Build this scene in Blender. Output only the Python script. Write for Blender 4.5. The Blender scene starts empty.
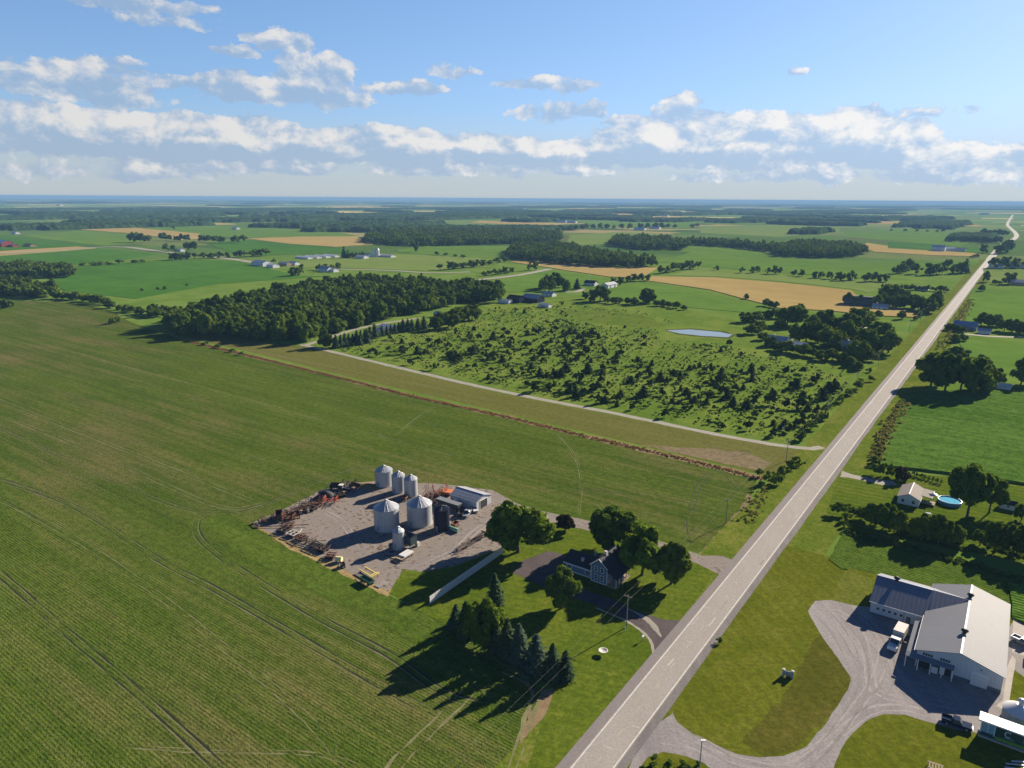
import bpy, bmesh, math, random
import numpy as np
from mathutils import Vector, Matrix
from mathutils.geometry import tessellate_polygon

random.seed(7)
rng = np.random.default_rng(7)
scene = bpy.context.scene
COL = scene.collection

# ---------------------------------------------------------------- camera numbers (a drone 105 m up)
F_PX = 711.0
CAM_H = 105.0
PITCH = math.radians(14.63)
ROLL = math.radians(0.37)


def pix_ray(px, py):
    x = (px - 512) / F_PX
    y = -(py - 384) / F_PX
    c, s = math.cos(ROLL), math.sin(ROLL)
    x, y = c * x - s * y, s * x + c * y
    cp, sp = math.cos(PITCH), math.sin(PITCH)
    return (x, cp + y * sp, -sp + y * cp)


def at(px, py, z=0.0):
    """survey: the ground point seen at a photo position"""
    d = pix_ray(px, py)
    t = (z - CAM_H) / d[2]
    return (d[0] * t, d[1] * t)


def height(px, py, top):
    b = at(px, py)
    d = pix_ray(px, top)
    return CAM_H + d[2] / math.hypot(d[0], d[1]) * math.hypot(*b)


AZ = math.radians(35.37)              # the road, the fields and nearly every building follow this grid
RZ = -AZ
SX, SY = math.sin(AZ), math.cos(AZ)  # along the road
TX, TY = math.cos(AZ), -math.sin(AZ)  # to the right of the road


def st(s, t):
    return (SX * s + TX * t, SY * s + TY * t)


def to_st(x, y):
    return (x * SX + y * SY, x * TX + y * TY)


# ---------------------------------------------------------------- node helpers
class NT:
    def __init__(self, tree):
        self.t = tree
        self.n = tree.nodes
        self.l = tree.links

    def node(self, typ, **kw):
        nd = self.n.new(typ)
        for k, v in kw.items():
            setattr(nd, k, v)
        return nd

    def set(self, sock, v):
        if hasattr(v, 'is_output') or isinstance(v, bpy.types.NodeSocket):
            self.l.new(v, sock)
        elif v is not None:
            if sock.type == 'RGBA' and len(v) == 3:
                v = (*v, 1)
            sock.default_value = v

    def m(self, op, a, b=None, c=None, clamp=False):
        nd = self.node('ShaderNodeMath', operation=op)
        nd.use_clamp = clamp
        self.set(nd.inputs[0], a)
        if b is not None:
            self.set(nd.inputs[1], b)
        if c is not None:
            self.set(nd.inputs[2], c)
        return nd.outputs[0]

    def mix(self, f, a, b, blend='MIX'):
        nd = self.node('ShaderNodeMix', data_type='RGBA', blend_type=blend)
        self.set(nd.inputs[0], f)
        self.set(nd.inputs[6], a)
        self.set(nd.inputs[7], b)
        return nd.outputs[2]

    def ss(self, x, lo, hi, a=0.0, b=1.0):
        nd = self.node('ShaderNodeMapRange', interpolation_type='SMOOTHSTEP')
        for i, v in enumerate((x, lo, hi, a, b)):
            self.set(nd.inputs[i], v)
        return nd.outputs[0]

    def noise(self, vec, scale, detail=3, rough=.55, dist=0.0):
        nd = self.node('ShaderNodeTexNoise')
        self.set(nd.inputs['Vector'], vec)
        nd.inputs['Scale'].default_value = scale
        nd.inputs['Detail'].default_value = detail
        nd.inputs['Roughness'].default_value = rough
        nd.inputs['Distortion'].default_value = dist
        return nd.outputs[0]

    def mapping(self, vec, scale=(1, 1, 1), rot=(0, 0, 0), loc=(0, 0, 0)):
        nd = self.node('ShaderNodeMapping')
        self.set(nd.inputs[0], vec)
        nd.inputs['Location'].default_value = loc
        nd.inputs['Rotation'].default_value = rot
        nd.inputs['Scale'].default_value = scale
        return nd.outputs[0]


def new_mat(name):
    m = bpy.data.materials.new(name)
    m.use_nodes = True
    m.node_tree.nodes.clear()
    t = NT(m.node_tree)
    out = t.node('ShaderNodeOutputMaterial')
    b = t.node('ShaderNodeBsdfPrincipled')
    t.l.new(b.outputs[0], out.inputs[0])
    b.inputs['Specular IOR Level'].default_value = .3
    return m, t, b


MATS = {}


def plain(name, col, rough=.6, var=.12, scale=1.5, metal=0.0, spec=.3, bump=0.0, bscale=4.0, per_obj=0.0):
    """a plain surface with a little uneven weathering"""
    if name in MATS:
        return MATS[name]
    m, t, b = new_mat(name)
    pos = t.node('ShaderNodeTexCoord').outputs['Object']
    n = t.noise(pos, scale, 4, .6)
    n2 = t.noise(pos, scale * 9, 3, .6)
    k = t.m('ADD', t.m('MULTIPLY', n, .65), t.m('MULTIPLY', n2, .35))
    f = t.ss(k, .3, .7)
    a = tuple(max(0, c * (1 - var)) for c in col)
    c2 = tuple(min(1, c * (1 + var)) for c in col)
    c = t.mix(f, a, c2)
    if per_obj:
        r = t.node('ShaderNodeObjectInfo').outputs['Random']
        c = t.mix(t.m('MULTIPLY', r, per_obj), c, tuple(x * .35 for x in col))
    t.set(b.inputs['Base Color'], c)
    b.inputs['Roughness'].default_value = rough
    b.inputs['Metallic'].default_value = metal
    b.inputs['Specular IOR Level'].default_value = spec
    if bump:
        bp = t.node('ShaderNodeBump')
        bp.inputs['Strength'].default_value = 1
        bp.inputs['Distance'].default_value = bump
        t.set(bp.inputs['Height'], t.noise(pos, bscale, 3))
        t.set(b.inputs['Normal'], bp.outputs[0])
    MATS[name] = m
    return m


def ribbed(name, col, axis=0, period=.9, rough=.45, metal=.0, depth=.02, var=.1, spec=.3):
    """sheet metal with ribs across one axis of the object, weather streaks and faint rust"""
    if name in MATS:
        return MATS[name]
    m, t, b = new_mat(name)
    tc = t.node('ShaderNodeTexCoord').outputs['Object']
    sep = t.node('ShaderNodeSeparateXYZ')
    t.l.new(tc, sep.inputs[0])
    x = sep.outputs[axis]
    w = t.m('ABSOLUTE', t.m('SINE', t.m('MULTIPLY', x, math.pi / period)))
    rib = t.m('POWER', w, 8.0)
    b.inputs['Specular IOR Level'].default_value = spec
    st_ = t.noise(t.mapping(tc, (1.5, 1.5, .25)), 1.2, 4, .6)
    big = t.noise(tc, .16, 3)
    f = t.m('ADD', t.m('MULTIPLY', t.ss(st_, .35, .7), .6), t.m('MULTIPLY', t.ss(big, .35, .65), .4))
    c = t.mix(f, tuple(v * (1 - var) for v in col), tuple(min(1, v * (1 + var)) for v in col))
    c = t.mix(t.m('MULTIPLY', rib, .16), c, tuple(v * .45 for v in col))
    t.set(b.inputs['Base Color'], c)
    b.inputs['Roughness'].default_value = rough
    b.inputs['Metallic'].default_value = metal
    bp = t.node('ShaderNodeBump')
    bp.inputs['Distance'].default_value = depth
    t.set(bp.inputs['Height'], w)
    t.set(b.inputs['Normal'], bp.outputs[0])
    MATS[name] = m
    return m


def leaf_mat(name, c1, c2, rnd=.40, trans=.30, s1=3.2, s2=13.0):
    """leaves: two greens mixed clump by clump, every tree a little different, light coming through"""
    m = bpy.data.materials.new(name)
    m.use_nodes = True
    m.node_tree.nodes.clear()
    t = NT(m.node_tree)
    out = t.node('ShaderNodeOutputMaterial')
    tc = t.node('ShaderNodeTexCoord').outputs['Object']
    oi = t.node('ShaderNodeObjectInfo').outputs['Random']
    n = t.noise(tc, s1, 3, .65)
    n2 = t.noise(tc, s2, 2, .6)
    f = t.ss(t.m('ADD', t.m('MULTIPLY', n, .6), t.m('MULTIPLY', n2, .4)), .36, .64)
    c = t.mix(f, c1, c2)
    c = t.mix(t.m('MULTIPLY', oi, rnd), c, tuple(v * k for v, k in zip(c1, (.62, .72, .8))))
    if rnd:                                     # some trees yellower than others
        r2 = t.m('FRACT', t.m('MULTIPLY', oi, 7.31))
        c = t.mix(t.m('MULTIPLY', r2, .45), c, tuple(v * k for v, k in zip(c2, (1.35, 1.12, .85))))
    d = t.node('ShaderNodeBsdfDiffuse')
    tr = t.node('ShaderNodeBsdfTranslucent')
    t.set(d.inputs[0], c)
    t.set(tr.inputs[0], t.mix(.5, c, tuple(min(1, v * k) for v, k in zip(c2, (1.4, 1.3, .7)))))
    mx = t.node('ShaderNodeMixShader')
    mx.inputs[0].default_value = trans
    t.l.new(d.outputs[0], mx.inputs[1])
    t.l.new(tr.outputs[0], mx.inputs[2])
    t.l.new(mx.outputs[0], out.inputs[0])
    return m


# ---------------------------------------------------------------- mesh builder
class MB:
    def __init__(self):
        self.v = []
        self.f = []
        self.mi = []
        self.sm = []

    def _add(self, vs, fs, mi=0, smooth=False):
        o = len(self.v)
        self.v.extend(vs)
        for f in fs:
            self.f.append(tuple(i + o for i in f))
            self.mi.append(mi)
            self.sm.append(smooth)

    def box(self, c, s, rz=0, mi=0, ry=0, rx=0):
        M = Matrix.Translation(c) @ Matrix.Rotation(rz, 4, 'Z') @ Matrix.Rotation(ry, 4, 'Y') @ Matrix.Rotation(rx, 4, 'X')
        h = [x / 2 for x in s]
        vs = [tuple(M @ Vector((a * h[0], b * h[1], d * h[2]))) for a, b, d in
              ((-1, -1, -1), (1, -1, -1), (1, 1, -1), (-1, 1, -1), (-1, -1, 1), (1, -1, 1), (1, 1, 1), (-1, 1, 1))]
        self._add(vs, [(0, 3, 2, 1), (4, 5, 6, 7), (0, 1, 5, 4), (1, 2, 6, 5), (2, 3, 7, 6), (3, 0, 4, 7)], mi)
        return self

    def b2(self, x0, x1, y0, y1, z0, z1, mi=0):
        return self.box(((x0 + x1) / 2, (y0 + y1) / 2, (z0 + z1) / 2), (x1 - x0, y1 - y0, z1 - z0), mi=mi)

    def tube(self, p0, p1, r0, r1=None, n=8, mi=0, caps=True, smooth=True):
        r1 = r0 if r1 is None else r1
        p0, p1 = Vector(p0), Vector(p1)
        d = (p1 - p0).normalized()
        a = d.orthogonal().normalized()
        b = d.cross(a)
        vs = []
        for p, r in ((p0, r0), (p1, r1)):
            for i in range(n):
                th = 2 * math.pi * i / n
                vs.append(tuple(p + (a * math.cos(th) + b * math.sin(th)) * r))
        self._add(vs, [(i, (i + 1) % n, n + (i + 1) % n, n + i) for i in range(n)], mi, smooth)
        if caps:
            self._add(vs[:n], [tuple(range(n - 1, -1, -1))], mi)
            self._add(vs[n:], [tuple(range(n))], mi)
        return self

    def lathe(self, prof, n=32, c=(0, 0, 0), mi=0, smooth=True, cap_top=True):
        vs = []
        for r, z in prof:
            for i in range(n):
                th = 2 * math.pi * i / n
                vs.append((c[0] + r * math.cos(th), c[1] + r * math.sin(th), c[2] + z))
        fs = []
        for k in range(len(prof) - 1):
            for i in range(n):
                j = (i + 1) % n
                fs.append((k * n + i, k * n + j, (k + 1) * n + j, (k + 1) * n + i))
        self._add(vs, fs, mi, smooth)
        if cap_top:
            self._add(vs[-n:], [tuple(range(n))], mi)
        return self

    def prism(self, pts, z0, z1, mi=0):
        """pts: outline in xy, counter-clockwise"""
        n = len(pts)
        vs = [(x, y, z0) for x, y in pts] + [(x, y, z1) for x, y in pts]
        self._add(vs, [tuple(range(n - 1, -1, -1)), tuple(range(n, 2 * n))] +
                  [(i, (i + 1) % n, n + (i + 1) % n, n + i) for i in range(n)], mi)
        return self

    def profile_x(self, pts, x0, x1, mi=0):
        """pts: outline in (y, z), swept along x"""
        n = len(pts)
        vs = [(x0, y, z) for y, z in pts] + [(x1, y, z) for y, z in pts]
        self._add(vs, [tuple(range(n - 1, -1, -1)), tuple(range(n, 2 * n))] +
                  [(i, (i + 1) % n, n + (i + 1) % n, n + i) for i in range(n)], mi)
        return self

    def profile_y(self, pts, y0, y1, mi=0):
        """pts: outline in (x, z), swept along y"""
        n = len(pts)
        vs = [(x, y0, z) for x, z in pts] + [(x, y1, z) for x, z in pts]
        self._add(vs, [tuple(range(n)), tuple(range(2 * n - 1, n - 1, -1))] +
                  [(i, n + i, n + (i + 1) % n, (i + 1) % n) for i in range(n)], mi)
        return self

    def slab(self, q, th, mi=0):
        """a board: four corners of its top face, thickness downwards"""
        vs = [tuple(p) for p in q] + [(p[0], p[1], p[2] - th) for p in q]
        self._add(vs, [(0, 1, 2, 3), (7, 6, 5, 4), (0, 4, 5, 1), (1, 5, 6, 2), (2, 6, 7, 3), (3, 7, 4, 0)], mi)
        return self

    def quad(self, q, mi=0):
        self._add([tuple(p) for p in q], [tuple(range(len(q)))], mi)
        return self

    def mesh(self, name, mats):
        me = bpy.data.meshes.new(name)
        me.from_pydata(self.v, [], self.f)
        for m in (mats if isinstance(mats, (list, tuple)) else [mats]):
            me.materials.append(m)
        me.polygons.foreach_set('material_index', self.mi)
        me.polygons.foreach_set('use_smooth', self.sm)
        me.update()
        bm = bmesh.new()
        bm.from_mesh(me)
        bmesh.ops.recalc_face_normals(bm, faces=bm.faces)
        bm.to_mesh(me)
        bm.free()
        return me

    def build(self, name, mats, parent=None, loc=(0, 0, 0), rz=0, label=None):
        o = bpy.data.objects.new(name, self.mesh(name, mats))
        COL.objects.link(o)
        o.location = loc
        o.rotation_euler = (0, 0, rz)
        if parent:
            o.parent = parent
        if label:
            o['label'] = label
        return o


def thing(name, label, cat, xy, rz=RZ, group=None, z=0.0):
    o = bpy.data.objects.new(name, None)
    COL.objects.link(o)
    o.empty_display_size = .2
    o.location = (xy[0], xy[1], z)
    o.rotation_euler = (0, 0, rz)
    o['label'] = label
    o['category'] = cat
    if group:
        o['group'] = group
    return o


def tag(o, label, cat, group=None, kind=None):
    o['label'] = label
    o['category'] = cat
    if group:
        o['group'] = group
    if kind:
        o['kind'] = kind
    return o


def np_mesh(name, verts, quads, mats, mi=None, smooth=False):
    me = bpy.data.meshes.new(name)
    nv, nf, k = len(verts), len(quads), quads.shape[1]
    me.vertices.add(nv)
    me.vertices.foreach_set('co', np.asarray(verts, np.float32).ravel())
    me.loops.add(nf * k)
    me.loops.foreach_set('vertex_index', np.asarray(quads, np.int32).ravel())
    me.polygons.add(nf)
    me.polygons.foreach_set('loop_start', np.arange(0, nf * k, k, dtype=np.int32))
    me.polygons.foreach_set('loop_total', np.full(nf, k, np.int32))
    for m in (mats if isinstance(mats, (list, tuple)) else [mats]):
        me.materials.append(m)
    if mi is not None:
        me.polygons.foreach_set('material_index', np.asarray(mi, np.int32))
    if smooth:
        me.polygons.foreach_set('use_smooth', np.ones(nf, bool))
    me.update(calc_edges=True)
    return me


# ---------------------------------------------------------------- ground sheets
def wobble(pts, step, amp, seed=0):
    """subdivide an outline and let it wander like a real field edge"""
    r = random.Random(seed)
    out = []
    n = len(pts)
    for i in range(n):
        a, b = pts[i], pts[(i + 1) % n]
        L = math.hypot(b[0] - a[0], b[1] - a[1])
        k = max(1, min(220, int(L / step)))
        nx, ny = -(b[1] - a[1]) / max(L, 1e-6), (b[0] - a[0]) / max(L, 1e-6)
        d = 0
        for j in range(k):
            f = j / k
            d = d * .7 + r.uniform(-amp, amp)
            w = d * min(1, 4 * min(f, 1 - f))
            out.append((a[0] + (b[0] - a[0]) * f + nx * w, a[1] + (b[1] - a[1]) * f + ny * w))
    return out


def sheet(name, pts, z, mat, step=2.5, amp=.25, thick=0.0, seed=1):
    """one flat piece of ground; thick > 0 gives a standing crop its sides"""
    p = wobble(pts, step, amp, seed) if amp else list(pts)
    tri = tessellate_polygon([[Vector((x, y, 0)) for x, y in p]])
    n = len(p)
    me = bpy.data.meshes.new(name)
    vs = [(x, y, z + thick) for x, y in p]
    fs = [tuple(t) for t in tri]
    if thick:
        vs += [(x, y, z - .05) for x, y in p]
        fs += [(i, (i + 1) % n, n + (i + 1) % n, n + i) for i in range(n)]
    me.from_pydata(vs, [], fs)
    me.materials.append(mat)
    me.update()
    bm = bmesh.new()
    bm.from_mesh(me)
    for f in bm.faces:
        f.normal_update()
        if abs(f.normal.z) > .5 and f.normal.z < 0:
            f.normal_flip()
    bm.to_mesh(me)
    bm.free()
    o = bpy.data.objects.new(name, me)
    COL.objects.link(o)
    o['kind'] = 'structure'
    return o


def pxs(*a):
    return [at(*p) for p in a]


LIFT = [0]


def ribbon(mb, pts, w, z=0.0, jitter=0.0, seed=0, mi=0):
    """a flat strip of width w along a line, each a hair above the one before where they cross"""
    LIFT[0] = (LIFT[0] + 1) % 23
    z += LIFT[0] * .00022
    r = random.Random(seed)
    P = [Vector((x, y)) for x, y in pts]
    L, Rr = [], []
    for i, p in enumerate(P):
        d = (P[min(i + 1, len(P) - 1)] - P[max(i - 1, 0)]).normalized()
        nrm = Vector((-d.y, d.x))
        ww = (w if not callable(w) else w(i / (len(P) - 1))) / 2
        L.append(p + nrm * (ww + r.uniform(-jitter, jitter)))
        Rr.append(p - nrm * (ww + r.uniform(-jitter, jitter)))
    vs = [(p.x, p.y, z) for p in L] + [(p.x, p.y, z) for p in Rr]
    n = len(P)
    mb._add(vs, [(n + i, n + i + 1, i + 1, i) for i in range(n - 1)], mi)


def dense(pts, step):
    """Catmull-Rom through the points"""
    P = [Vector(p) for p in pts]
    P = [P[0] * 2 - P[1]] + P + [P[-1] * 2 - P[-2]]
    out = []
    for i in range(1, len(P) - 2):
        a, b, c, d = P[i - 1:i + 3]
        k = max(1, int((c - b).length / step))
        for j in range(k):
            t = j / k
            out.append(tuple(.5 * ((2 * b) + (c - a) * t + (2 * a - 5 * b + 4 * c - d) * t * t + (3 * b - a - 3 * c + d) * t ** 3)))
    out.append(tuple(P[-2]))
    return out
# ---------------------------------------------------------------- camera, sun, sky, air
cam = bpy.data.cameras.new('camera')
cam.sensor_width = 36
cam.lens = 36 * F_PX / 1024
cam.clip_start = .5
cam.clip_end = 80000
co = bpy.data.objects.new('camera', cam)
COL.objects.link(co)
fwd = Vector((0, math.cos(PITCH), -math.sin(PITCH)))
up = Vector((0, math.sin(PITCH), math.cos(PITCH)))
rgt = Vector((1, 0, 0))
M = Matrix((rgt, up, -fwd)).transposed()
M = M @ Matrix.Rotation(ROLL, 3, 'Z')
co.matrix_world = Matrix.Translation((0, 0, CAM_H)) @ M.to_4x4()
scene.camera = co

SUN_AZ, SUN_EL = math.radians(49), math.radians(23.5)
sun = bpy.data.lights.new('sun', 'SUN')
sun.energy = 5.0
sun.angle = math.radians(.55)
sun.color = (1, .87, .69)
so = bpy.data.objects.new('sun', sun)
COL.objects.link(so)
sv = Vector((math.sin(SUN_AZ) * math.cos(SUN_EL), math.cos(SUN_AZ) * math.cos(SUN_EL), math.sin(SUN_EL)))
so.rotation_euler = sv.to_track_quat('Z', 'Y').to_euler()
so.location = sv * 300

w = bpy.data.worlds.new('World')
scene.world = w
w.use_nodes = True
w.node_tree.nodes.clear()
t = NT(w.node_tree)
sky = t.node('ShaderNodeTexSky', sky_type='NISHITA')
sky.sun_disc = False
sky.sun_elevation = SUN_EL
sky.sun_rotation = SUN_AZ
sky.altitude = 150
sky.air_density = 1.0
sky.dust_density = .35
sky.ozone_density = 2.2
gen = t.node('ShaderNodeTexCoord').outputs['Generated']
sep = t.node('ShaderNodeSeparateXYZ')
t.l.new(gen, sep.inputs[0])
az = t.m('ARCTAN2', sep.outputs[0], sep.outputs[1])
el = t.m('ARCSINE', sep.outputs[2])


def sky_dir(px, py):
    d = pix_ray(px, py)
    L = math.sqrt(sum(c * c for c in d))
    return math.atan2(d[0], d[1]), math.asin(d[2] / L)


cmb = t.node('ShaderNodeCombineXYZ')
t.set(cmb.inputs[0], az)
t.set(cmb.inputs[1], t.m('MULTIPLY', el, 1.4))
base_v = cmb.outputs[0]
nz1 = t.noise(base_v, 13, 10, .60, .25)
lift = t.mapping(base_v, loc=(.010, .014, 0))
nz2 = t.noise(lift, 13, 10, .60, .25)
fine = t.noise(base_v, 48, 7, .68)
# cumulus of that afternoon, each by bearing and height: (x, y, half width, up, down, weight)
CL = [(75, 83, 62, 17, 14, .95), (95, 80, 26, 18, 22, .9), (15, 78, 40, 10, 9, .75), (130, 100, 34, 9, 6, .6), (126, 68, 18, 8, 8, .55),
      (255, 88, 95, 13, 12, .95), (312, 78, 40, 26, 28, 1.0), (345, 100, 26, 8, 7, .6), (398, 89, 42, 8, 6, .95), (285, 42, 30, 8, 5, .75), (235, 52, 22, 5, 4, .6),
      (150, 4, 55, 8, 9, .9), (160, 20, 42, 6, 6, .55), (545, 85, 50, 7, 5, .75), (548, 115, 34, 12, 9, .55), (585, 110, 17, 7, 7, .7), (625, 122, 26, 7, 6, .9),
      (676, 112, 25, 16, 10, 1.1), (740, 140, 150, 24, 22, 1.15), (850, 138, 72, 24, 24, 1.2), (935, 113, 30, 6, 5, .6), (455, 72, 24, 5, 4, .45), (797, 72, 12, 4, 3, .4),
      (60, 132, 130, 22, 22, 1.1), (150, 138, 110, 22, 22, 1.15), (245, 143, 90, 22, 20, 1.1), (400, 148, 120, 20, 19, 1.1), (540, 152, 150, 15, 17, 1.05), (650, 150, 60, 16, 15, 1.0),
      (970, 160, 110, 14, 10, .85), (1000, 176, 120, 7, 7, .6), (330, 152, 330, 13, 12, .95), (730, 156, 300, 12, 12, .9), (860, 150, 60, 16, 14, 1.0), (250, 166, 200, 8, 7, .5), (520, 170, 150, 9, 6, .45), (90, 170, 110, 7, 8, .5), (800, 176, 130, 6, 6, .5)]
dens, body = None, None
# the air stirs every outline: no cloud keeps a smooth edge
wa = t.noise(t.mapping(base_v, loc=(3.1, 1.7, 0)), 22, 5, .62)
wb = t.noise(t.mapping(base_v, loc=(7.7, 5.2, 0)), 22, 5, .62)
azw = t.m('ADD', az, t.m('MULTIPLY', t.m('SUBTRACT', wa, .5), .11))
elw = t.m('ADD', el, t.m('MULTIPLY', t.m('SUBTRACT', wb, .5), .035))
for (x, y, a, b, c, wt) in CL:
    u0, v0 = sky_dir(x, y)
    du = a / F_PX * .98
    uu = t.m('MULTIPLY', t.m('SUBTRACT', azw, u0), 1 / du)
    dv = t.m('SUBTRACT', elw, v0)
    wt = wt * (.72 if b < 11 else 1.0)
    vv = t.m('MAXIMUM', t.m('MULTIPLY', dv, F_PX / b), t.m('MULTIPLY', dv, -F_PX / c))
    r2 = t.m('ADD', t.m('MULTIPLY', uu, uu), t.m('MULTIPLY', vv, vv))
    e = t.m('MULTIPLY', t.m('SUBTRACT', 1.0, t.m('POWER', r2, 1.6)), wt)
    dens = e if dens is None else t.m('MAXIMUM', dens, e)
    g = t.m('MULTIPLY', t.m('MULTIPLY', dv, F_PX / (b + c)), t.m('MAXIMUM', e, 0.0))
    body = g if body is None else t.m('ADD', body, g)
cov = t.m('MAXIMUM', dens, -1.0)
d1 = t.m('ADD', t.m('MULTIPLY', cov, .58), t.m('MULTIPLY', t.m('SUBTRACT', nz1, .46), 2.0))
alpha = t.ss(t.m('ADD', d1, t.m('MULTIPLY', t.m('SUBTRACT', fine, .5), .55)), -.01, .27)
tex = t.m('SUBTRACT', nz1, nz2)
lit = t.m('ADD', t.m('ADD', .34, t.m('MULTIPLY', tex, 3.2)), t.m('MULTIPLY', body, 1.1))
lit = t.m('ADD', lit, t.m('MULTIPLY', t.m('SUBTRACT', fine, .5), .7))
lit = t.ss(lit, .08, .90)
thin = t.ss(d1, .05, .55)
c_sh, c_lt = (.44, .60, .83), (1.0, .99, .985)
ccol = t.mix(lit, c_sh, c_lt)
sunside = t.ss(az, -.6, .65, .88, 1.10)
# low pale bank over the horizon
low = t.ss(el, .0, .125, 1, 0)
hz = t.m('MULTIPLY', low, .80)
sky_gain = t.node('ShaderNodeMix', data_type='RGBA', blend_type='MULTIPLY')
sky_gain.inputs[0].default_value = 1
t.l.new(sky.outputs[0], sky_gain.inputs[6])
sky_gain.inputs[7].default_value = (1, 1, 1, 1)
bg = t.node('ShaderNodeBackground')
SKY_STRENGTH = .062
K = 1 / SKY_STRENGTH
# ease the glare towards the sun: c / (1 + c/m)
sep3 = t.node('ShaderNodeSeparateColor')
t.l.new(sky_gain.outputs[2], sep3.inputs[0])
cmb3 = t.node('ShaderNodeCombineColor')
for i_, (gn, mx_) in enumerate(((.90, 8.0), (1.14, 11.0), (1.46, 17.0))):
    c_ = t.m('MULTIPLY', sep3.outputs[i_], gn)
    t.set(cmb3.inputs[i_], t.m('DIVIDE', c_, t.m('ADD', 1.0, t.m('DIVIDE', c_, mx_))))
# the blue deepens towards the zenith
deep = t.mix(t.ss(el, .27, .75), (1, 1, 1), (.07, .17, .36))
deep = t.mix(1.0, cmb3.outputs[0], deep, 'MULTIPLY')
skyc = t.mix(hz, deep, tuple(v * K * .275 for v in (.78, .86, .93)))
scal = t.node('ShaderNodeVectorMath', operation='SCALE')
t.l.new(ccol, scal.inputs[0])
t.set(scal.inputs['Scale'], t.m('MULTIPLY', sunside, K * .36))
al = t.m('MULTIPLY', alpha, t.m('MULTIPLY', t.ss(el, .45, .6, .96, 0), t.m('MULTIPLY_ADD', lit, .26, .74)))
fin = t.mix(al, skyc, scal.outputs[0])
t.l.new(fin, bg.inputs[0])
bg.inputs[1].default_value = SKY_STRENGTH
wo = t.node('ShaderNodeOutputWorld')
t.l.new(bg.outputs[0], wo.inputs[0])
w.cycles.sampling_method = 'MANUAL'
w.cycles.sample_map_resolution = 512

scene.view_settings.view_transform = 'Standard'
scene.view_settings.look = 'None'
scene.view_settings.exposure = 1.25
scene.view_settings.gamma = 1
scene.view_settings.use_curve_mapping = False
cy = scene.cycles
cy.max_bounces = 5
cy.diffuse_bounces = 2
cy.glossy_bounces = 2
cy.transmission_bounces = 4
cy.volume_bounces = 0
cy.transparent_max_bounces = 6
cy.use_denoising = True
cy.caustics_reflective = False
cy.caustics_refractive = False
cy.sample_clamp_indirect = 6

# the summer air itself: pale even haze, thick enough only over kilometres
R_AIR = 31000.0
hb = MB().b2(-R_AIR, R_AIR, -R_AIR, R_AIR, -1.0, 107.5)
hm = bpy.data.materials.new('haze_air')
hm.use_nodes = True
hm.node_tree.nodes.clear()
ht = NT(hm.node_tree)
vol = ht.node('ShaderNodeVolumePrincipled')
vol.inputs['Color'].default_value = (.21, .40, .66, 1)
vol.inputs['Density'].default_value = 8.5e-5
vol.inputs['Anisotropy'].default_value = .0
hout = ht.node('ShaderNodeOutputMaterial')
ht.l.new(vol.outputs[0], hout.inputs['Volume'])
haze = hb.build('haze', hm)
haze['kind'] = 'stuff'
haze['label'] = 'pale blue summer haze over the far farmland'
# ---------------------------------------------------------------- ground materials
def wpos(t):
    return t.node('ShaderNodeNewGeometry').outputs['Position']


def rows_vec(t, rot=AZ):
    """world position turned so x runs across the road and y along it"""
    return t.mapping(wpos(t), rot=(0, 0, rot))


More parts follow.
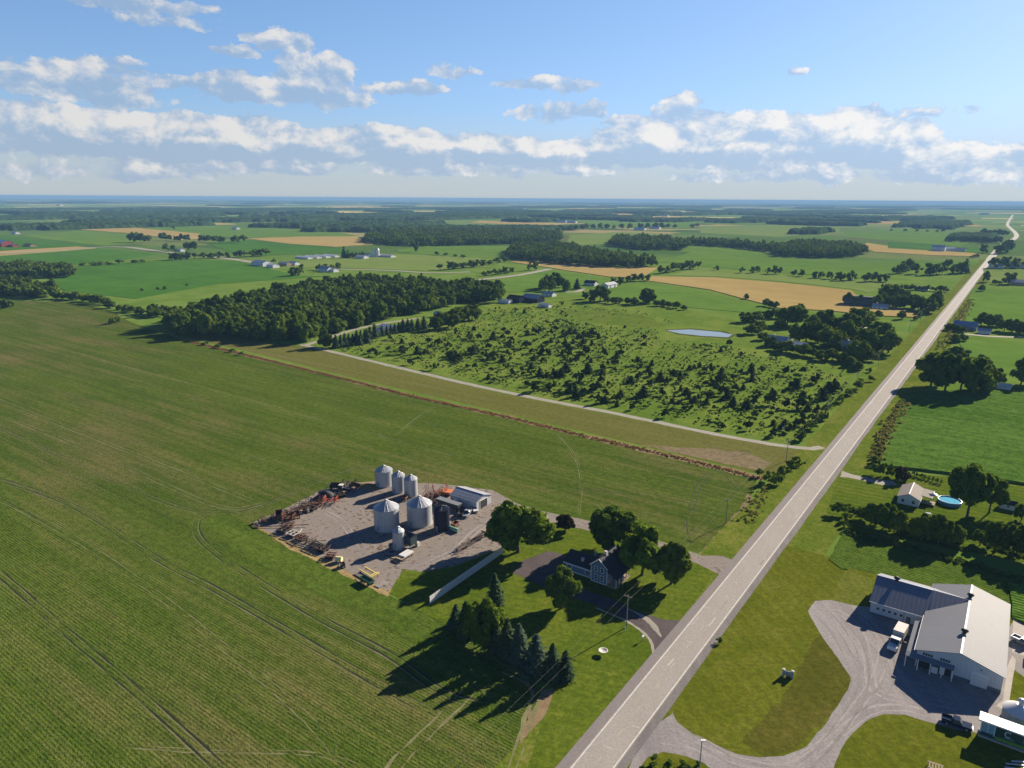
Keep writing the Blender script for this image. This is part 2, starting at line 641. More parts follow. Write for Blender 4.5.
def crop(name, dark, light, bare, patch=.012, bare_lo=.58, bare_hi=.75, row=.9, across=True, row_amt=.3, stretch=3.0,
         bump=.12, fine=1.2, strips=0.0, seed=0.0, mott=.5):
    """a field: two greens in big uneven patches, bare soil showing here and there, drill rows"""
    m, t, b = new_mat(name)
    v = rows_vec(t)
    sx, sy = (1, 1 / stretch) if not across else (1 / stretch, 1)
    big = t.noise(t.mapping(v, (sx, sy, 1), loc=(seed, seed * .7, 0)), patch, 5, .62, .4)
    med = t.noise(t.mapping(v, (sx, sy, 1), loc=(seed * 2, 3, 0)), patch * 6, 4, .6)
    sm = t.noise(t.mapping(v, (1, 1, 1)), fine * .35, 4, .7)
    fi = t.noise(v, fine * 1.15, 2, .7)
    fi2 = t.noise(t.mapping(v, (.45, 1, 1) if across else (1, .45, 1), loc=(31, 7, 0)), fine * .9, 3, .75)
    sepv = t.node('ShaderNodeSeparateXYZ')
    t.l.new(v, sepv.inputs[0])
    k = sepv.outputs[1] if across else sepv.outputs[0]
    wob = t.m('ADD', k, t.m('MULTIPLY', med, .35))
    rw = t.m('MULTIPLY_ADD', t.m('SINE', t.m('MULTIPLY', wob, 2 * math.pi / row)), .5, .5)
    # every pass of the drill is a little different
    ps = t.noise(t.mapping(v, (.012, 1, 1) if across else (1, .012, 1), loc=(5 + seed, 9, 0)), .22, 6, .85)
    f = t.m('ADD', t.m('ADD', t.m('MULTIPLY', big, .30), t.m('MULTIPLY', med, .20)), t.m('ADD', t.m('MULTIPLY', ps, .38), t.m('MULTIPLY', sm, .12)))
    c = t.mix(t.ss(f, .40, .60), dark, light)
    bb = t.m('ADD', t.m('MULTIPLY', t.m('SUBTRACT', 1.0, big), .55), t.m('ADD', t.m('MULTIPLY', med, .15), t.m('MULTIPLY', ps, .3)))
    c = t.mix(t.ss(bb, bare_lo, bare_hi), c, bare)
    c = t.mix(t.m('MULTIPLY', rw, row_amt), c, tuple(x * .55 for x in dark))
    spk = t.m('ADD', t.m('MULTIPLY', fi, .5), t.m('MULTIPLY', sm, .5))
    c = t.mix(t.ss(spk, .36, .58, mott * 1.25, 0.0), c, tuple(x * .34 for x in dark))
    c = t.mix(t.ss(fi2, .55, .75, 0.0, mott * .7), c, tuple(min(1, x * 1.35) for x in bare))
    t.set(b.inputs['Base Color'], c)
    b.inputs['Roughness'].default_value = .95
    b.inputs['Specular IOR Level'].default_value = 0
    if bump:
        bp = t.node('ShaderNodeBump')
        bp.inputs['Distance'].default_value = bump
        t.set(bp.inputs['Height'], t.m('ADD', fi, t.m('MULTIPLY', rw, row_amt)))
        t.set(b.inputs['Normal'], bp.outputs[0])
    return m


def lawn(name, a, b_, dry, mow_dir=None, mow_w=1.6, mow_amt=.16, patch=.05, dry_lo=.55, dry_hi=.72, bump=.08):
    """mown grass: mower passes, dry spots, fine texture"""
    m, t, b = new_mat(name)
    v = wpos(t)
    big = t.noise(v, patch, 5, .62, .5)
    med = t.noise(v, patch * 5, 4, .65)
    fi = t.noise(v, .9, 5, .8)
    c = t.mix(t.ss(t.m('ADD', t.m('MULTIPLY', big, .55), t.m('MULTIPLY', med, .45)), .38, .62), a, b_)
    c = t.mix(t.ss(t.m('ADD', t.m('MULTIPLY', med, .6), t.m('MULTIPLY', big, .4)), dry_lo, dry_hi), c, dry)
    if mow_dir is not None:
        vv = t.mapping(v, rot=(0, 0, mow_dir))
        s = t.node('ShaderNodeSeparateXYZ')
        t.l.new(vv, s.inputs[0])
        q = t.m('SINE', t.m('MULTIPLY', t.m('ADD', s.outputs[0], t.m('MULTIPLY', med, .8)), math.pi / mow_w))
        c = t.mix(t.ss(q, -.5, .5, 0, mow_amt), c, tuple(x * .45 for x in a))
    c = t.mix(t.ss(fi, .38, .62, .55, 0.0), c, tuple(x * .42 for x in a))
    t.set(b.inputs['Base Color'], c)
    b.inputs['Roughness'].default_value = .95
    b.inputs['Specular IOR Level'].default_value = 0
    bp = t.node('ShaderNodeBump')
    bp.inputs['Distance'].default_value = bump
    t.set(bp.inputs['Height'], fi)
    t.set(b.inputs['Normal'], bp.outputs[0])
    return m


def gravel(name, a, b_, dark, patch=.12, streak=None, bump=.03, dark_lo=.56, dark_hi=.74):
    m, t, b = new_mat(name)
    v = wpos(t)
    vs = v if streak is None else t.mapping(v, (1, .12, 1), rot=(0, 0, streak))
    big = t.noise(vs, patch, 5, .62, .7)
    med = t.noise(v, patch * 7, 4, .65)
    fi = t.noise(v, 1.8, 5, .85)
    c = t.mix(t.ss(t.m('ADD', t.m('MULTIPLY', big, .6), t.m('MULTIPLY', med, .4)), .36, .64), a, b_)
    c = t.mix(t.ss(t.m('ADD', t.m('MULTIPLY', big, .35), t.m('MULTIPLY', med, .65)), dark_lo, dark_hi), c, dark)
    c = t.mix(t.ss(fi, .38, .62, .34, 0), c, tuple(x * .5 for x in a))
    t.set(b.inputs['Base Color'], c)
    b.inputs['Roughness'].default_value = .9
    b.inputs['Specular IOR Level'].default_value = .1
    bp = t.node('ShaderNodeBump')
    bp.inputs['Distance'].default_value = bump
    t.set(bp.inputs['Height'], fi)
    t.set(b.inputs['Normal'], bp.outputs[0])
    return m


def farland():
    """the ground itself: meadow close by, and to the horizon a patchwork of fields on the township grid"""
    m, t, b = new_mat('farmland')
    v = rows_vec(t)
    near = t.noise(v, .03, 5, .6)
    meadow = t.mix(t.ss(near, .35, .65), (.090, .160, .022), (.130, .195, .036))
    vo = t.node('ShaderNodeTexVoronoi', feature='F1', distance='CHEBYCHEV')
    vo.inputs['Scale'].default_value = 1
    vo.inputs['Randomness'].default_value = .8
    t.set(vo.inputs['Vector'], t.mapping(v, (1 / 520, 1 / 260, 0)))
    sp = t.node('ShaderNodeSeparateColor')
    t.l.new(vo.outputs['Color'], sp.inputs[0])
    cr = t.node('ShaderNodeValToRGB')
    cr.color_ramp.interpolation = 'CONSTANT'
    cols = [(0, (.075, .135, .030)), (.18, (.110, .165, .045)), (.36, (.055, .115, .028)), (.52, (.14, .18, .055)),
            (.66, (.085, .155, .035)), (.80, (.36, .27, .11)), (.90, (.10, .12, .045)), (.96, (.30, .25, .12))]
    while len(cr.color_ramp.elements) < len(cols):
        cr.color_ramp.elements.new(.5)
    for e, (p, c) in zip(cr.color_ramp.elements, cols):
        e.position = p
        e.color = (*c, 1)
    t.l.new(sp.outputs[0], cr.inputs[0])
    fieldn = t.noise(t.mapping(v, (1, .2, 1)), .02, 4, .6)
    fld = t.mix(t.ss(fieldn, .3, .7, 0, .35), cr.outputs[0], (.06, .09, .025))
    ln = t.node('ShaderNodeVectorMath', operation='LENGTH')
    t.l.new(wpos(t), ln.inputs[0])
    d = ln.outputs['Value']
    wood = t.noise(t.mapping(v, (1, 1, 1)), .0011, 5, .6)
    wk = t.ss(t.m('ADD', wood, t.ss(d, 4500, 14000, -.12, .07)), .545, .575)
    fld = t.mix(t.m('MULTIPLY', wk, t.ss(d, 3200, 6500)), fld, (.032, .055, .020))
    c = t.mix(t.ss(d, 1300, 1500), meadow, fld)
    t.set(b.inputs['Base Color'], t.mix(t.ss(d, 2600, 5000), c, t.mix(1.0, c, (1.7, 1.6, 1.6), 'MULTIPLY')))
    b.inputs['Roughness'].default_value = .95
    b.inputs['Specular IOR Level'].default_value = 0
    return m


GREEN_A, GREEN_B = (.050, .095, .016), (.085, .145, .026)
M_far = farland()
M_main = crop('young_crop', (.050, .088, .010), (.098, .136, .020), (.158, .136, .054), patch=.011, row=.76, row_amt=.15, bare_lo=.475, bare_hi=.645, mott=.42, bump=.22)
M_strip = crop('strip_crop', (.110, .120, .026), (.150, .146, .042), (.20, .16, .075), patch=.012, row=.76, row_amt=.2, bare_lo=.545, bare_hi=.68, seed=11, mott=.35)
M_past = lawn('pasture_grass', (.100, .172, .022), (.178, .238, .040), (.22, .23, .07), patch=.022, bump=.15)
M_verge = lawn('verge_grass', (.092, .140, .014), (.155, .185, .026), (.21, .195, .055), patch=.07, dry_lo=.5, dry_hi=.7)
M_lawn = lawn('house_lawn', (.082, .128, .011), (.132, .170, .018), (.17, .17, .035), mow_dir=math.radians(-68), mow_w=1.4, mow_amt=.17)
M_lawn2 = lawn('hall_lawn', (.098, .122, .009), (.140, .155, .017), (.18, .17, .04), mow_dir=math.radians(-12), mow_w=1.7, mow_amt=.15, patch=.035)
M_rlawn = lawn('right_lawn', (.078, .128, .011), (.125, .165, .019), (.16, .165, .04), mow_dir=math.radians(-60), mow_w=1.8, mow_amt=.3)
M_corn = crop('corn_crop', (.056, .124, .014), (.122, .212, .036), (.11, .18, .03), patch=.02, row=1.5, row_amt=.5, stretch=5, bump=.3, mott=.5, fine=1.0, bare_lo=.7, bare_hi=.9)
M_garden = crop('garden_crop', (.064, .116, .014), (.105, .160, .022), (.12, .13, .05), patch=.05, row=1.1, row_amt=.45, stretch=4, bump=.2)
M_soy = crop('soy_field', (.045, .125, .016), (.068, .160, .022), (.08, .13, .03), patch=.004, row=8, row_amt=.06, bump=0, fine=.05, mott=.15, stretch=4)
M_green = crop('green_field', (.085, .165, .024), (.118, .200, .032), (.14, .17, .05), patch=.004, row=8, row_amt=.06, bump=0, fine=.05, mott=.15, stretch=4)
M_pale = crop('pale_field', (.125, .185, .040), (.16, .215, .055), (.19, .19, .075), patch=.004, row=8, row_amt=.05, bump=0, fine=.05, mott=.1, stretch=4)
M_wheat = crop('wheat_field', (.29, .215, .080), (.355, .27, .108), (.30, .25, .10), patch=.006, row=6, row_amt=.05, bump=0, fine=.08, mott=.06, stretch=4)
M_yard = gravel('yard_gravel', (.205, .176, .156), (.292, .258, .230), (.092, .064, .047), patch=.10, dark_lo=.49, dark_hi=.62)
M_drive = gravel('drive_gravel', (.205, .188, .188), (.31, .29, .285), (.145, .132, .130), patch=.22, streak=AZ - .5)
M_lane = gravel('lane_gravel', (.27, .25, .21), (.34, .32, .27), (.17, .165, .09), patch=.3)
M_dirt = gravel('bare_dirt', (.19, .135, .070), (.28, .205, .115), (.11, .085, .04), patch=.25)
M_asph = gravel('drive_asphalt', (.075, .060, .062), (.105, .088, .088), (.05, .043, .046), patch=.16)
M_road = gravel('road_surface', (.305, .280, .256), (.335, .312, .288), (.262, .240, .222), patch=.14, streak=AZ, bump=.004, dark_lo=.6, dark_hi=.75)
M_should = gravel('paved_shoulder', (.20, .178, .178), (.225, .205, .20), (.165, .148, .15), patch=.15, streak=AZ, bump=.004)
M_gshould = gravel('gravel_shoulder', (.150, .137, .137), (.21, .195, .19), (.105, .096, .098), patch=.3, streak=AZ)
M_paint = plain('road_paint', (.58, .56, .53), .7, .25, .8)
M_ypaint = plain('yellow_paint', (.42, .34, .20), .7, .35, .8)
M_conc = plain('concrete', (.33, .30, .27), .85, .12, .6)
M_rutshade = plain('shaded_rut_soil', (.010, .015, .005), .95, .3, .7)  # near-black puts the shade lying in the ruts into the colour
M_rutpale = plain('dry_track_and_lit_wall', (.150, .145, .065), .95, .3, .5)  # dry tracks, and the sunlit rut walls painted beside the ruts

# ---------------------------------------------------------------- the ground
rings = [0, 60, 150, 300, 600, 1000, 1600, 2600, 4200, 7000, 11000, 17000, 24000, 30000]
nseg = 96
gv = [(0, 0, 0)]
for r in rings[1:]:
    gv += [(r * math.cos(2 * math.pi * i / nseg), r * math.sin(2 * math.pi * i / nseg), 0) for i in range(nseg)]
gf = [(0, 1 + i, 1 + (i + 1) % nseg) for i in range(nseg)]
for k in range(len(rings) - 2):
    a, b_ = 1 + k * nseg, 1 + (k + 1) * nseg
    gf += [(a + i, b_ + i, b_ + (i + 1) % nseg, a + (i + 1) % nseg) for i in range(nseg)]
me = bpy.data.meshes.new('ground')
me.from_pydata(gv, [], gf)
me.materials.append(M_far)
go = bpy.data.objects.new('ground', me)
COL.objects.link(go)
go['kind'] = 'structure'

RC = -52.3            # road centre (metres to the right of the survey line)
HW = 3.3
S0, S1 = -60, 1640


def strip_st(name, s0, s1, t0, t1, z, mat, amp=.15, step=4, seed=3):
    return sheet(name, [st(s0, t0), st(s0, t1), st(s1, t1), st(s1, t0)], z, mat, step=step, amp=amp, seed=seed)


# the big crop field left of the yard and round behind it
main_px = [(-420, 760), (-300, 1100), (470, 1150), (505, 800), (516, 766), (530, 725), (545, 690), (500, 664), (442, 622), (425, 614), (386, 594),
           (402, 572), (450, 540), (505, 512), (545, 511), (600, 522), (665, 542),
           (706, 555), (717, 549), (735, 520), (752, 494), (757, 480), (640, 450), (500, 417), (350, 382), (250, 357), (180, 339), (130, 322), (108, 309),
           (60, 302), (0, 300), (-200, 290), (-420, 300)]
sheet('crop_field', pxs(*main_px), .020, M_main, step=3, amp=.3)
strip_px = [(765, 475), (640, 445), (500, 412), (350, 377), (250, 352), (190, 338), (200, 333), (308, 347), (400, 370), (500, 393), (620, 416.5), (700, 433),
            (790, 449), (815, 451), (800, 462), (782, 470)]
sheet('strip_field', pxs(*strip_px), .020, M_strip, step=4, amp=.3)
past_px = [(312, 345), (400, 366), (500, 389), (620, 412), (700, 429), (790, 444), (815, 440), (850, 402), (888, 362), (905, 342), (860, 346), (800, 338), (740, 322), (640, 299),
           (560, 297), (470, 303), (430, 318), (400, 328), (350, 340)]
sheet('pasture', pxs(*past_px), .024, M_past, step=6, amp=.5)

# verges each side of the road
strip_st('verge', S0, 1600, RC - 15, RC - 3.3, .028, M_verge, amp=.6, step=6)
strip_st('verge', S0, 1600, RC + 3.3, RC + 17, .028, M_verge, amp=.6, step=6, seed=4)

# right of the road
sheet('lawn', [st(-40, RC + 5), st(-40, RC + 170), st(216, RC + 170), st(216, RC + 5)], .032, M_lawn2, step=5, amp=.3)
sheet('lawn', pxs((838, 478), (880, 474), (960, 476), (1040, 482), (1200, 498), (1200, 590), (1010, 560), (905, 540), (845, 531), (826, 512)), .040, M_rlawn, step=3, amp=.3)
sheet('garden_plot', pxs((846, 533), (905, 545), (1024, 580), (1150, 610), (1150, 650), (1012, 618), (985, 602), (930, 585), (848, 568)), .044, M_garden, step=2, amp=.3)
sheet('garden_plot', pxs((842, 534), (860, 536), (848, 570), (841, 569), (829, 560)), .052, M_garden, step=2, amp=.3, thick=.12)
sheet('corn_field', pxs((905, 394), (960, 391), (1024, 389), (1400, 385), (1400, 520), (1040, 488), (985, 478), (930, 472), (880, 466), (884, 448)), .040, M_corn, step=3, amp=.4, thick=.9)
sheet('lawn', pxs((846, 570), (872, 579), (870, 602), (856, 606), (832, 600), (837, 582)), .0385, lawn('pale_lawn', (.11, .135, .018), (.15, .165, .03), (.18, .17, .05), patch=.2), step=1.5, amp=.3)
sheet('corn_field', pxs((1008, 583), (1040, 590), (1100, 640), (1040, 632), (1012, 618)), .060, M_corn, step=2, amp=.2, thick=.4)

sheet('lawn', pxs((813, 640), (790, 687), (766, 716), (742, 742), (765, 757), (797, 748), (836, 710), (853, 686), (842, 662), (821, 634)), .037,
      lawn('browned_lawn', (.082, .090, .011), (.120, .114, .020), (.15, .125, .04), mow_dir=math.radians(-12), mow_w=1.7, mow_amt=.15, patch=.06), step=1.5, amp=.4)
# farmyard
yard_px = [(252, 523), (270, 515.5), (302, 500), (322, 490), (345, 483), (375, 481), (440, 484), (492, 490), (516, 503), (540, 510), (542, 520), (520, 532), (505, 545), (488, 553), (455, 566),
           (420, 572), (402, 569), (388, 592), (352, 574), (318, 556), (286, 540)]
sheet('dirt_edge', pxs((249, 523), (290, 532), (340, 560), (396, 585), (388, 597), (352, 579), (316, 561), (284, 545)), .026, crop('straw_edge', (.26, .185, .085), (.36, .27, .13), (.16, .12, .06), patch=.2, row_amt=0, fine=2, mott=.3), step=1.2, amp=.5)
sheet('yard', pxs(*yard_px), .036, M_yard, step=1.5, amp=.35)
sheet('lawn', pxs((402, 570), (420, 573), (455, 567), (488, 554), (505, 546), (520, 533), (545, 521), (600, 531), (665, 549), (704, 562), (717, 567), (712, 578), (665, 640), (648, 660), (600, 722),
                  (560, 770), (520, 790), (536, 740), (556, 682), (500, 662), (442, 622), (425, 614), (389, 594)), .032, M_lawn, step=2, amp=.25)
sheet('lane', pxs((505, 503), (545, 512), (600, 523), (665, 543), (702, 556), (722, 556), (733, 560), (720, 575), (712, 571), (698, 564), (660, 551), (600, 533), (545, 521), (505, 513)), .044, M_yard, step=1.5, amp=.2)
# house drive
sheet('driveway', pxs((520, 562), (548, 551), (570, 556), (566, 566), (563, 578), (585, 590), (610, 598), (637, 612), (664, 620), (681, 621), (654, 654), (651, 640), (640, 628), (622, 617),
                      (590, 603), (560, 594), (534, 583), (513, 573)), .044, M_asph, step=1.2, amp=.15)
mbp = MB()
ribbon(mbp, dense(pxs((654, 657), (651, 642), (640, 630), (622, 619), (596, 608)), 1), .7, .050, .12)
ribbon(mbp, dense(pxs((628, 609), (640, 615), (650, 622), (658, 632), (661, 638)), 1), lambda f: .1 + 1.5 * math.sin(math.pi * f), .050, .2)
o = mbp.build('gravel_edge', M_lane)
o['kind'] = 'structure'

# hall yard and drive
hall_px = [(808, 611), (815, 601), (830, 600), (857, 606), (880, 608), (930, 612), (1000, 640), (1020, 612), (1100, 620), (1100, 700), (1040, 690), (1012, 668), (1007, 700), (1003, 722), (985, 735), (957, 730),
           (936, 724), (906, 715), (884, 714), (865, 722), (846, 741), (833, 770), (826, 800), (780, 800), (735, 780), (708, 767), (704, 763), (685, 756), (663, 752), (648, 757), (640, 768),
           (622, 790), (690, 690), (679, 703), (672, 712), (677, 722), (693, 734), (716, 745), (736, 754), (760, 757.5), (784, 756), (806, 747), (825, 725), (848, 690), (852, 679), (819, 632)]
hall_px[31:32] = [(622, 790), (640, 740), (660, 722), (672, 714)]
hp = [q for q in hall_px if q not in ((690, 690), (679, 703))]
sheet('gravel_yard', pxs(*hp), .044, M_drive, step=1.5, amp=.12)
sheet('concrete_path', pxs((1003, 700), (1007, 668), (1012, 655), (1016, 660), (1011, 690), (1007, 712), (996, 706)), .052, M_conc, step=2, amp=.05)
sheet('concrete_path', pxs((1013, 612), (1060, 622), (1060, 668), (1012, 652)), .052, M_conc, step=2, amp=.05)
# small house drive
sheet('driveway', pxs((842, 471), (852, 474.5), (872, 478.5), (893, 481), (897, 485), (884, 485.5), (866, 481.5), (850, 478), (840, 477)), .048, M_lane, step=1.2, amp=.15)

# the road
strip_st('paved_shoulder', S0, S1, RC - HW - 2.5, RC - HW + .3, .056, M_should, amp=.05, step=5)
strip_st('gravel_shoulder', S0, S1, RC + HW - .3, RC + HW + 2.0, .054, M_gshould, amp=.18, step=3)
strip_st('road', S0, S1, RC - HW - .35, RC + HW + .25, .064, M_road, amp=0)
far_road = dense([st(1625, RC)] + pxs((1001.8, 245.5), (1008, 242), (1014, 239), (1016.6, 235.8), (1015, 232.5), (1012, 229.5), (1008.5, 226.5), (1007.5, 224), (1009.5, 220), (1012.8, 215)), 30)
mbp = MB()
ribbon(mbp, far_road, 13, .12)
o = mbp.build('road', M_lane)
o['kind'] = 'structure'
mk = MB()
for tt in (RC - HW, RC + HW - .1):
    s = S0
    while s < 1600:
        ribbon(mk, [st(s, tt), st(s + 20, tt)], .17, .072)
        s += 20
o = mk.build('road_marking', M_paint)
o['kind'] = 'structure'
mk = MB()
s = S0
while s < 700:
    ribbon(mk, [st(s, RC), st(s + 2.6, RC)], .11, .072)
    s += 9
o = mk.build('road_marking', M_ypaint)
o['kind'] = 'structure'
# sealed cracks and patches on the road
M_tar = plain('patch_tar', (.20, .18, .165), .8, .2, 2)
M_pat = plain('patch_pale', (.37, .34, .31), .8, .12, 2)
mk, mk2 = MB(), MB()
rr = random.Random(5)
for i in range(46):
    s = rr.uniform(90, 620)
    if i % 3 == 0:
        a = rr.uniform(-3.1, 1)
        ribbon(mk2, [st(s, RC + a), st(s + .2, RC + a + rr.uniform(1, 2.4))], .28, .069, .04, i)
    else:
        a, L, ww = rr.uniform(-2.6, 2.4), rr.uniform(.8, 5), rr.uniform(.3, 1.1)
        ribbon(mk2 if i % 2 else mk, dense([st(s, RC + a), st(s + L / 2, RC + a + .1), st(s + L, RC + a)], .5), ww * .5, .068, .1, i)
for i in range(40):
    s = 95 + i * 9 + rr.uniform(-2, 2)
    ribbon(mk, [st(s, RC - HW - 2.4), st(s + .15, RC - HW - .4)], .07, .061)
o = mk2.build('road_patch', M_pat)
o['kind'] = 'structure'
o = mk.build('road_crack', M_tar)
o['kind'] = 'structure'

# the lane along the pasture and the field road behind it
mbp = MB()
ribbon(mbp, dense(pxs((300, 345), (312, 347), (400, 368), (500, 391), (620, 414.5), (700, 431), (770, 444), (812, 449), (822, 447)), 6), 4.2, .048, .35, 2)
o = mbp.build('lane', M_lane)
o['kind'] = 'structure'
mbp = MB()
ribbon(mbp, dense(pxs((303, 346), (322, 340), (350, 331), (380, 324), (420, 318)), 6), 5, .030, .4, 3)
o = mbp.build('lane', M_lane)
o['kind'] = 'structure'
mbp = MB()
ribbon(mbp, dense(pxs((893, 331), (860, 327), (800, 318), (720, 309), (640, 301)), 12), 5, .07, .4, 3)
ribbon(mbp, dense(pxs((960, 333), (985, 336), (1040, 338)), 8), 6, .07, .4, 3)
ribbon(mbp, dense(pxs((545, 290), (575, 292), (585, 287), (596, 283)), 8), 7, .07, .4, 3)
ribbon(mbp, dense(pxs((0, 253.5), (60, 250), (97, 247.3), (125, 247), (165, 252), (230, 259), (262, 264)), 20), 16, .25, 1, 3)
ribbon(mbp, dense(pxs((330, 269), (390, 270.5), (430, 273), (470, 272)), 12), 9, .25, .4, 3)
ribbon(mbp, dense(pxs((470, 281), (520, 275), (550, 269)), 12), 12, .25, .4, 3)
o = mbp.build('lane', M_lane)
o['kind'] = 'structure'

# wheel tracks in the crop: pairs of ruts along the drill, and the loops round the yard
rut, pale = MB(), MB()


def track(mb, p, gap=1.9, w_=.32, z=.030, seed=0, jit=.05):
    q = dense([Vector(x) for x in p], 2.5)
    for sgn in (-1, 1):
        off = []
        for i, a in enumerate(q):
            b_ = q[min(i + 1, len(q) - 1)]
            c = q[max(i - 1, 0)]
            d = Vector((b_[0] - c[0], b_[1] - c[1])).normalized()
            off.append((a[0] - d.y * sgn * gap / 2, a[1] + d.x * sgn * gap / 2))
        rw_ = random.Random(seed * 7 + sgn)
        ph = [rw_.uniform(0, 6.3) for _ in range(4)]
        wf = lambda f, L=len(q): w_ * max(.12, .62 + .3 * math.sin(f * L * .11 + ph[0]) + .25 * math.sin(f * L * .37 + ph[1]) + .25 * math.sin(f * L * 1.1 + ph[2])) * min(1, .1 + 8 * f, .1 + 8 * (1 - f))
        ribbon(mb, off, wf, z, jit, seed + sgn)
        if mb is rut and seed < 10:             # pale strip painting the sunlit wall of the rut
            lit_wall = []
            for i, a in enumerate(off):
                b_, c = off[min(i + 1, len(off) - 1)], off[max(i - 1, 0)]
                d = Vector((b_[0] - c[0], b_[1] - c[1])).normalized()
                lit_wall.append((a[0] + d.y * .46, a[1] - d.x * .46))
            ribbon(pale, lit_wall, lambda f: wf(f) * .5, z + .0015, jit, seed + sgn + 50)


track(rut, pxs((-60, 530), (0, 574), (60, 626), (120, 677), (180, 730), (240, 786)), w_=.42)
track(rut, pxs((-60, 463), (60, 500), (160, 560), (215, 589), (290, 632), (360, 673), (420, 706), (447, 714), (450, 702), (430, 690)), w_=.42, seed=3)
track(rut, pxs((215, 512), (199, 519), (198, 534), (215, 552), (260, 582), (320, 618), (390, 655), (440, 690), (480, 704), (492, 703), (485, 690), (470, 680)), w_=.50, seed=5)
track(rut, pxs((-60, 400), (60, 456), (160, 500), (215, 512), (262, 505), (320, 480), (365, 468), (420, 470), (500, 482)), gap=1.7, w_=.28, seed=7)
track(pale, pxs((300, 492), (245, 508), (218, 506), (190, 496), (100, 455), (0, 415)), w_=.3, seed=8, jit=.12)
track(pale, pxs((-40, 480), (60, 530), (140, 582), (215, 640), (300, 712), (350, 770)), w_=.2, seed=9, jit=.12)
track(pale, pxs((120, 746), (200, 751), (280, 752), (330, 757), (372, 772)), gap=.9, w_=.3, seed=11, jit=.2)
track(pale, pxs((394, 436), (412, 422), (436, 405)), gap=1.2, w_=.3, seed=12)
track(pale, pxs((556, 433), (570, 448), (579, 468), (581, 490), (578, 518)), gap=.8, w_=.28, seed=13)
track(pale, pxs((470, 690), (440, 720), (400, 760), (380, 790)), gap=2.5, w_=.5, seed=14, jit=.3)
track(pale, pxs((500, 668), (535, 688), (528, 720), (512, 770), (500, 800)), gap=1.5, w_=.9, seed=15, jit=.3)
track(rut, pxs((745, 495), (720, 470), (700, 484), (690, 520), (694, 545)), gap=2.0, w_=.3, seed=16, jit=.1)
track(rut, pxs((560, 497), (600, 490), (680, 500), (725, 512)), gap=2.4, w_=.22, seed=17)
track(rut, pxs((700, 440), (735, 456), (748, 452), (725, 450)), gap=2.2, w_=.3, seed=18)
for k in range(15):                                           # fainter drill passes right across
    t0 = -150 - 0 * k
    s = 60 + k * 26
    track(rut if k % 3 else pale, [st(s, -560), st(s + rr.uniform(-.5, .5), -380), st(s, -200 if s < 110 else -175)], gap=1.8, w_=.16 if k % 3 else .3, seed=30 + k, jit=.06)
o = rut.build('wheel_track', M_rutshade)
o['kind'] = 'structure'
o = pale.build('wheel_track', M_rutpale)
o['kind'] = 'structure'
sheet('crop_field', pxs((205, 520), (222, 513), (250, 525), (316, 561), (388, 598), (442, 626), (500, 668), (520, 690), (470, 668), (400, 632), (330, 598), (262, 565), (222, 540)), .0235,
      crop('lush_crop', (.052, .092, .010), (.094, .142, .020), (.14, .135, .045), patch=.02, row=.76, row_amt=.06, bare_lo=.55, bare_hi=.75, mott=.5, seed=3), step=2, amp=.9, seed=70)
# wheel sweeps worn pale and dark into the gravel
sw, sw2 = MB(), MB()
for i, p in enumerate([[(650, 738), (690, 745), (740, 762), (790, 762), (830, 738), (862, 700), (880, 670), (884, 645)], [(640, 722), (672, 728), (700, 742), (745, 766), (800, 768), (838, 730), (862, 690), (862, 655), (845, 625), (826, 606)],
                       [(660, 730), (720, 756), (785, 768), (826, 745), (868, 712), (905, 708), (935, 716), (965, 722)], [(812, 612), (838, 612), (858, 630), (868, 660), (874, 690), (900, 700), (930, 708)], [(835, 604), (860, 618), (880, 640), (890, 665), (884, 690), (850, 712)],
                       [(900, 690), (925, 700), (960, 708), (985, 712)], [(905, 684), (935, 690), (970, 702), (996, 708)], [(822, 618), (836, 634), (850, 660), (856, 684), (846, 706)]]):
    track(sw if i % 3 != 1 else sw2, pxs(*p), gap=1.9, w_=.55, z=.0475 if i % 3 != 1 else .049, seed=200 + i, jit=.12)
for i, p in enumerate([[(510, 508), (490, 516), (462, 535), (440, 556), (405, 566), (375, 560), (345, 545), (330, 525)], [(545, 516), (512, 512), (480, 528), (455, 550), (420, 566), (390, 572)], [(365, 500), (350, 512), (345, 530), (362, 550), (385, 560)], [(320, 510), (340, 520), (352, 535)]]):
    track(sw if i % 2 else sw2, pxs(*p), gap=1.9, w_=.6, z=.0395 if i % 2 else .041, seed=220 + i, jit=.15)
o = sw.build('gravel_track', gravel('pale_gravel', (.265, .243, .235), (.35, .325, .315), (.21, .19, .185), patch=.4))
o['kind'] = 'structure'
o = sw2.build('gravel_track', gravel('dark_gravel', (.185, .168, .163), (.255, .235, .23), (.14, .127, .124), patch=.4))
o['kind'] = 'structure'
# bare headland corners
for i, p in enumerate([[(700, 560), (708, 545), (730, 520), (748, 492), (752, 497), (735, 540), (716, 556)], [(640, 445), (700, 448), (745, 452), (772, 463), (758, 470), (700, 458)],
                       [(505, 770), (520, 735), (536, 706), (550, 688), (560, 690), (552, 710), (535, 760), (520, 790)], ]):
    sheet('bare_soil', pxs(*p),   .0222 + .0006 * i, M_dirt if i == 2 else crop('worn_headland', (.19, .155, .085), (.25, .20, .125), (.30, .24, .16), patch=.05), step=1.5, amp=.8, seed=i + 20)

# ditch between the two fields: a cut bank with brown weeds (weeds come with the plants)
mbp = MB()
DITCH = dense(pxs((188, 341), (250, 356), (350, 380.5), (420, 398), (500, 415.5), (580, 435), (640, 449), (700, 463), (762, 479)), 5)
ribbon(mbp, DITCH, 5.0, .034, .8, 4)
o = mbp.build('ditch', gravel('ditch_soil', (.14, .095, .04), (.24, .165, .08), (.08, .065, .025), patch=.2))
o['kind'] = 'structure'

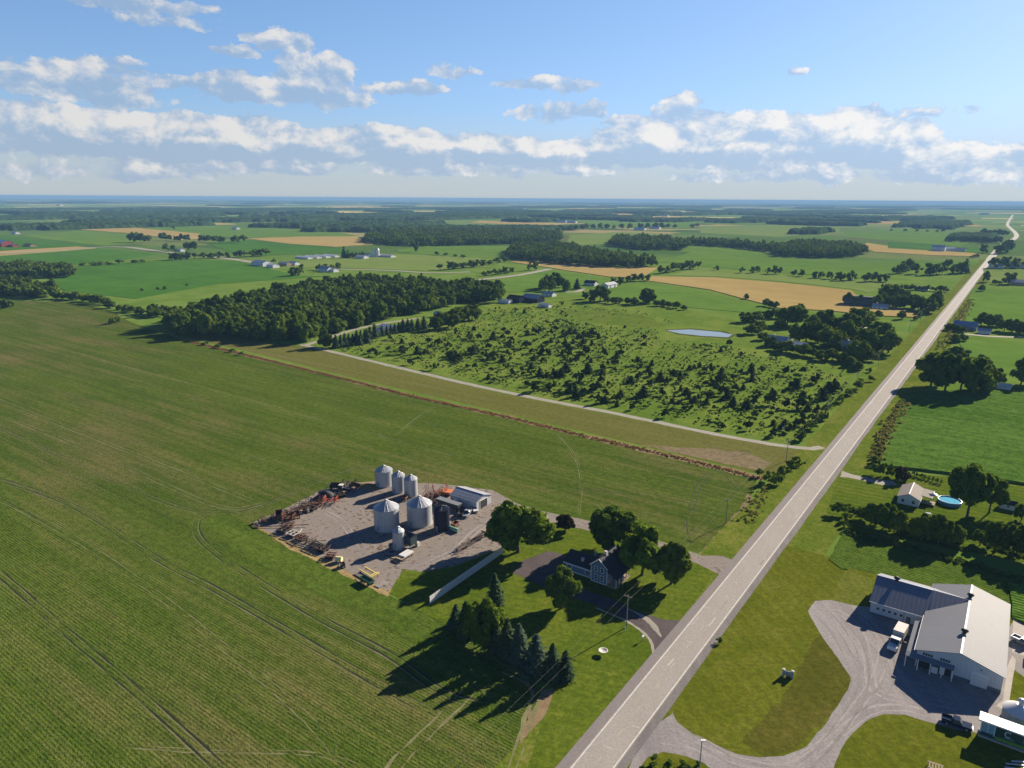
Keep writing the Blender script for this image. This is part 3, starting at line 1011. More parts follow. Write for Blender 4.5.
# pond in the pasture
m_w, t_, b_ = new_mat('pond_water')
t_.set(b_.inputs['Base Color'], (.20, .25, .26))
b_.inputs['Roughness'].default_value = .25
b_.inputs['Specular IOR Level'].default_value = .6
bp = t_.node('ShaderNodeBump')
bp.inputs['Distance'].default_value = .04
t_.set(bp.inputs['Height'], t_.noise(wpos(t_), 1.2, 3))
t_.set(b_.inputs['Normal'], bp.outputs[0])
sheet('pond_bank', pxs((664, 329.6), (690, 328.4), (724, 331.2), (736, 335), (730, 338.8), (702, 337.2), (677, 334.6)), .030, lawn('bank_grass', (.07, .085, .02), (.11, .11, .035), (.16, .14, .07), patch=.1), step=3, amp=.8)
sheet('pond_water', pxs((666, 330.4), (690, 329.4), (720, 332), (733, 335), (728, 337.4), (702, 336), (680, 333.6)), .050, m_w, step=3, amp=.5)
sheet('meadow_patch', pxs((560, 312), (600, 309), (650, 317), (668, 326), (640, 328), (590, 322)), .034, lawn('rank_meadow', (.095, .150, .018), (.140, .190, .030), (.16, .18, .045), patch=.03), step=5, amp=2)

# ---------------------------------------------------------------- the far fields, each a standing crop on its own plot
FAR = [
    ('soy_field', M_soy, [(50, 280), (79.5, 266), (137, 262), (172, 259.5), (240, 261), (262, 267), (300, 276), (330, 276), (220, 284), (172, 292), (137, 299), (110, 296), (64, 291)]),
    ('soy_field', M_soy, [(-60, 264), (0, 262), (45, 267), (86, 264), (125, 260), (160, 254.5), (97, 248.5), (0, 256), (-60, 258)]),
    ('soy_field', M_soy, [(-60, 232), (0, 234.7), (92, 245.5), (0, 251), (-60, 254)]),
    ('hay_field', M_green, [(21.5, 236), (81.6, 230.5), (129, 233.7), (150, 240), (129, 243), (103, 246), (92, 245)]),
    ('wheat_field', M_wheat, [(81.6, 226.6), (129, 227), (200, 234), (200, 238.5), (180, 240), (159, 237), (133, 233.7), (81.6, 230)]),
    ('hay_field', M_green, [(130, 224), (200, 225), (330, 231), (360, 236), (250, 238), (205, 236), (150, 229)]),
    ('soy_field', M_soy, [(205, 243), (250, 240), (330, 247), (360, 252), (300, 254), (262, 256), (230, 252)]),
    ('wheat_field', M_wheat, [(246, 238.6), (300, 236.8), (356, 236.4), (373, 244.6), (335, 247), (290, 244)]),
    ('hay_field', M_pale, [(300, 261), (400, 254), (480, 258), (490, 267), (430, 271), (340, 268), (290, 268)]),
    ('hay_field', M_green, [(395, 250), (430, 246), (520, 246), (530, 254), (480, 258), (400, 253)]),
    ('hay_field', M_pale, [(430, 225), (480, 222), (560, 226), (545, 230), (440, 230)]),
    ('wheat_field', M_wheat, [(480, 220.6), (545, 223), (545, 225), (500, 224), (470, 222.5)]),
    ('wheat_field', M_wheat, [(520, 259.3), (566, 262.6), (610, 267), (658, 268), (643, 278), (609, 277), (551, 268), (510, 262)]),
    ('hay_field', M_green, [(480, 284), (520, 276), (551, 270), (609, 279), (606, 286), (590, 288), (560, 292), (500, 292)]),
    ('wheat_field', M_wheat, [(650.6, 276.6), (716, 278), (785, 283.5), (850.6, 290.6), (862, 300), (905, 310), (920, 318), (872, 316), (829, 311), (779, 308.5), (710, 290), (644, 280.6)]),
    ('soy_field', M_green, [(607, 287), (650, 282.5), (708, 292), (776, 310), (750, 313), (680, 307), (610, 299)]),
    ('hay_field', M_pale, [(668, 275.5), (700, 268), (790, 276), (870, 281), (900, 283), (868, 293), (850, 289), (785, 282), (716, 276.5)]),
    ('hay_field', M_green, [(630, 240), (700, 245), (760, 252), (790, 260), (868, 263), (980, 260), (974, 266), (905, 270), (868, 279), (760, 271), (700, 266), (660, 262), (690, 252), (650, 251)]),
    ('wheat_field', M_wheat, [(867, 243), (888, 246), (888, 248.5), (980, 253.6), (980, 256.8), (930, 255.5), (873.5, 252), (862, 247)]),
    ('soy_field', M_soy, [(888, 242), (985, 249), (981, 253), (890, 246.5)]),
    ('hay_field', M_green, [(845, 232), (900, 229), (960, 232), (975, 240), (960, 247), (880, 240), (840, 236)]),
    ('hay_field', M_pale, [(700, 226), (780, 225), (840, 227), (840, 233), (780, 237), (700, 233)]),
    ('wheat_field', M_wheat, [(845, 221), (900, 221.5), (978, 225), (985, 227), (900, 224.6), (845, 223.5)]),
    ('wheat_field', M_wheat, [(571, 208), (598, 209.5), (628, 213), (631, 215), (593, 215.5), (565, 211)]),
    ('hay_field', M_green, [(585, 216), (640, 217), (700, 221), (690, 229), (600, 227), (575, 222)]),
    ('hay_field', M_pale, [(570, 235), (620, 232), (670, 234), (640, 240), (600, 244), (565, 246)]),
    ('soy_field', M_green, [(972, 289), (1040, 290), (1100, 300), (1100, 322), (1024, 320), (966, 322)]),
    ('hay_field', M_green, [(957, 338), (1000, 343), (1040, 345), (1100, 350), (1100, 378), (1024, 375), (978, 372)]),
    ('hay_field', M_pale, [(983, 269.5), (1040, 270), (1060, 280), (1030, 284), (984, 282)]),
    ('soy_field', M_soy, [(100, 212), (180, 211), (190, 214), (120, 216)]),
    ('hay_field', M_pale, [(40, 207.5), (90, 205.5), (140, 207), (120, 211), (50, 211)]),
    ('hay_field', M_pale, [(955, 207.5), (1000, 207.5), (1000, 208.6), (955, 208.4)]),
    ('hay_field', M_pale, [(905, 217), (960, 216), (985, 218), (960, 221), (905, 220)]),
    ('hay_field', M_pale, [(220, 219), (290, 221), (330, 221), (300, 224), (220, 222)]),
]
for i, (nm, mt, p) in enumerate(FAR):
    dist = math.hypot(*at(*p[0]))
    sheet(nm, pxs(*p), .05 + (i % 5) * .012 * max(1, dist / 700), mt, step=max(8, dist / 60), amp=dist / 1100, thick=.22 if mt is not M_wheat else .55, seed=40 + i)
# ---------------------------------------------------------------- plants
L_dark = leaf_mat('leaf_dark', (.032, .078, .010), (.120, .190, .027))
L_mid = leaf_mat('leaf_mid', (.048, .108, .012), (.155, .228, .032))
L_light = leaf_mat('leaf_light', (.065, .120, .018), (.125, .180, .034), trans=.3)
L_purple = leaf_mat('leaf_purple', (.030, .028, .020), (.058, .052, .028))
L_spruce = leaf_mat('needle_spruce', (.022, .046, .022), (.052, .088, .046), trans=.08)
L_blue = leaf_mat('needle_blue', (.042, .072, .048), (.085, .125, .085), trans=.08)
L_jun = leaf_mat('needle_juniper', (.024, .048, .016), (.050, .082, .026), trans=.08)
L_weed = leaf_mat('leaf_weed', (.16, .19, .04), (.27, .27, .09), trans=.3, s1=.5, s2=2)
L_brown = leaf_mat('leaf_brown', (.15, .10, .035), (.36, .235, .10), trans=.3, s1=.25, s2=2)
L_wood = leaf_mat('leaf_wood', (.042, .090, .011), (.145, .205, .030), trans=.22, s1=.045, s2=.5, rnd=0)
L_far = leaf_mat('leaf_far', (.022, .046, .016), (.042, .074, .024), s1=.02, s2=.08, rnd=0, trans=.05)
M_bark = plain('bark', (.11, .085, .065), .95, .3, 3, spec=.05)


def ortho(n):
    a = np.where(np.abs(n[:, 2:3]) < .9, np.array([[0, 0, 1.0]]), np.array([[1.0, 0, 0]]))
    u = np.cross(n, a)
    u /= np.linalg.norm(u, axis=1, keepdims=True) + 1e-9
    return u, np.cross(n, u)


def leaf_quads(P, N, size, r):
    """one bent-free leaf clump per point"""
    k = len(P)
    u, v = ortho(N)
    th = r.uniform(0, 2 * np.pi, (k, 1))
    a = u * np.cos(th) + v * np.sin(th)
    b = np.cross(N, a)
    s = size * r.uniform(.55, 1.35, (k, 1))
    asp = r.uniform(.55, 1.0, (k, 1))
    V = np.stack([P - a * s - b * s * asp * .6, P + a * s * .7 - b * s * asp, P + a * s + b * s * asp * .7, P - a * s * .8 + b * s * asp], 1)
    return V.reshape(-1, 3), np.arange(4 * k).reshape(-1, 4)


def sph(n_l, n_r):
    V, Q = [], []
    for i in range(n_r + 1):
        ph = math.pi * i / n_r
        for j in range(n_l):
            th = 2 * math.pi * j / n_l
            V.append((math.sin(ph) * math.cos(th), math.sin(ph) * math.sin(th), math.cos(ph)))
    for i in range(n_r):
        for j in range(n_l):
            Q.append((i * n_l + j, (i + 1) * n_l + j, (i + 1) * n_l + (j + 1) % n_l, i * n_l + (j + 1) % n_l))
    return np.array(V), np.array(Q)


def join(parts):
    V, Q, o = [], [], 0
    for v, q in parts:
        V.append(v)
        Q.append(q + o)
        o += len(v)
    return np.concatenate(V), np.concatenate(Q)


def round_crown(seed, lobes, per, leaf, h=12.0, rad=5.0, base=.22, flat=1.0, core=(7, 5), open_=.0, nz=.5):
    r = np.random.default_rng(seed)
    cz = h * (base + 1) / 2
    hz = h * (1 - base) / 2
    parts = []
    SV, SQ = sph(*core)
    for i in range(lobes):
        while True:
            d = r.normal(size=3)
            d /= np.linalg.norm(d)
            if d[2] > -.75:
                break
        k = r.uniform(.50, .90) if i else 0
        lr = r.uniform(.17, .36) * (1.5 if i == 0 else 1)
        c = np.array([d[0] * k * rad, d[1] * k * rad, cz + d[2] * k * hz * flat * .92])
        # fuller shoulders below, narrower top
        taper = 1 - .28 * max(0, (c[2] - cz) / hz)
        c[:2] *= taper
        R = np.array([lr * rad * taper, lr * rad * taper, lr * min(hz, rad * 1.1)])
        nd = r.normal(size=(per, 3))
        nd /= np.linalg.norm(nd, axis=1, keepdims=True)
        out = c - np.array([0, 0, cz])
        nd += out / (np.linalg.norm(out) + 1e-6) * .35
        nd[:, 2] += .15
        nd /= np.linalg.norm(nd, axis=1, keepdims=True)
        P = c + nd * R * r.uniform(.82, 1.16, (per, 1))
        N = nd + r.normal(size=(per, 3)) * nz
        N /= np.linalg.norm(N, axis=1, keepdims=True)
        parts.append(leaf_quads(P, N, leaf, r))
        if r.random() > open_:
            cv = SV * (1 + r.uniform(-.14, .14, (len(SV), 1))) * R * .74 + c
            parts.append((cv, SQ))
    V, Q = join(parts)
    V[:, 2] = np.maximum(V[:, 2], h * .04)
    V = V / np.array([rad, rad, h])
    V[:, 2] /= V[:, 2].max()
    return V, Q


def spruce_crown(seed, tiers, arms, leaf, h=10.0, rad=2.6, base=.05, fat=1.0):
    r = np.random.default_rng(seed)
    parts = []
    for i in range(tiers):
        f = i / (tiers - 1)
        z = h * (base + (1 - base) * f ** .9)
        R = rad * ((1 - f) ** fat * .95 + .05) * r.uniform(.86, 1.1)
        n = max(4, int(arms * (1 - f * .7)))
        for j in range(n):
            th = 2 * np.pi * (j + r.uniform(-.3, .3)) / n + i * .9
            L = R * r.uniform(.75, 1.12)
            m = 4
            q = np.linspace(.3, 1, m)
            P = np.stack([np.cos(th) * L * q, np.sin(th) * L * q, z - L * q * .28 + r.normal(size=m) * .06], 1)
            N = np.stack([np.full(m, np.cos(th) * .5), np.full(m, np.sin(th) * .5), np.full(m, .85)], 1) + r.normal(size=(m, 3)) * .33
            N /= np.linalg.norm(N, axis=1, keepdims=True)
            parts.append(leaf_quads(P, N, leaf, r))
    # dark inner cone of twigs
    k = 8
    zs = [base * h, h * .3, h * .6, h * .97]
    rs = [rad * .72, rad * .52, rad * .3, .02]
    cv = np.array([(math.cos(2 * math.pi * j / k) * R, math.sin(2 * math.pi * j / k) * R, z) for z, R in zip(zs, rs) for j in range(k)])
    cq = np.array([(a * k + j, a * k + (j + 1) % k, (a + 1) * k + (j + 1) % k, (a + 1) * k + j) for a in range(3) for j in range(k)])
    parts.append((cv, cq))
    V, Q = join(parts)
    V = V / np.array([rad, rad, h])
    V[:, 2] -= min(0, V[:, 2].min())
    V[:, 2] /= V[:, 2].max()
    return V, Q


def trunk_mesh(seed, h=12.0, rad=5.0, low=.2, n=7):
    r = random.Random(seed)
    mb = MB()
    p = Vector((0, 0, -.2))
    top = Vector((r.uniform(-.4, .4), r.uniform(-.4, .4), h * (low + .18)))
    mb.tube(p, Vector((0, 0, .5)), .42, .33, n, caps=False)
    mb.tube((0, 0, .5), top, .33, .22, n, caps=False)
    for i in range(6):
        a = 2 * math.pi * (i + r.uniform(-.3, .3)) / 6
        st0 = top * r.uniform(.62, 1)
        L = rad * r.uniform(.5, .75)
        mid = st0 + Vector((math.cos(a) * L * .5, math.sin(a) * L * .5, h * .14))
        end = st0 + Vector((math.cos(a) * L, math.sin(a) * L, h * r.uniform(.24, .42)))
        mb.tube(st0, mid, .15, .10, 6, caps=False)
        mb.tube(mid, end, .10, .03, 5, caps=False)
    mb.tube(top, (top.x * .5, top.y * .5, h * .85), .2, .04, 6, caps=False)
    for i, v in enumerate(mb.v):
        mb.v[i] = (v[0] / rad, v[1] / rad, v[2] / h)
    return mb.mesh('trunk', M_bark)


PROTO = {}


def proto(kind):
    """(crown mesh, trunk mesh) of unit height and radius, a few of each kind"""
    if kind in PROTO:
        return PROTO[kind]
    nm, lod, i = kind
    mat = {'dark': L_dark, 'mid': L_mid, 'oak': L_dark, 'light': L_light, 'purple': L_purple, 'spruce': L_spruce, 'blue': L_blue, 'juniper': L_jun, 'bush': L_mid, 'darkbush': L_dark}[nm]
    sd = hash_(nm) + i * 13 + lod * 101
    if nm in ('spruce', 'blue'):
        V, Q = spruce_crown(sd, (22, 13, 8)[lod], (15, 10, 7)[lod], (.30, .38, .55)[lod], fat=.8)
        tr = MB().tube((0, 0, -.02), (0, 0, .85), .06, .012, 7, caps=False).mesh('trunk', M_bark)
    elif nm == 'juniper':
        if i == 0:
            V, Q = spruce_crown(sd, 9, 9, .40, h=4, rad=1.9, fat=.55)
        else:
            V, Q = round_crown(sd, 10, 22, .30, h=3.4, rad=1.7, base=.0, core=(6, 4))
            V[:, :2] *= (1.18 - .55 * np.clip(V[:, 2:3], 0, 1))
        tr = MB().tube((0, 0, -.02), (0, 0, .4), .05, .02, 5, caps=False).mesh('trunk', M_bark)
    elif nm in ('bush', 'darkbush'):
        V, Q = round_crown(sd, (20, 12, 8)[lod], (110, 50, 24)[lod], (.22, .32, .5)[lod], h=5, rad=3.2, base=0, core=(7, 5))
        tr = MB().tube((0, 0, -.02), (0, 0, .4), .05, .02, 5, caps=False).mesh('trunk', M_bark)
    else:
        V, Q = round_crown(sd, (40, 26, 13)[lod], (180, 70, 28)[lod], (.35, .52, .80)[lod], nz=(.6, .42, .4)[lod], base=(.24 if nm == 'oak' else .06, -.08, -.05)[lod], open_=(.45, .2, 0)[lod])
        tr = trunk_mesh(sd)
    PROTO[kind] = (np_mesh('crown', V, Q, mat), tr)
    return PROTO[kind]


def hash_(s):
    return sum(ord(c) * (i + 3) for i, c in enumerate(s)) % 997


NAMES = {'oak': 'broadleaf_tree', 'dark': 'broadleaf_tree', 'mid': 'broadleaf_tree', 'light': 'broadleaf_tree', 'purple': 'purple_tree', 'spruce': 'spruce_tree', 'blue': 'spruce_tree', 'juniper': 'juniper', 'bush': 'shrub', 'darkbush': 'shrub'}
CATS = {'juniper': 'shrub', 'bush': 'shrub', 'darkbush': 'shrub', 'spruce': 'conifer', 'blue': 'conifer'}
tree_rng = random.Random(21)


def tree(kind, xy, h, r, label, group=None, lod=1, lean=0.0, z=0.0):
    i = tree_rng.randrange(4)
    cm, tm = proto((kind, lod, i))
    root = thing(NAMES[kind], label, CATS.get(kind, 'tree'), xy, tree_rng.uniform(0, 6.28), group, z)
    root.scale = (r, r * tree_rng.uniform(.92, 1.08), h)
    if lean:
        root.rotation_euler[1] = lean
    for nm, me in (('crown', cm), ('trunk', tm)):
        if nm == 'trunk' and kind in ('juniper', 'bush', 'darkbush'):
            continue
        o = bpy.data.objects.new(nm, me)
        COL.objects.link(o)
        o.parent = root
    return root


def ptree(kind, px, py, top, wpx, label, group=None, lod=0, lean=0.0):
    """a tree surveyed from the photo: base, top and crown width"""
    b = at(px, py)
    D = math.hypot(b[0], b[1], CAM_H * .93)
    # the crown leans towards the eye a little, so the top row sits on its far shoulder
    h = max(1.2, height(px, py, top))
    r = wpx / F_PX * D / 2 * math.cos(math.atan2(px - 512, F_PX))
    if kind in ('spruce', 'blue'):
        r *= 1.3
        h *= .9
    return tree(kind, b, h, r, label, group, lod, lean)


# ---- round the farmhouse
ptree('mid', 518, 552, 499, 60, 'huge round maple between the white fence and the gravel yard')
ptree('purple', 565, 531, 514, 21, 'small bronze leaved tree on the lawn beside the back lane')
ptree('dark', 612, 552, 507, 50, 'tallest dark tree standing behind the farmhouse roof')
ptree('mid', 642, 575, 527, 45, 'green tree at the porch end of the farmhouse')
ptree('light', 671, 584, 541, 34, 'bright green tree nearest the road on the farmhouse lawn')
ptree('light', 562, 608, 568, 35, 'pale leafy tree on the drive in front of the farmhouse')
ptree('spruce', 495, 604, 570, 17, 'lone spruce between the long white fence and the drive')
ptree('mid', 484, 644, 598, 40, 'broad bright tree in the middle of the spruce row')
ptree('dark', 472, 640, 601, 26, 'dark leafy tree at the field end of the spruce row')
ptree('spruce', 456, 630, 601, 15, 'first spruce at the field end of the row')
ptree('spruce', 466, 637, 597, 18, 'spruce second from the field end, close behind the leafy trees')
for k, (x, y, tp, wd, kd, lb) in enumerate([(507, 657, 614, 20, 'spruce', 'spruce just past the broad bright tree in the row'),
                                            (519, 663, 619, 21, 'blue', 'blue grey spruce in the middle of the row'),
                                            (536, 672, 629, 23, 'blue', 'stout blue grey spruce third from the road end'),
                                            (552, 679, 639, 20, 'spruce', 'tall dark spruce second from the road end of the row'),
                                            (565, 679, 647, 17, 'spruce', 'dark spruce ending the row nearest the road'),
                                            (497, 652, 622, 18, 'spruce', 'low spruce tucked beside the broad bright tree')]):
    ptree(kd, x, y, tp, wd, lb)
for x, y in ((588, 586), (597, 590), (604, 593)):
    ptree('darkbush', x, y, y - 4, 7, 'low clipped shrub under the farmhouse gable windows', 'shrubs under the gable wall', 1)
ptree('darkbush', 624, 590, 582, 9, 'dark shrub at the foot of the farmhouse porch', None, 1)
ptree('bush', 613, 612, 607, 9, 'small shrub beside the drive near the utility pole', None, 1)

# ---- small house with the pool
ptree('oak', 967, 517, 462, 40, 'big dark tree standing over the round pool')
ptree('oak', 989, 513, 474, 27, 'second big tree between the pool and the garden shed')
for x, y, tp, wd, lb in [(873, 474, 463, 9, 'shrub at the road end of the clump by the small drive'), (880, 476, 462, 12, 'bushy shrub second along the clump by the small drive'),
                         (888, 476, 463, 12, 'dense shrub in the middle of the clump by the small drive'), (875, 464, 455, 10, 'shrub where the pale weeds meet the clump by the drive')]:
    ptree('darkbush', x, y, tp, wd, lb, None, 1)
ptree('purple', 901, 480, 465, 15, 'round purple leaved tree behind the small white house', None, 1)
for k in range(8):
    ptree('bush', 913 + k * 4.0, 475.5 + k * 1.25, 470.5 + k * 1.25, 4, 'little rounded bush in the planted row beside the corn', 'row of little bushes beside the corn', 1)
ptree('darkbush', 719, 643, 637, 6, 'tiny dark weed clump beside the right gravel shoulder', None, 1)
ptree('darkbush', 838, 514, 502, 15, 'dark round shrub standing alone above the road ditch', None, 1)
ptree('bush', 846, 520, 511, 12, 'green shrub between the lone dark shrub and the garden', None, 1)
ptree('bush', 846, 527, 521, 7, 'smallest shrub at the corner of the garden strip', None, 1)
for x, y, tp, wd, kd, lb in [(872, 523, 503, 20, 'mid', 'rounded tree leading the line in front of the small house'), (884, 528, 502, 22, 'mid', 'tree second in the line in front of the small house'),
                             (897, 532, 510, 18, 'mid', 'lower tree third in the line in front of the small house'), (862, 519, 507, 12, 'mid', 'small bushy tree at the road end of the house line'),
                             (921, 541, 513, 24, 'dark', 'dark tree in the line just below the pool house deck'), (938, 545, 514, 24, 'dark', 'dark crowned tree in the line below the round pool'),
                             (953, 545, 524, 18, 'mid', 'lower green tree below the leaning pool tree'), (908, 532, 520, 12, 'mid', 'bushy little tree between the house and the dark trees'),
                             (995, 551, 519, 24, 'dark', 'dark tree in the line below the garden shed'), (1012, 556, 522, 26, 'dark', 'tall dark tree in the line at the edge right of the shed'),
                             (980, 545, 529, 16, 'mid', 'green bushy tree between the two dark clumps of the line'), (1036, 560, 520, 34, 'dark', 'wide dark tree past the end of the garden line'),
                             (1021, 521, 503, 14, 'mid', 'leafy tree beside the white end of the garden shed')]:
    ptree(kd, x, y, tp, wd, lb, None, 0)
ptree('darkbush', 1016, 527, 520, 9, 'dark bush below the white end of the garden shed', None, 1)
# ---- big clump by the road, upper right
for x, y, tp, wd, kd, lb in [(931, 384, 348, 28, 'dark', 'big dark tree leaning nearest the road in the large clump'), (945, 389, 347, 27, 'dark', 'second big dark tree in the large clump by the road'),
                             (960, 391, 350, 26, 'dark', 'tree with the widest shadow in the middle of the large clump'), (973, 391, 352, 26, 'dark', 'tall dark tree right of centre in the large clump'),
                             (983, 388, 358, 20, 'dark', 'dark tree ending the large clump beside the pale tree'), (957, 357, 343, 20, 'mid', 'smaller tree behind the large clump towards the blue roof'),
                             (948, 372, 350, 20, 'mid', 'tree hidden at the back of the large clump'), (980, 368, 351, 18, 'mid', 'mid green tree at the back corner of the large clump')]:
    ptree(kd, x, y + 1.5, tp + 3, wd * 1.2, lb, None, 1)
ptree('light', 997, 385, 367, 15, 'pale yellow green tree behind the little white shed', None, 1)
ptree('dark', 1021, 384, 355, 22, 'dark tree right of the little white shed at the roadside farm', None, 1)


def cluster(kind, pts, hpx, wpx, label, group, lod=1, jit=.2):
    """trees of one clump that nothing tells apart"""
    for p in pts:
        x, y = p[0], p[1]
        k = tree_rng.uniform(1 - jit, 1 + jit) * (p[2] if len(p) > 2 else 1)
        ptree(kind if not isinstance(kind, (list, tuple)) else tree_rng.choice(kind), x, y, y - hpx * k, wpx * k, label, group, lod)


DM = ('dark', 'mid')
cluster(DM, [(950, 330), (957, 331), (963, 332.5)], 6, 9, 'low tree in front of the blue roofed house by the road', 'low trees before the blue roofed house')
cluster(DM, [(981, 325), (989, 326), (996, 326), (1004, 331), (1012, 332), (1020, 333), (1028, 334)], 13, 14, 'dark tree in the row beside the blue roofed house', 'dark trees beside the blue roofed house')
cluster(DM, [(955, 342), (962, 341)], 9, 12, 'round tree at the mouth of the blue roofed house drive', 'round trees at the drive mouth')
cluster(DM, [(799, 342), (806, 341), (818, 343), (827, 347), (837, 346), (845, 342), (812, 333), (824, 329), (838, 333), (787, 325), (795, 325), (848, 333), (855, 329), (863, 328), (871, 346), (878, 351), (888, 353), (876, 341), (884, 345), (866, 352), (858, 359)], 20, 23,
        'broad tree in the grove round the houses by the pasture', 'trees of the grove round the pasture houses')
cluster(DM, [(770, 346), (778, 350), (786, 352), (795, 353), (804, 355), (813, 357), (822, 360), (832, 360), (842, 362), (850, 366), (858, 370), (763, 340), (752, 334), (760, 330), (745, 322), (756, 321), (768, 318), (776, 318), (780, 328), (868, 360)], 10, 15,
        'low tree in the hedge on the pasture side of the grove', 'low trees on the pasture side of the grove')
ptree('light', 837, 350, 341, 11, 'pale yellow green tree among the dark grove', None, 1)
cluster('spruce', [(336, 348), (341, 347), (345, 346), (349, 345), (353, 344), (357, 343.5), (361, 342), (365, 341), (370, 339), (375, 338), (367, 343), (360, 345)], 14, 8.5, 'dark spruce in the row by the lane bend', 'spruces in the row by the lane bend')
cluster('spruce', [(382, 336), (387, 335), (391, 334), (395, 333.5), (399, 332.5), (403, 332), (408, 331.5), (412, 331), (418, 330), (424, 329)], 13, 8, 'dark spruce shielding the white roofed farm sheds', 'spruces shielding the farm sheds')
ptree('light', 326, 347, 329, 17, 'bright yellow green tree at the bend of the lane', None, 1)
cluster(DM, [(440, 325), (448, 323), (456, 322), (464, 321), (472, 320), (452, 328), (437, 330)], 14, 15, 'low dark tree at the pasture corner of the wood', 'low trees at the pasture corner')
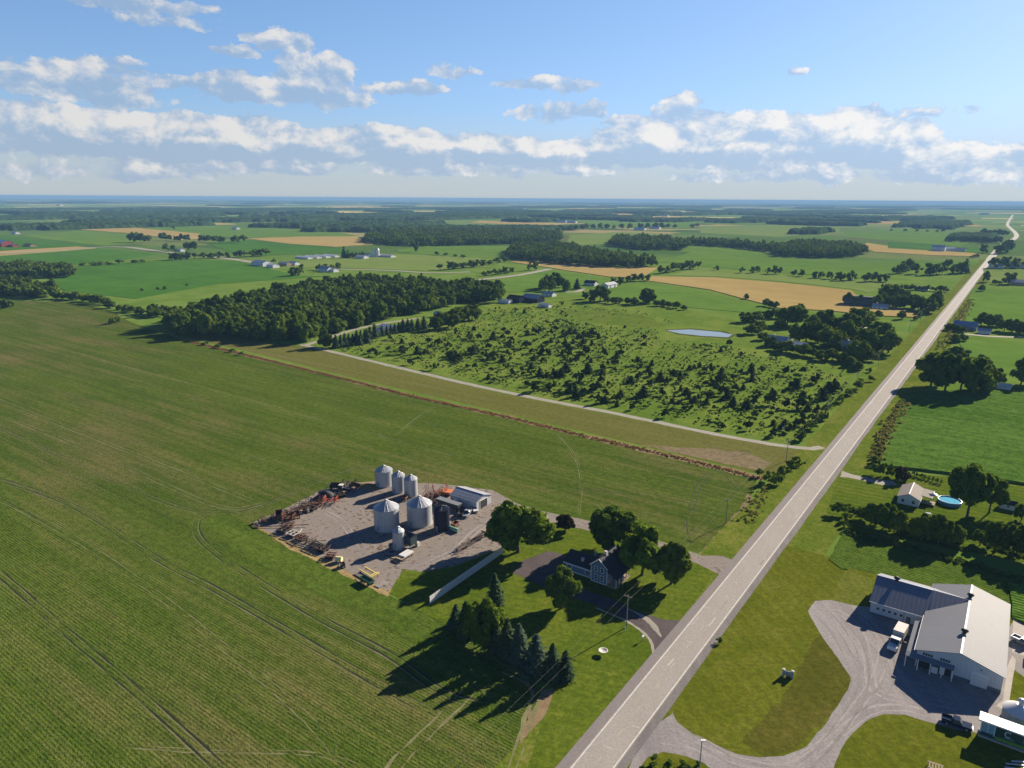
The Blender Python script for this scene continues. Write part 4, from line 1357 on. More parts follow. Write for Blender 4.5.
# ---- hedges and single trees over the plain
HEDGE = [
    (DM, [(28, 297), (56, 299), (63, 299), (70, 299.5), (76, 300), (83, 301.5), (89, 302), (95, 303), (101, 304), (107, 305)], 8, 11, 'dark round tree in the hedge behind the big crop field', 'hedge behind the big crop field'),
    (DM, [(110, 308), (120, 310), (127, 311.5), (133, 312.5), (140, 314)], 7, 11, 'bushy tree of the hedge near the sandy gap', 'hedge near the sandy gap'),
    (DM, [(112, 324), (118, 322.5)], 6, 7, 'small tree standing out in the crop field beside a long shadow', 'pair of small trees in the crop field'),
    (DM, [(2, 307), (8, 307.5), (-6, 308)], 8, 12, 'dark tree in the clump at the left end of the crop field', 'clump at the left end of the crop field'),
    (DM, [(82, 266), (92, 265.8), (100, 265.5), (108, 265), (119, 264), (135, 263), (141, 262.5)], 4, 9, 'low bush of the hedge between two dark green fields', 'hedge between the dark green fields'),
    (DM, [(172, 260), (178, 260), (186, 259.5), (195, 259), (203, 258.5), (212, 258.5), (220, 258), (226, 257.5), (238, 257), (244, 257), (252, 256.5), (258, 256), (266, 256)], 7, 10, 'dark tree in the row behind the blue roofed barn', 'row behind the blue roofed barn'),
    (DM, [(166, 251), (174, 251.5), (187, 250), (194, 250)], 7, 8, 'dark tree by the pale lane left of the barn row', 'trees by the pale lane'),
    (DM, [(133, 242.5), (138, 242.5), (143, 242.5), (149, 242.5)], 8, 8, 'round tree in the clump beside the tan strip', 'clump beside the tan strip'),
    (DM, [(163, 240.5), (169, 240.5), (176, 241), (182, 241), (187, 241), (202, 242), (208, 242), (215, 242.5), (222, 243), (236, 243), (243, 242)], 6, 7, 'round tree in the row behind the pale farm lane', 'row behind the pale farm lane'),
    ('dark', [(173, 229)], 4, 5, 'lone tree standing in the far hay field', None),
    (DM, [(158, 289.5), (165, 289.5), (187, 286), (142, 291)], 3, 4, 'small bush out in the dark green field', 'bushes in the dark green field'),
    ('bush', [(274, 264)], 7, 6, 'pale spindly tree near the blue roofed barn', None),
    (DM, [(291, 276), (296, 276), (301, 275), (302, 271)], 8, 7, 'dark tree before the farm with the white house', 'trees before the white house farm'),
    (DM, [(320, 270), (326, 270), (332, 270), (338, 269)], 7, 8, 'round tree shading the white farmhouse', 'trees shading the white farmhouse'),
    ('spruce', [(344, 258), (348, 258)], 11, 6, 'tall dark conifer between the long barns and the silos', 'tall conifers by the silos'),
    (DM, [(352, 258), (356, 258), (362, 257)], 6, 7, 'dark tree beside the white silos', 'trees beside the white silos'),
    ('dark', [(416, 252)], 7, 5, 'lone dark tree at the field corner right of the silos', None),
    (DM, [(437, 255), (446, 256), (455, 257), (463, 258)], 3, 5, 'small bush on the far field line', 'bushes on the far field line'),
    (DM, [(440, 270), (450, 269.5), (456, 269), (461, 268.5), (466, 268), (471, 267.5), (477, 267), (483, 266), (489, 265), (497, 263.5), (505, 262)], 7, 9, 'dark tree in the hedge above the long wood', 'hedge above the long wood'),
    (DM, [(484, 276), (489, 275.5), (495, 275), (500, 274), (505, 273.5), (511, 272.5)], 6, 8, 'dark tree in the short row by the farm track', 'short row by the farm track'),
    (DM, [(530, 270.5), (535, 270)], 8, 6, 'slim tree at the corner of the wheat stubble', 'slim trees at the stubble corner'),
    (DM, [(544, 290), (549, 288), (555, 287), (561, 287.5), (567, 291), (552, 291)], 13, 12, 'tall tree in the clump behind the grey roofed barn', 'clump behind the grey roofed barn'),
    ('spruce', [(577, 289)], 13, 9, 'pointed dark conifer at the end of the farm clump', None),
    ('dark', [(600, 301)], 16, 19, 'big round tree before the white farm buildings', None),
    (DM, [(585, 299), (607, 303), (614, 304), (628, 304), (620, 303), (634, 305), (592, 302)], 7, 8, 'small dark tree in the hedge along the pasture top', 'hedge along the pasture top'),
    ('dark', [(647, 303)], 14, 17, 'big round tree in the hedge along the pasture top', None),
    (DM, [(657, 306), (669, 307), (676, 308), (684, 310), (663, 306)], 6, 8, 'dark bush of the hedge past the big round tree', 'hedge past the big round tree'),
    (DM, [(613, 285), (619.5, 285)], 8, 10, 'round tree behind the white farm buildings', 'round trees behind the white buildings'),
    (DM, [(629, 282), (634, 281), (640, 281), (648, 281)], 7, 8, 'dark tree where the two wheat fields meet', 'trees where the wheat fields meet'),
    (DM, [(662, 273.5), (667, 273), (672, 272), (677, 271), (682, 270), (687, 269.5), (692, 269), (698, 269)], 9, 9, 'dark tree in the row slanting down to the wheat', 'row slanting down to the wheat'),
    ('dark', [(716, 270)], 5, 7, 'lone round tree right of the slanting row', None),
    (DM, [(742, 273), (752, 273), (757, 272.5)], 8, 8, 'round tree of the pair in the middle of the green field', 'trees in the middle of the green field'),
    (DM, [(768, 274), (774, 274), (779, 274)], 8, 7, 'dark tree of the trio in the green field', 'trio in the green field'),
    (DM, [(794, 275.5), (802, 276.5), (815, 278), (821, 278), (829, 279), (838, 279.5)], 7, 8, 'dark tree in the loose row behind the wheat', 'loose row behind the wheat'),
    (DM, [(841, 280.5), (847, 280.5), (852, 280), (866, 281.5), (873, 281), (879, 281.5), (885, 282)], 9, 9, 'dark tree in the row behind the white ended barn', 'row behind the white ended barn'),
    (DM, [(746, 299)], 7, 7, 'lone dark tree on the wheat edge', None),
    (DM, [(800, 310)], 7, 9, 'round tree at the near corner of the wheat', None),
    (DM, [(766, 306), (771, 307), (776, 308)], 8, 9, 'dark tree of the group at the wheat edge', 'group at the wheat edge'),
    (DM, [(849, 304), (854, 305), (860, 305)], 10, 12, 'dark tree hiding the white ended barn', 'trees hiding the white ended barn'),
    (DM, [(876, 307), (883, 306), (890, 307), (897, 308), (904, 308), (911, 308), (918, 310), (924, 311), (929, 313), (934, 308), (938, 302), (906, 302), (896, 301), (885, 300)], 14, 14, 'dark tree in the farm grove by the road', 'farm grove by the road'),
    (DM, [(878, 318)], 10, 12, 'round tree alone on the stubble before the farm grove', None),
    (DM, [(901, 319)], 9, 9, 'lighter tree alone on the stubble before the farm grove', None),
    (DM, [(920, 317), (925, 314), (915, 320)], 5, 7, 'small roadside bush beside the stubble', 'roadside bushes beside the stubble'),
    ('darkbush', [(884, 288.5), (888, 288.5), (892, 289), (896, 289), (900, 289.5), (904, 289.5), (908, 290), (912, 290), (916, 290), (920, 290.5), (924, 290.5), (928, 291), (932, 291), (936, 291.5), (940, 291.5), (944, 292)], 5.5, 7.5, 'round dark bush in the long hedge by the road', 'long dark hedge by the road'),
    (DM, [(897, 273.5), (902, 273), (907, 271), (911, 270)], 11, 11, 'tree in the sloping clump left of the round grove', 'sloping clump left of the grove'),
    (DM, [(916, 274), (930, 275), (936, 274.5), (942, 274), (947, 270), (952, 274), (957, 273), (961, 273)], 11, 12, 'round tree of the grove beside the far road', 'round grove beside the far road'),
    ('spruce', [(965, 273)], 14, 8, 'pointed conifer ending the grove beside the far road', None),
    (DM, [(986, 282)], 11, 8, 'upright tree right of the far road', None),
    (DM, [(981, 291)], 6, 7, 'low bush on the right verge of the far road', None),
    (DM, [(1008, 284)], 11, 14, 'big round tree at the yard right of the far road', None),
    (DM, [(994, 284), (999, 285)], 5, 7, 'low tree between the two bigger ones right of the road', 'low trees right of the road'),
    (DM, [(993, 268), (999, 268), (1006, 268), (1012, 268), (1018, 267.5), (1026, 268)], 11, 11, 'tree in the wooded yard right of the far road', 'wooded yard right of the far road'),
    (DM, [(999, 254), (1003, 253), (1007, 252), (1010, 249)], 8, 9, 'tree in the strip climbing right of the far road', 'strip right of the far road'),
    (DM, [(983, 253)], 8, 9, 'round tree left of the far road before the white barns', None),
    (DM, [(973, 258), (976, 257)], 3, 6, 'reddish low bush left of the far road', 'low bushes left of the far road'),
    (DM, [(949, 241.5), (953, 241.5), (957, 241.7), (961, 241.8), (965, 242), (969, 242), (973, 242), (977, 242)], 4.5, 5.5, 'tree in the short dark belt before the village', 'short belt before the village'),
    (DM, [(983, 243), (988, 243), (993, 243), (997, 243), (984, 235), (990, 235), (995, 235.5), (1000, 236), (1005, 236.5)], 5, 7, 'tree among the houses of the far village', 'trees of the far village'),
    (DM, [(891, 231), (905, 231.5), (917, 231.8), (927, 232), (937, 232.3), (943, 232)], 2.2, 3, 'tiny tree on the far field line', 'trees on the far field line'),
    (DM, [(593, 229), (600, 229), (607, 229), (614, 228.8), (622, 229), (630, 229), (640, 229), (647, 228.6), (655, 228.5), (662, 228.5), (668, 228.5), (675, 228.5)], 5, 6, 'tree in the long far row beyond the woods', 'long far row beyond the woods'),
    (DM, [(558, 232), (564, 231.5), (570, 231), (576, 230.5), (582, 230), (586, 229)], 5, 6, 'tree in the far belt left of the long row', 'far belt left of the long row'),
    (DM, [(692, 228), (697, 227.5)], 4, 5, 'tree at the right end of the far row', 'trees ending the far row'),
]
ROWS = []
for kd, pts, hp_, wp_, lb, gp in HEDGE:
    if gp and pts[0][1] < 258:                  # the small far ones are past counting
        for q in pts:
            b = at(*q)
            D = math.hypot(b[0], b[1], CAM_H)
            k = tree_rng.uniform(.8, 1.2)
            ROWS.append((b[0], b[1], wp_ * .95 * k / F_PX * D / 2, hp_ * k / F_PX * D))
        continue
    cluster(kd, pts, hp_, wp_ * .95, lb, gp, 1 if pts[0][1] > 285 else 2)

# roadside scrub by the pasture, ditch end bushes
for k in range(20):
    f = k / 19
    x, y = 797 + f * 74, 441 - f * 66
    ptree(tree_rng.choice(('darkbush', 'bush', 'darkbush')), x + tree_rng.uniform(-4, 4), y + tree_rng.uniform(-3, 3), y - tree_rng.uniform(5, 12) * (1 - f * .35), tree_rng.uniform(8, 14) * (1 - f * .35),
          'bushy shrub in the thicket between the pasture and the road', 'thicket between the pasture and the road', 1)
for x, y, tp, wd, kd, lb in [(759, 476, 468, 9, 'darkbush', 'dark bush closing the ditch at its road end'), (769, 482, 470, 14, 'bush', 'wide green bush in the ditch corner by the road'),
                             (777, 484, 474, 12, 'bush', 'lower green bush beside the wide one in the ditch corner'), (783, 475, 465, 12, 'bush', 'green bush above the ditch corner'), (790, 468, 460, 9, 'bush', 'small green bush between the ditch corner and the lane'),
                             (796, 462, 455, 9, 'darkbush', 'dark bush beside the lane mouth')]:
    ptree(kd, x, y, tp, wd, lb, None, 1)
for p in [(205, 345), (218, 348), (232, 352), (242, 355)]:
    ptree('darkbush', p[0], p[1], p[1] - 4, 7, 'small bush on the wood end of the ditch', 'bushes on the wood end of the ditch', 1)


# ---- junipers over the rough pasture
def inside(p, poly):
    c = False
    j = len(poly) - 1
    for i in range(len(poly)):
        a, b = poly[i], poly[j]
        if (a[1] > p[1]) != (b[1] > p[1]) and p[0] < (b[0] - a[0]) * (p[1] - a[1]) / (b[1] - a[1]) + a[0]:
            c = not c
        j = i
    return c


sr = random.Random(11)
poly = pxs((335, 351), (420, 368), (500, 386), (620, 409), (700, 426), (790, 441), (806, 430), (852, 392), (846, 370), (790, 360), (745, 352), (700, 332), (640, 312), (560, 305), (480, 311), (440, 328), (400, 335))
pond = pxs((655, 324), (745, 328), (748, 345), (660, 342))
mead = pxs((560, 308), (660, 316), (672, 328), (640, 331), (580, 324))
xs, ys = [p[0] for p in poly], [p[1] for p in poly]
BLOBS = [(at(*p), r) for p, r in [((660, 385), 70), ((700, 372), 55), ((560, 385), 60), ((600, 352), 55), ((760, 395), 50), ((520, 350), 60), ((720, 395), 45), ((470, 360), 45), ((630, 400), 40), ((800, 385), 40), ((560, 330), 40), ((745, 352), 35), ((440, 345), 40), ((490, 335), 40), ((520, 378), 45), ((400, 352), 30), ((780, 412), 40), ((825, 395), 35), ((700, 343), 35), ((600, 335), 40), ((690, 415), 40), ((770, 420), 40)]]
JUN = []
tries = 0
while len(JUN) < 1700 and tries < 60000:
    tries += 1
    x, y = sr.uniform(min(xs), max(xs)), sr.uniform(min(ys), max(ys))
    if not inside((x, y), poly) or inside((x, y), pond) or (inside((x, y), mead) and sr.random() < .93):
        continue
    dn = .24 + sum(.5 * math.exp(-((x - b[0]) ** 2 + (y - b[1]) ** 2) / (r * r * .5)) for b, r in BLOBS)
    if sr.random() > dn:
        continue
    h = min(5.2, .8 + sr.expovariate(1 / 1.25)) * (1.15 if dn > .6 else .9)
    if any((x - a) ** 2 + (y - b) ** 2 < (.35 * (h + c)) ** 2 for a, b, c in JUN[-160:]):
        continue
    JUN.append((x, y, h))
JUN.sort(key=lambda j: -j[2] / math.hypot(j[0], j[1]))
for i, (x, y, h) in enumerate(JUN[:285]):
    tree('juniper', (x, y), h, h * sr.uniform(.45, .72), 'dark juniper dotted with others over the rough green pasture', 'junipers scattered over the rough pasture', 1)


def scatter_stuff(name, label, items, protos, mat, extra=None):
    """many small plants as one mass: items are (x, y, radius, height)"""
    rg = np.random.default_rng(hash_(name))
    Vs, Qs, o = [], [], 0
    for it in items:
        x, y, r, h = it
        V, Q = protos[rg.integers(len(protos))]
        a = rg.uniform(0, 2 * np.pi)
        c, s = math.cos(a), math.sin(a)
        W = np.stack([(V[:, 0] * c - V[:, 1] * s) * r + x, (V[:, 0] * s + V[:, 1] * c) * r + y, V[:, 2] * h], 1)
        Vs.append(W)
        Qs.append(Q + o)
        o += len(V)
    ob = bpy.data.objects.new(name, np_mesh(name, np.concatenate(Vs), np.concatenate(Qs), mat))
    COL.objects.link(ob)
    ob['kind'] = 'stuff'
    ob['label'] = label
    ob['category'] = 'vegetation'
    return ob


small_p = [round_crown(900 + i, 5, 12, .32, h=2.4, rad=1.4, base=0, core=(6, 4)) for i in range(4)]
scatter_stuff('scrub', 'small juniper scrub between the larger junipers on the pasture', [(x, y, h * sr.uniform(.34, .6), h) for x, y, h in JUN[285:]] +
              [(x, y, sr.uniform(.4, .8), sr.uniform(.5, 1.1)) for x, y in [(j[0] + sr.gauss(0, 7), j[1] + sr.gauss(0, 7)) for j in JUN[:700]] if inside((x, y), poly)] +
              [(x, y, sr.uniform(.5, 1.2), sr.uniform(.7, 1.9)) for x, y in [(sr.uniform(min(xs), max(xs)), sr.uniform(min(ys), max(ys))) for _ in range(3600)] if inside((x, y), poly) and not inside((x, y), pond) and not (inside((x, y), mead) and sr.random() < .8)], small_p,
              leaf_mat('leaf_scrub', (.030, .060, .014), (.060, .098, .024), s1=.06, s2=.6, rnd=0))

# ---- weeds: reddish brown along the ditch, pale and tall along the corn
weed_p = [round_crown(950 + i, 3, 9, .30, h=1.2, rad=.8, base=0, core=(5, 3)) for i in range(4)]
wd_items = []
for i in range(len(DITCH) - 1):
    a, b = DITCH[i], DITCH[i + 1]
    for j in range(34):
        f = sr.random()
        wd_items.append((a[0] + (b[0] - a[0]) * f + sr.gauss(0, 1.0), a[1] + (b[1] - a[1]) * f + sr.gauss(0, 1.0), sr.uniform(.2, .55), sr.uniform(.2, .75)))
scatter_stuff('weeds', 'rusty brown weeds filling the ditch between two crops', wd_items, weed_p, L_brown)
wl = dense(pxs((906, 404), (895, 420), (886, 434), (879, 449), (876, 462)), 2.5)
wd_items = [(p[0] + sr.gauss(0, 1.8), p[1] + sr.gauss(0, 1.8), sr.uniform(.6, 1.3), sr.uniform(.8, 2.2)) for p in wl for _ in range(7)]
wl = dense(pxs((762, 486), (758, 500), (745, 522)), 2)
wd_items += [(p[0] + sr.gauss(0, 1.6), p[1] + sr.gauss(0, 1.6), sr.uniform(.4, .8), sr.uniform(.3, .8)) for p in wl for _ in range(5)]
wl = dense(pxs((940, 350), (952, 332), (962, 316), (972, 300)), 4)
wd_items += [(p[0] + sr.gauss(0, 2.2), p[1] + sr.gauss(0, 2.2), sr.uniform(.6, 1.6), sr.uniform(.8, 2.4)) for p in wl for _ in range(2)]
scatter_stuff('weeds', 'tall pale yellow weeds along the edge of the corn and the verge', wd_items, weed_p, L_weed)
wd_items = []
for a, b, n in [((838, 505), (900, 530), 130), ((900, 532), (965, 550), 110), ((985, 545), (1040, 562), 70), ((775, 478), (800, 462), 60), ((846, 533), (905, 546), 120), ((905, 546), (1024, 581), 120), ((646, 766), (690, 766), 14)]:
    A, B = at(*a), at(*b)
    for k in range(n):
        f = sr.random()
        wd_items.append((A[0] + (B[0] - A[0]) * f + sr.gauss(0, 1.1), A[1] + (B[1] - A[1]) * f + sr.gauss(0, 1.1), sr.uniform(.4, 1.1), sr.uniform(.35, 1.3)))
scatter_stuff('undergrowth', 'rank green undergrowth along the garden lines and tree line', wd_items, weed_p, leaf_mat('leaf_under', (.045, .090, .014), (.09, .145, .026), s1=.25, s2=1.5, rnd=0))

# ---- woods
mid_p = [round_crown(700 + i, 16, 38, .80, nz=.3, base=.05, core=(6, 4)) for i in range(5)]
low_p = [round_crown(760 + i, 7, 12, 1.4, nz=.3, base=.05, core=(6, 4)) for i in range(5)]


def fill(poly_px, step, hh, rr_, seed, jit=.35):
    p = pxs(*poly_px)
    r = random.Random(seed)
    ss = [to_st(*q) for q in p]
    s0, s1 = min(a[0] for a in ss), max(a[0] for a in ss)
    t0, t1 = min(a[1] for a in ss), max(a[1] for a in ss)
    out = []
    s = s0
    k = 0
    while s < s1:
        tt = t0 + (k % 2) * step / 2
        while tt < t1:
            x, y = st(s + r.uniform(-jit, jit) * step, tt + r.uniform(-jit, jit) * step)
            if inside((x, y), p):
                wv = math.sin(x * .11 + 1.3 * math.sin(y * .07 + seed)) * math.sin(y * .095 + seed * 2)
                if wv < -.86 and r.random() < .8:
                    continue
                h = hh * r.uniform(.84, 1.14) * (1 + .30 * wv)
                out.append((x, y, rr_ * r.uniform(.8, 1.25), h))
            tt += step
        s += step * .9
        k += 1
    return out


scatter_stuff('far_trees', 'small far trees in rows and clumps along the field lines of the plain', ROWS, mid_p, L_wood)
W1 = fill([(166, 337), (175, 322), (200, 312), (250, 306), (300, 295), (340, 287), (375, 285), (430, 289), (478, 291), (503, 292), (500, 303), (470, 302), (440, 309), (415, 314), (380, 323), (335, 334), (312, 343), (250, 340), (205, 338)], 10.0, 14.5, 6.6, 5)
W1.sort(key=lambda q: math.hypot(q[0], q[1]))
front = W1[:80]
for x, y, r, h in front:
    tree(tree_rng.choice(('dark', 'mid', 'mid')), (x, y), h, r, 'rounded tree in the front ranks of the wood behind the big crop field', 'front ranks of the near wood', 1)
scatter_stuff('wood', 'crowded treetops of the near wood behind its front ranks', W1[80:], mid_p, L_wood)
more = fill([(-40, 297), (0, 297), (50, 299), (60, 293), (30, 287), (0, 284), (-40, 284)], 9, 12, 5.2, 6) + fill([(-60, 276), (0, 278), (75, 278), (72, 272), (40, 268), (0, 268), (-60, 266)], 9.5, 12, 5.4, 7)
more += fill([(150, 318), (168, 318), (165, 312), (148, 314)], 8, 8, 4.5, 71)
scatter_stuff('wood', 'dark double belt of trees left behind the crop field', more, mid_p, L_wood)
scatter_stuff('wood', 'broad dark wood in the middle of the far farmland', fill([(505, 258), (560, 265), (600, 267), (632, 268), (660, 267), (640, 262), (600, 255), (560, 247), (515, 249)], 10, 15, 6, 8), low_p, L_wood)
scatter_stuff('wood', 'second wood behind the broad dark wood', fill([(610, 246), (640, 250), (683, 250.5), (690, 246), (660, 240), (615, 240)], 11, 15, 6.5, 9) + fill([(683, 245), (720, 247), (770, 252), (775, 249), (720, 243), (690, 242)], 11, 14, 6, 91), low_p, L_wood)
scatter_stuff('wood', 'compact rounded wood right of centre', fill([(774, 256), (815, 258), (846, 258), (869, 254), (850, 247), (800, 245), (775, 250)], 11, 15, 6.5, 10), low_p, L_wood)
scatter_stuff('wood', 'long dark wood beyond the silos', fill([(364, 243), (400, 246), (455, 246), (520, 243.5), (562, 241), (560, 235), (480, 232), (400, 233), (368, 237)], 13, 15, 7.5, 12), low_p, L_wood)

# far canopies: bumpy slabs of treetops, trees no longer told apart
fr = np.random.default_rng(99)


def canopy(parts, s0, s1, t0, t1, hh):
    cs = max(6.5, math.hypot(*st((s0 + s1) / 2, (t0 + t1) / 2)) / 420)
    ns, nt = max(3, int((s1 - s0) / cs)), max(3, int((t1 - t0) / cs))
    S = np.linspace(s0, s1, ns + 1)
    T_ = np.linspace(t0, t1, nt + 1)
    SS, TT = np.meshgrid(S, T_, indexing='ij')
    SS = SS + fr.uniform(-.35, .35, SS.shape) * cs
    TT = TT + fr.uniform(-.35, .35, TT.shape) * cs
    Z = hh * fr.uniform(.5, 1.15, SS.shape)
    # a ragged outline, with bites taken out of the edge
    U = np.linspace(-1, 1, ns + 1)[:, None]
    W2 = np.linspace(-1, 1, nt + 1)[None, :]
    ph = fr.uniform(0, 6.3, 6)
    edge = 1.0 + .10 * np.sin(U * 5 + ph[0] + W2 * 3) + .10 * np.sin(W2 * 9 + ph[1]) + .08 * np.sin(U * 11 + ph[2] - W2 * 7)
    rr0 = (np.abs(U) ** 4 + np.abs(W2) ** 4) ** .25
    Z[(rr0 * 1.12 > edge) | (fr.random(SS.shape) < .03)] = 0
    Z[0, :] = Z[-1, :] = 0
    Z[:, 0] = Z[:, -1] = 0
    X, Y = SX * SS + TX * TT, SY * SS + TY * TT
    V = np.stack([X.ravel(), Y.ravel(), Z.ravel()], 1)
    i, j = np.meshgrid(np.arange(ns), np.arange(nt), indexing='ij')
    a = (i * (nt + 1) + j).ravel()
    q4 = np.stack([a, a + nt + 1, a + nt + 2, a + 1], 1)
    q4 = q4[Z.ravel()[q4].max(1) > 0]
    parts.append((V, q4))


CAN = []


def px_canopy(x0, x1, yb, yt, hh=15):
    """a wood seen end on between two bearings, from its near edge to its far edge, cut on the field grid"""
    a, b = at(x0, yb), at(x1, yb)
    c = at((x0 + x1) / 2, yt)
    k = max(1, int(math.hypot(b[0] - a[0], b[1] - a[1]) / 90))
    depth = abs(c[1] - (a[1] + b[1]) / 2)
    for i in range(k):
        f = (i + .5) / k
        x, y = a[0] + (b[0] - a[0]) * f, a[1] + (b[1] - a[1]) * f + depth * .5
        s, t_ = to_st(x, y)
        w_ = math.hypot(b[0] - a[0], b[1] - a[1]) / k
        canopy(CAN, s - depth * .5 * fr.uniform(.8, 1.1), s + depth * .5 * fr.uniform(.8, 1.1), t_ - w_ * .75, t_ + w_ * .75, hh * fr.uniform(.9, 1.1))


for a in [(-40, 80, 232, 223, 15), (80, 158, 224.5, 219, 15), (-40, 60, 222, 214, 15), (50, 160, 217, 213, 14), (197, 315, 223.5, 218, 16), (280, 385, 229, 223, 15), (320, 560, 233, 228, 14),
          (480, 555, 218, 213.5, 16), (375, 470, 222, 216, 15), (118, 165, 215, 210.5, 14), (300, 400, 219, 213, 15), (560, 592, 216, 213, 14), (603, 640, 214, 211, 14), (655, 707, 223, 219.5, 14),
          (740, 795, 223.5, 220, 14), (822, 842, 235.5, 231, 15), (805, 850, 223, 218, 14), (700, 745, 217, 213, 14), (860, 940, 217, 211, 15), (975, 1005, 223, 217, 14), (1010, 1040, 244, 236, 14),
          (1016, 1060, 232, 222, 14), (640, 700, 213, 209, 14), (940, 1000, 214.5, 210, 14), (610, 640, 221, 217.5, 13), (160, 330, 212.5, 208, 15), (420, 520, 211, 207, 15), (0, 50, 212, 207, 15)]:
    px_canopy(*a)
for k in range(105):
    d = 3400 * (18000 / 3400) ** fr.random()
    a = fr.uniform(-.72, .72)
    x, y = d * math.sin(a), d * math.cos(a)
    s, t_ = to_st(x, y)
    if abs(t_ - RC) < 260 and d < 7000:
        continue
    ls, lt = fr.uniform(60, 240) * (1 + d / 7000), fr.uniform(140, 520) * (1 + d / 6000)
    canopy(CAN, s - ls / 2, s + ls / 2, t_ - lt / 2, t_ + lt / 2, fr.uniform(12, 17))
V, Q = join(CAN)
ob = bpy.data.objects.new('far_woodland', np_mesh('far_woodland', V, Q, L_far))
COL.objects.link(ob)
tag(ob, 'bluish belts of woodland fading towards the horizon', 'woodland', None, 'stuff')
# ---------------------------------------------------------------- building materials
B_roof = ribbed('hall_roof_metal', (.150, .160, .185), axis=1, period=1.0, rough=.62, metal=0, depth=.012, var=.07, spec=.12)
B_roofw = ribbed('wing_roof_metal', (.17, .19, .23), axis=0, period=1.0, rough=.62, metal=0, depth=.010, var=.06, spec=.12)
B_wall = ribbed('hall_wall_metal', (.44, .47, .50), axis=0, period=.6, rough=.5, depth=.012, var=.05)
B_wallp = plain('white_siding', (.56, .57, .58), .6, .05, 1)
B_trim = plain('white_trim', (.62, .61, .60), .6, .06, 1)
B_dark = plain('opening_shade', (.030, .032, .036), .8, .2, 1)  # near-black colour painting the shade inside openings
B_wains = plain('dark_wainscot', (.10, .12, .15), .6, .1, 1)
B_win = plain('window_glass', (.045, .055, .065), .12, .1, 1, spec=.6)
B_grey = plain('grey_metal', (.30, .31, .32), .5, .15, 2, metal=.4)
B_black = plain('black_metal', (.03, .03, .033), .5, .2, 2)
B_shing = plain('dark_shingles', (.034, .036, .045), .85, .22, 2.0, bump=.02, bscale=6)
B_shing2 = plain('brown_shingles', (.165, .142, .13), .85, .14, 1.6, bump=.02, bscale=6)
B_blue = plain('blue_grey_siding', (.145, .185, .25), .65, .07, 1.5)
B_brick = plain('pale_brick', (.52, .47, .42), .9, .2, 5)
B_wood = plain('weathered_wood', (.30, .23, .16), .9, .25, 2)
B_red = plain('barn_red', (.28, .060, .045), .8, .2, 1)
B_galv = ribbed('galvanised_steel', (.42, .44, .47), axis=2, period=.30, rough=.42, metal=.30, depth=.018, var=.08)
B_galvr = plain('galvanised_roof', (.40, .42, .45), .38, .1, 1.2, metal=.35)
B_navy = plain('navy_enamel', (.009, .013, .034), .35, .18, 1.2, spec=.25)
B_green = plain('green_paint', (.055, .14, .075), .5, .2, 2)
B_lgreen = plain('pale_green_tank', (.22, .40, .28), .5, .15, 2)
B_rust = plain('rusty_steel', (.145, .065, .040), .9, .45, 4, bump=.01)
B_rust2 = plain('dark_rust', (.075, .048, .038), .9, .4, 4)
B_redp = plain('faded_red_paint', (.36, .070, .045), .7, .3, 3)
B_orange = plain('orange_paint', (.52, .16, .055), .7, .2, 2)
B_yell = plain('pale_yellow_paint', (.62, .50, .17), .7, .2, 2)
B_tyre = plain('tyre_rubber', (.022, .022, .023), .9, .2, 4)
B_cream = plain('cream_plastic', (.55, .53, .46), .5, .08, 2)
B_white = plain('white_paint', (.60, .60, .60), .4, .06, 2, spec=.5)
B_silver = plain('silver_paint', (.42, .44, .47), .3, .08, 2, metal=.5)
B_tarp = plain('dark_tarp', (.030, .030, .035), .7, .3, 2, bump=.05, bscale=2)
B_pool = plain('pool_water', (.08, .36, .50), .08, .15, .8, spec=.6)
B_lite = plain('lamp_white', (.8, .8, .76), .4, .03, 1)
RT = 0.0


def gable_block(t, x0, x1, y0, y1, eave, ridge, axis, wall_m, roof_m, over=.35, th=.12, wall_name='wall', roof_name='roof', z0=-.2):
    """walls with gable ends, and two roof slabs meeting at a ridge that runs along the axis"""
    mb = MB()
    if axis == 'y':
        xm = (x0 + x1) / 2
        mb.profile_y([(x0, z0), (x1, z0), (x1, eave), (xm, ridge), (x0, eave)], y0, y1)
    else:
        ym = (y0 + y1) / 2
        mb.profile_x([(y0, z0), (y1, z0), (y1, eave), (ym, ridge), (y0, eave)], x0, x1)
    wl = mb.build(wall_name, wall_m, t)
    rf = MB()
    if axis == 'y':
        xm = (x0 + x1) / 2
        sl = (ridge - eave) / (xm - x0)
        zl = eave - sl * over
        u = .03 + th
        rf.slab([(x0 - over, y0 - over, zl + u), (xm, y0 - over, ridge + u), (xm, y1 + over, ridge + u), (x0 - over, y1 + over, zl + u)], th)
        rf.slab([(xm + .004, y0 - over, ridge + u), (x1 + over, y0 - over, zl + u), (x1 + over, y1 + over, zl + u), (xm + .004, y1 + over, ridge + u)], th)
    else:
        ym = (y0 + y1) / 2
        sl = (ridge - eave) / (ym - y0)
        zl = eave - sl * over
        u = .03 + th
        rf.slab([(x0 - over, y0 - over, zl + u), (x1 + over, y0 - over, zl + u), (x1 + over, ym, ridge + u), (x0 - over, ym, ridge + u)], th)
        rf.slab([(x0 - over, ym + .004, ridge + u), (x1 + over, ym + .004, ridge + u), (x1 + over, y1 + over, zl + u), (x0 - over, y1 + over, zl + u)], th)
    r = rf.build(roof_name, roof_m, t)
    return wl, r


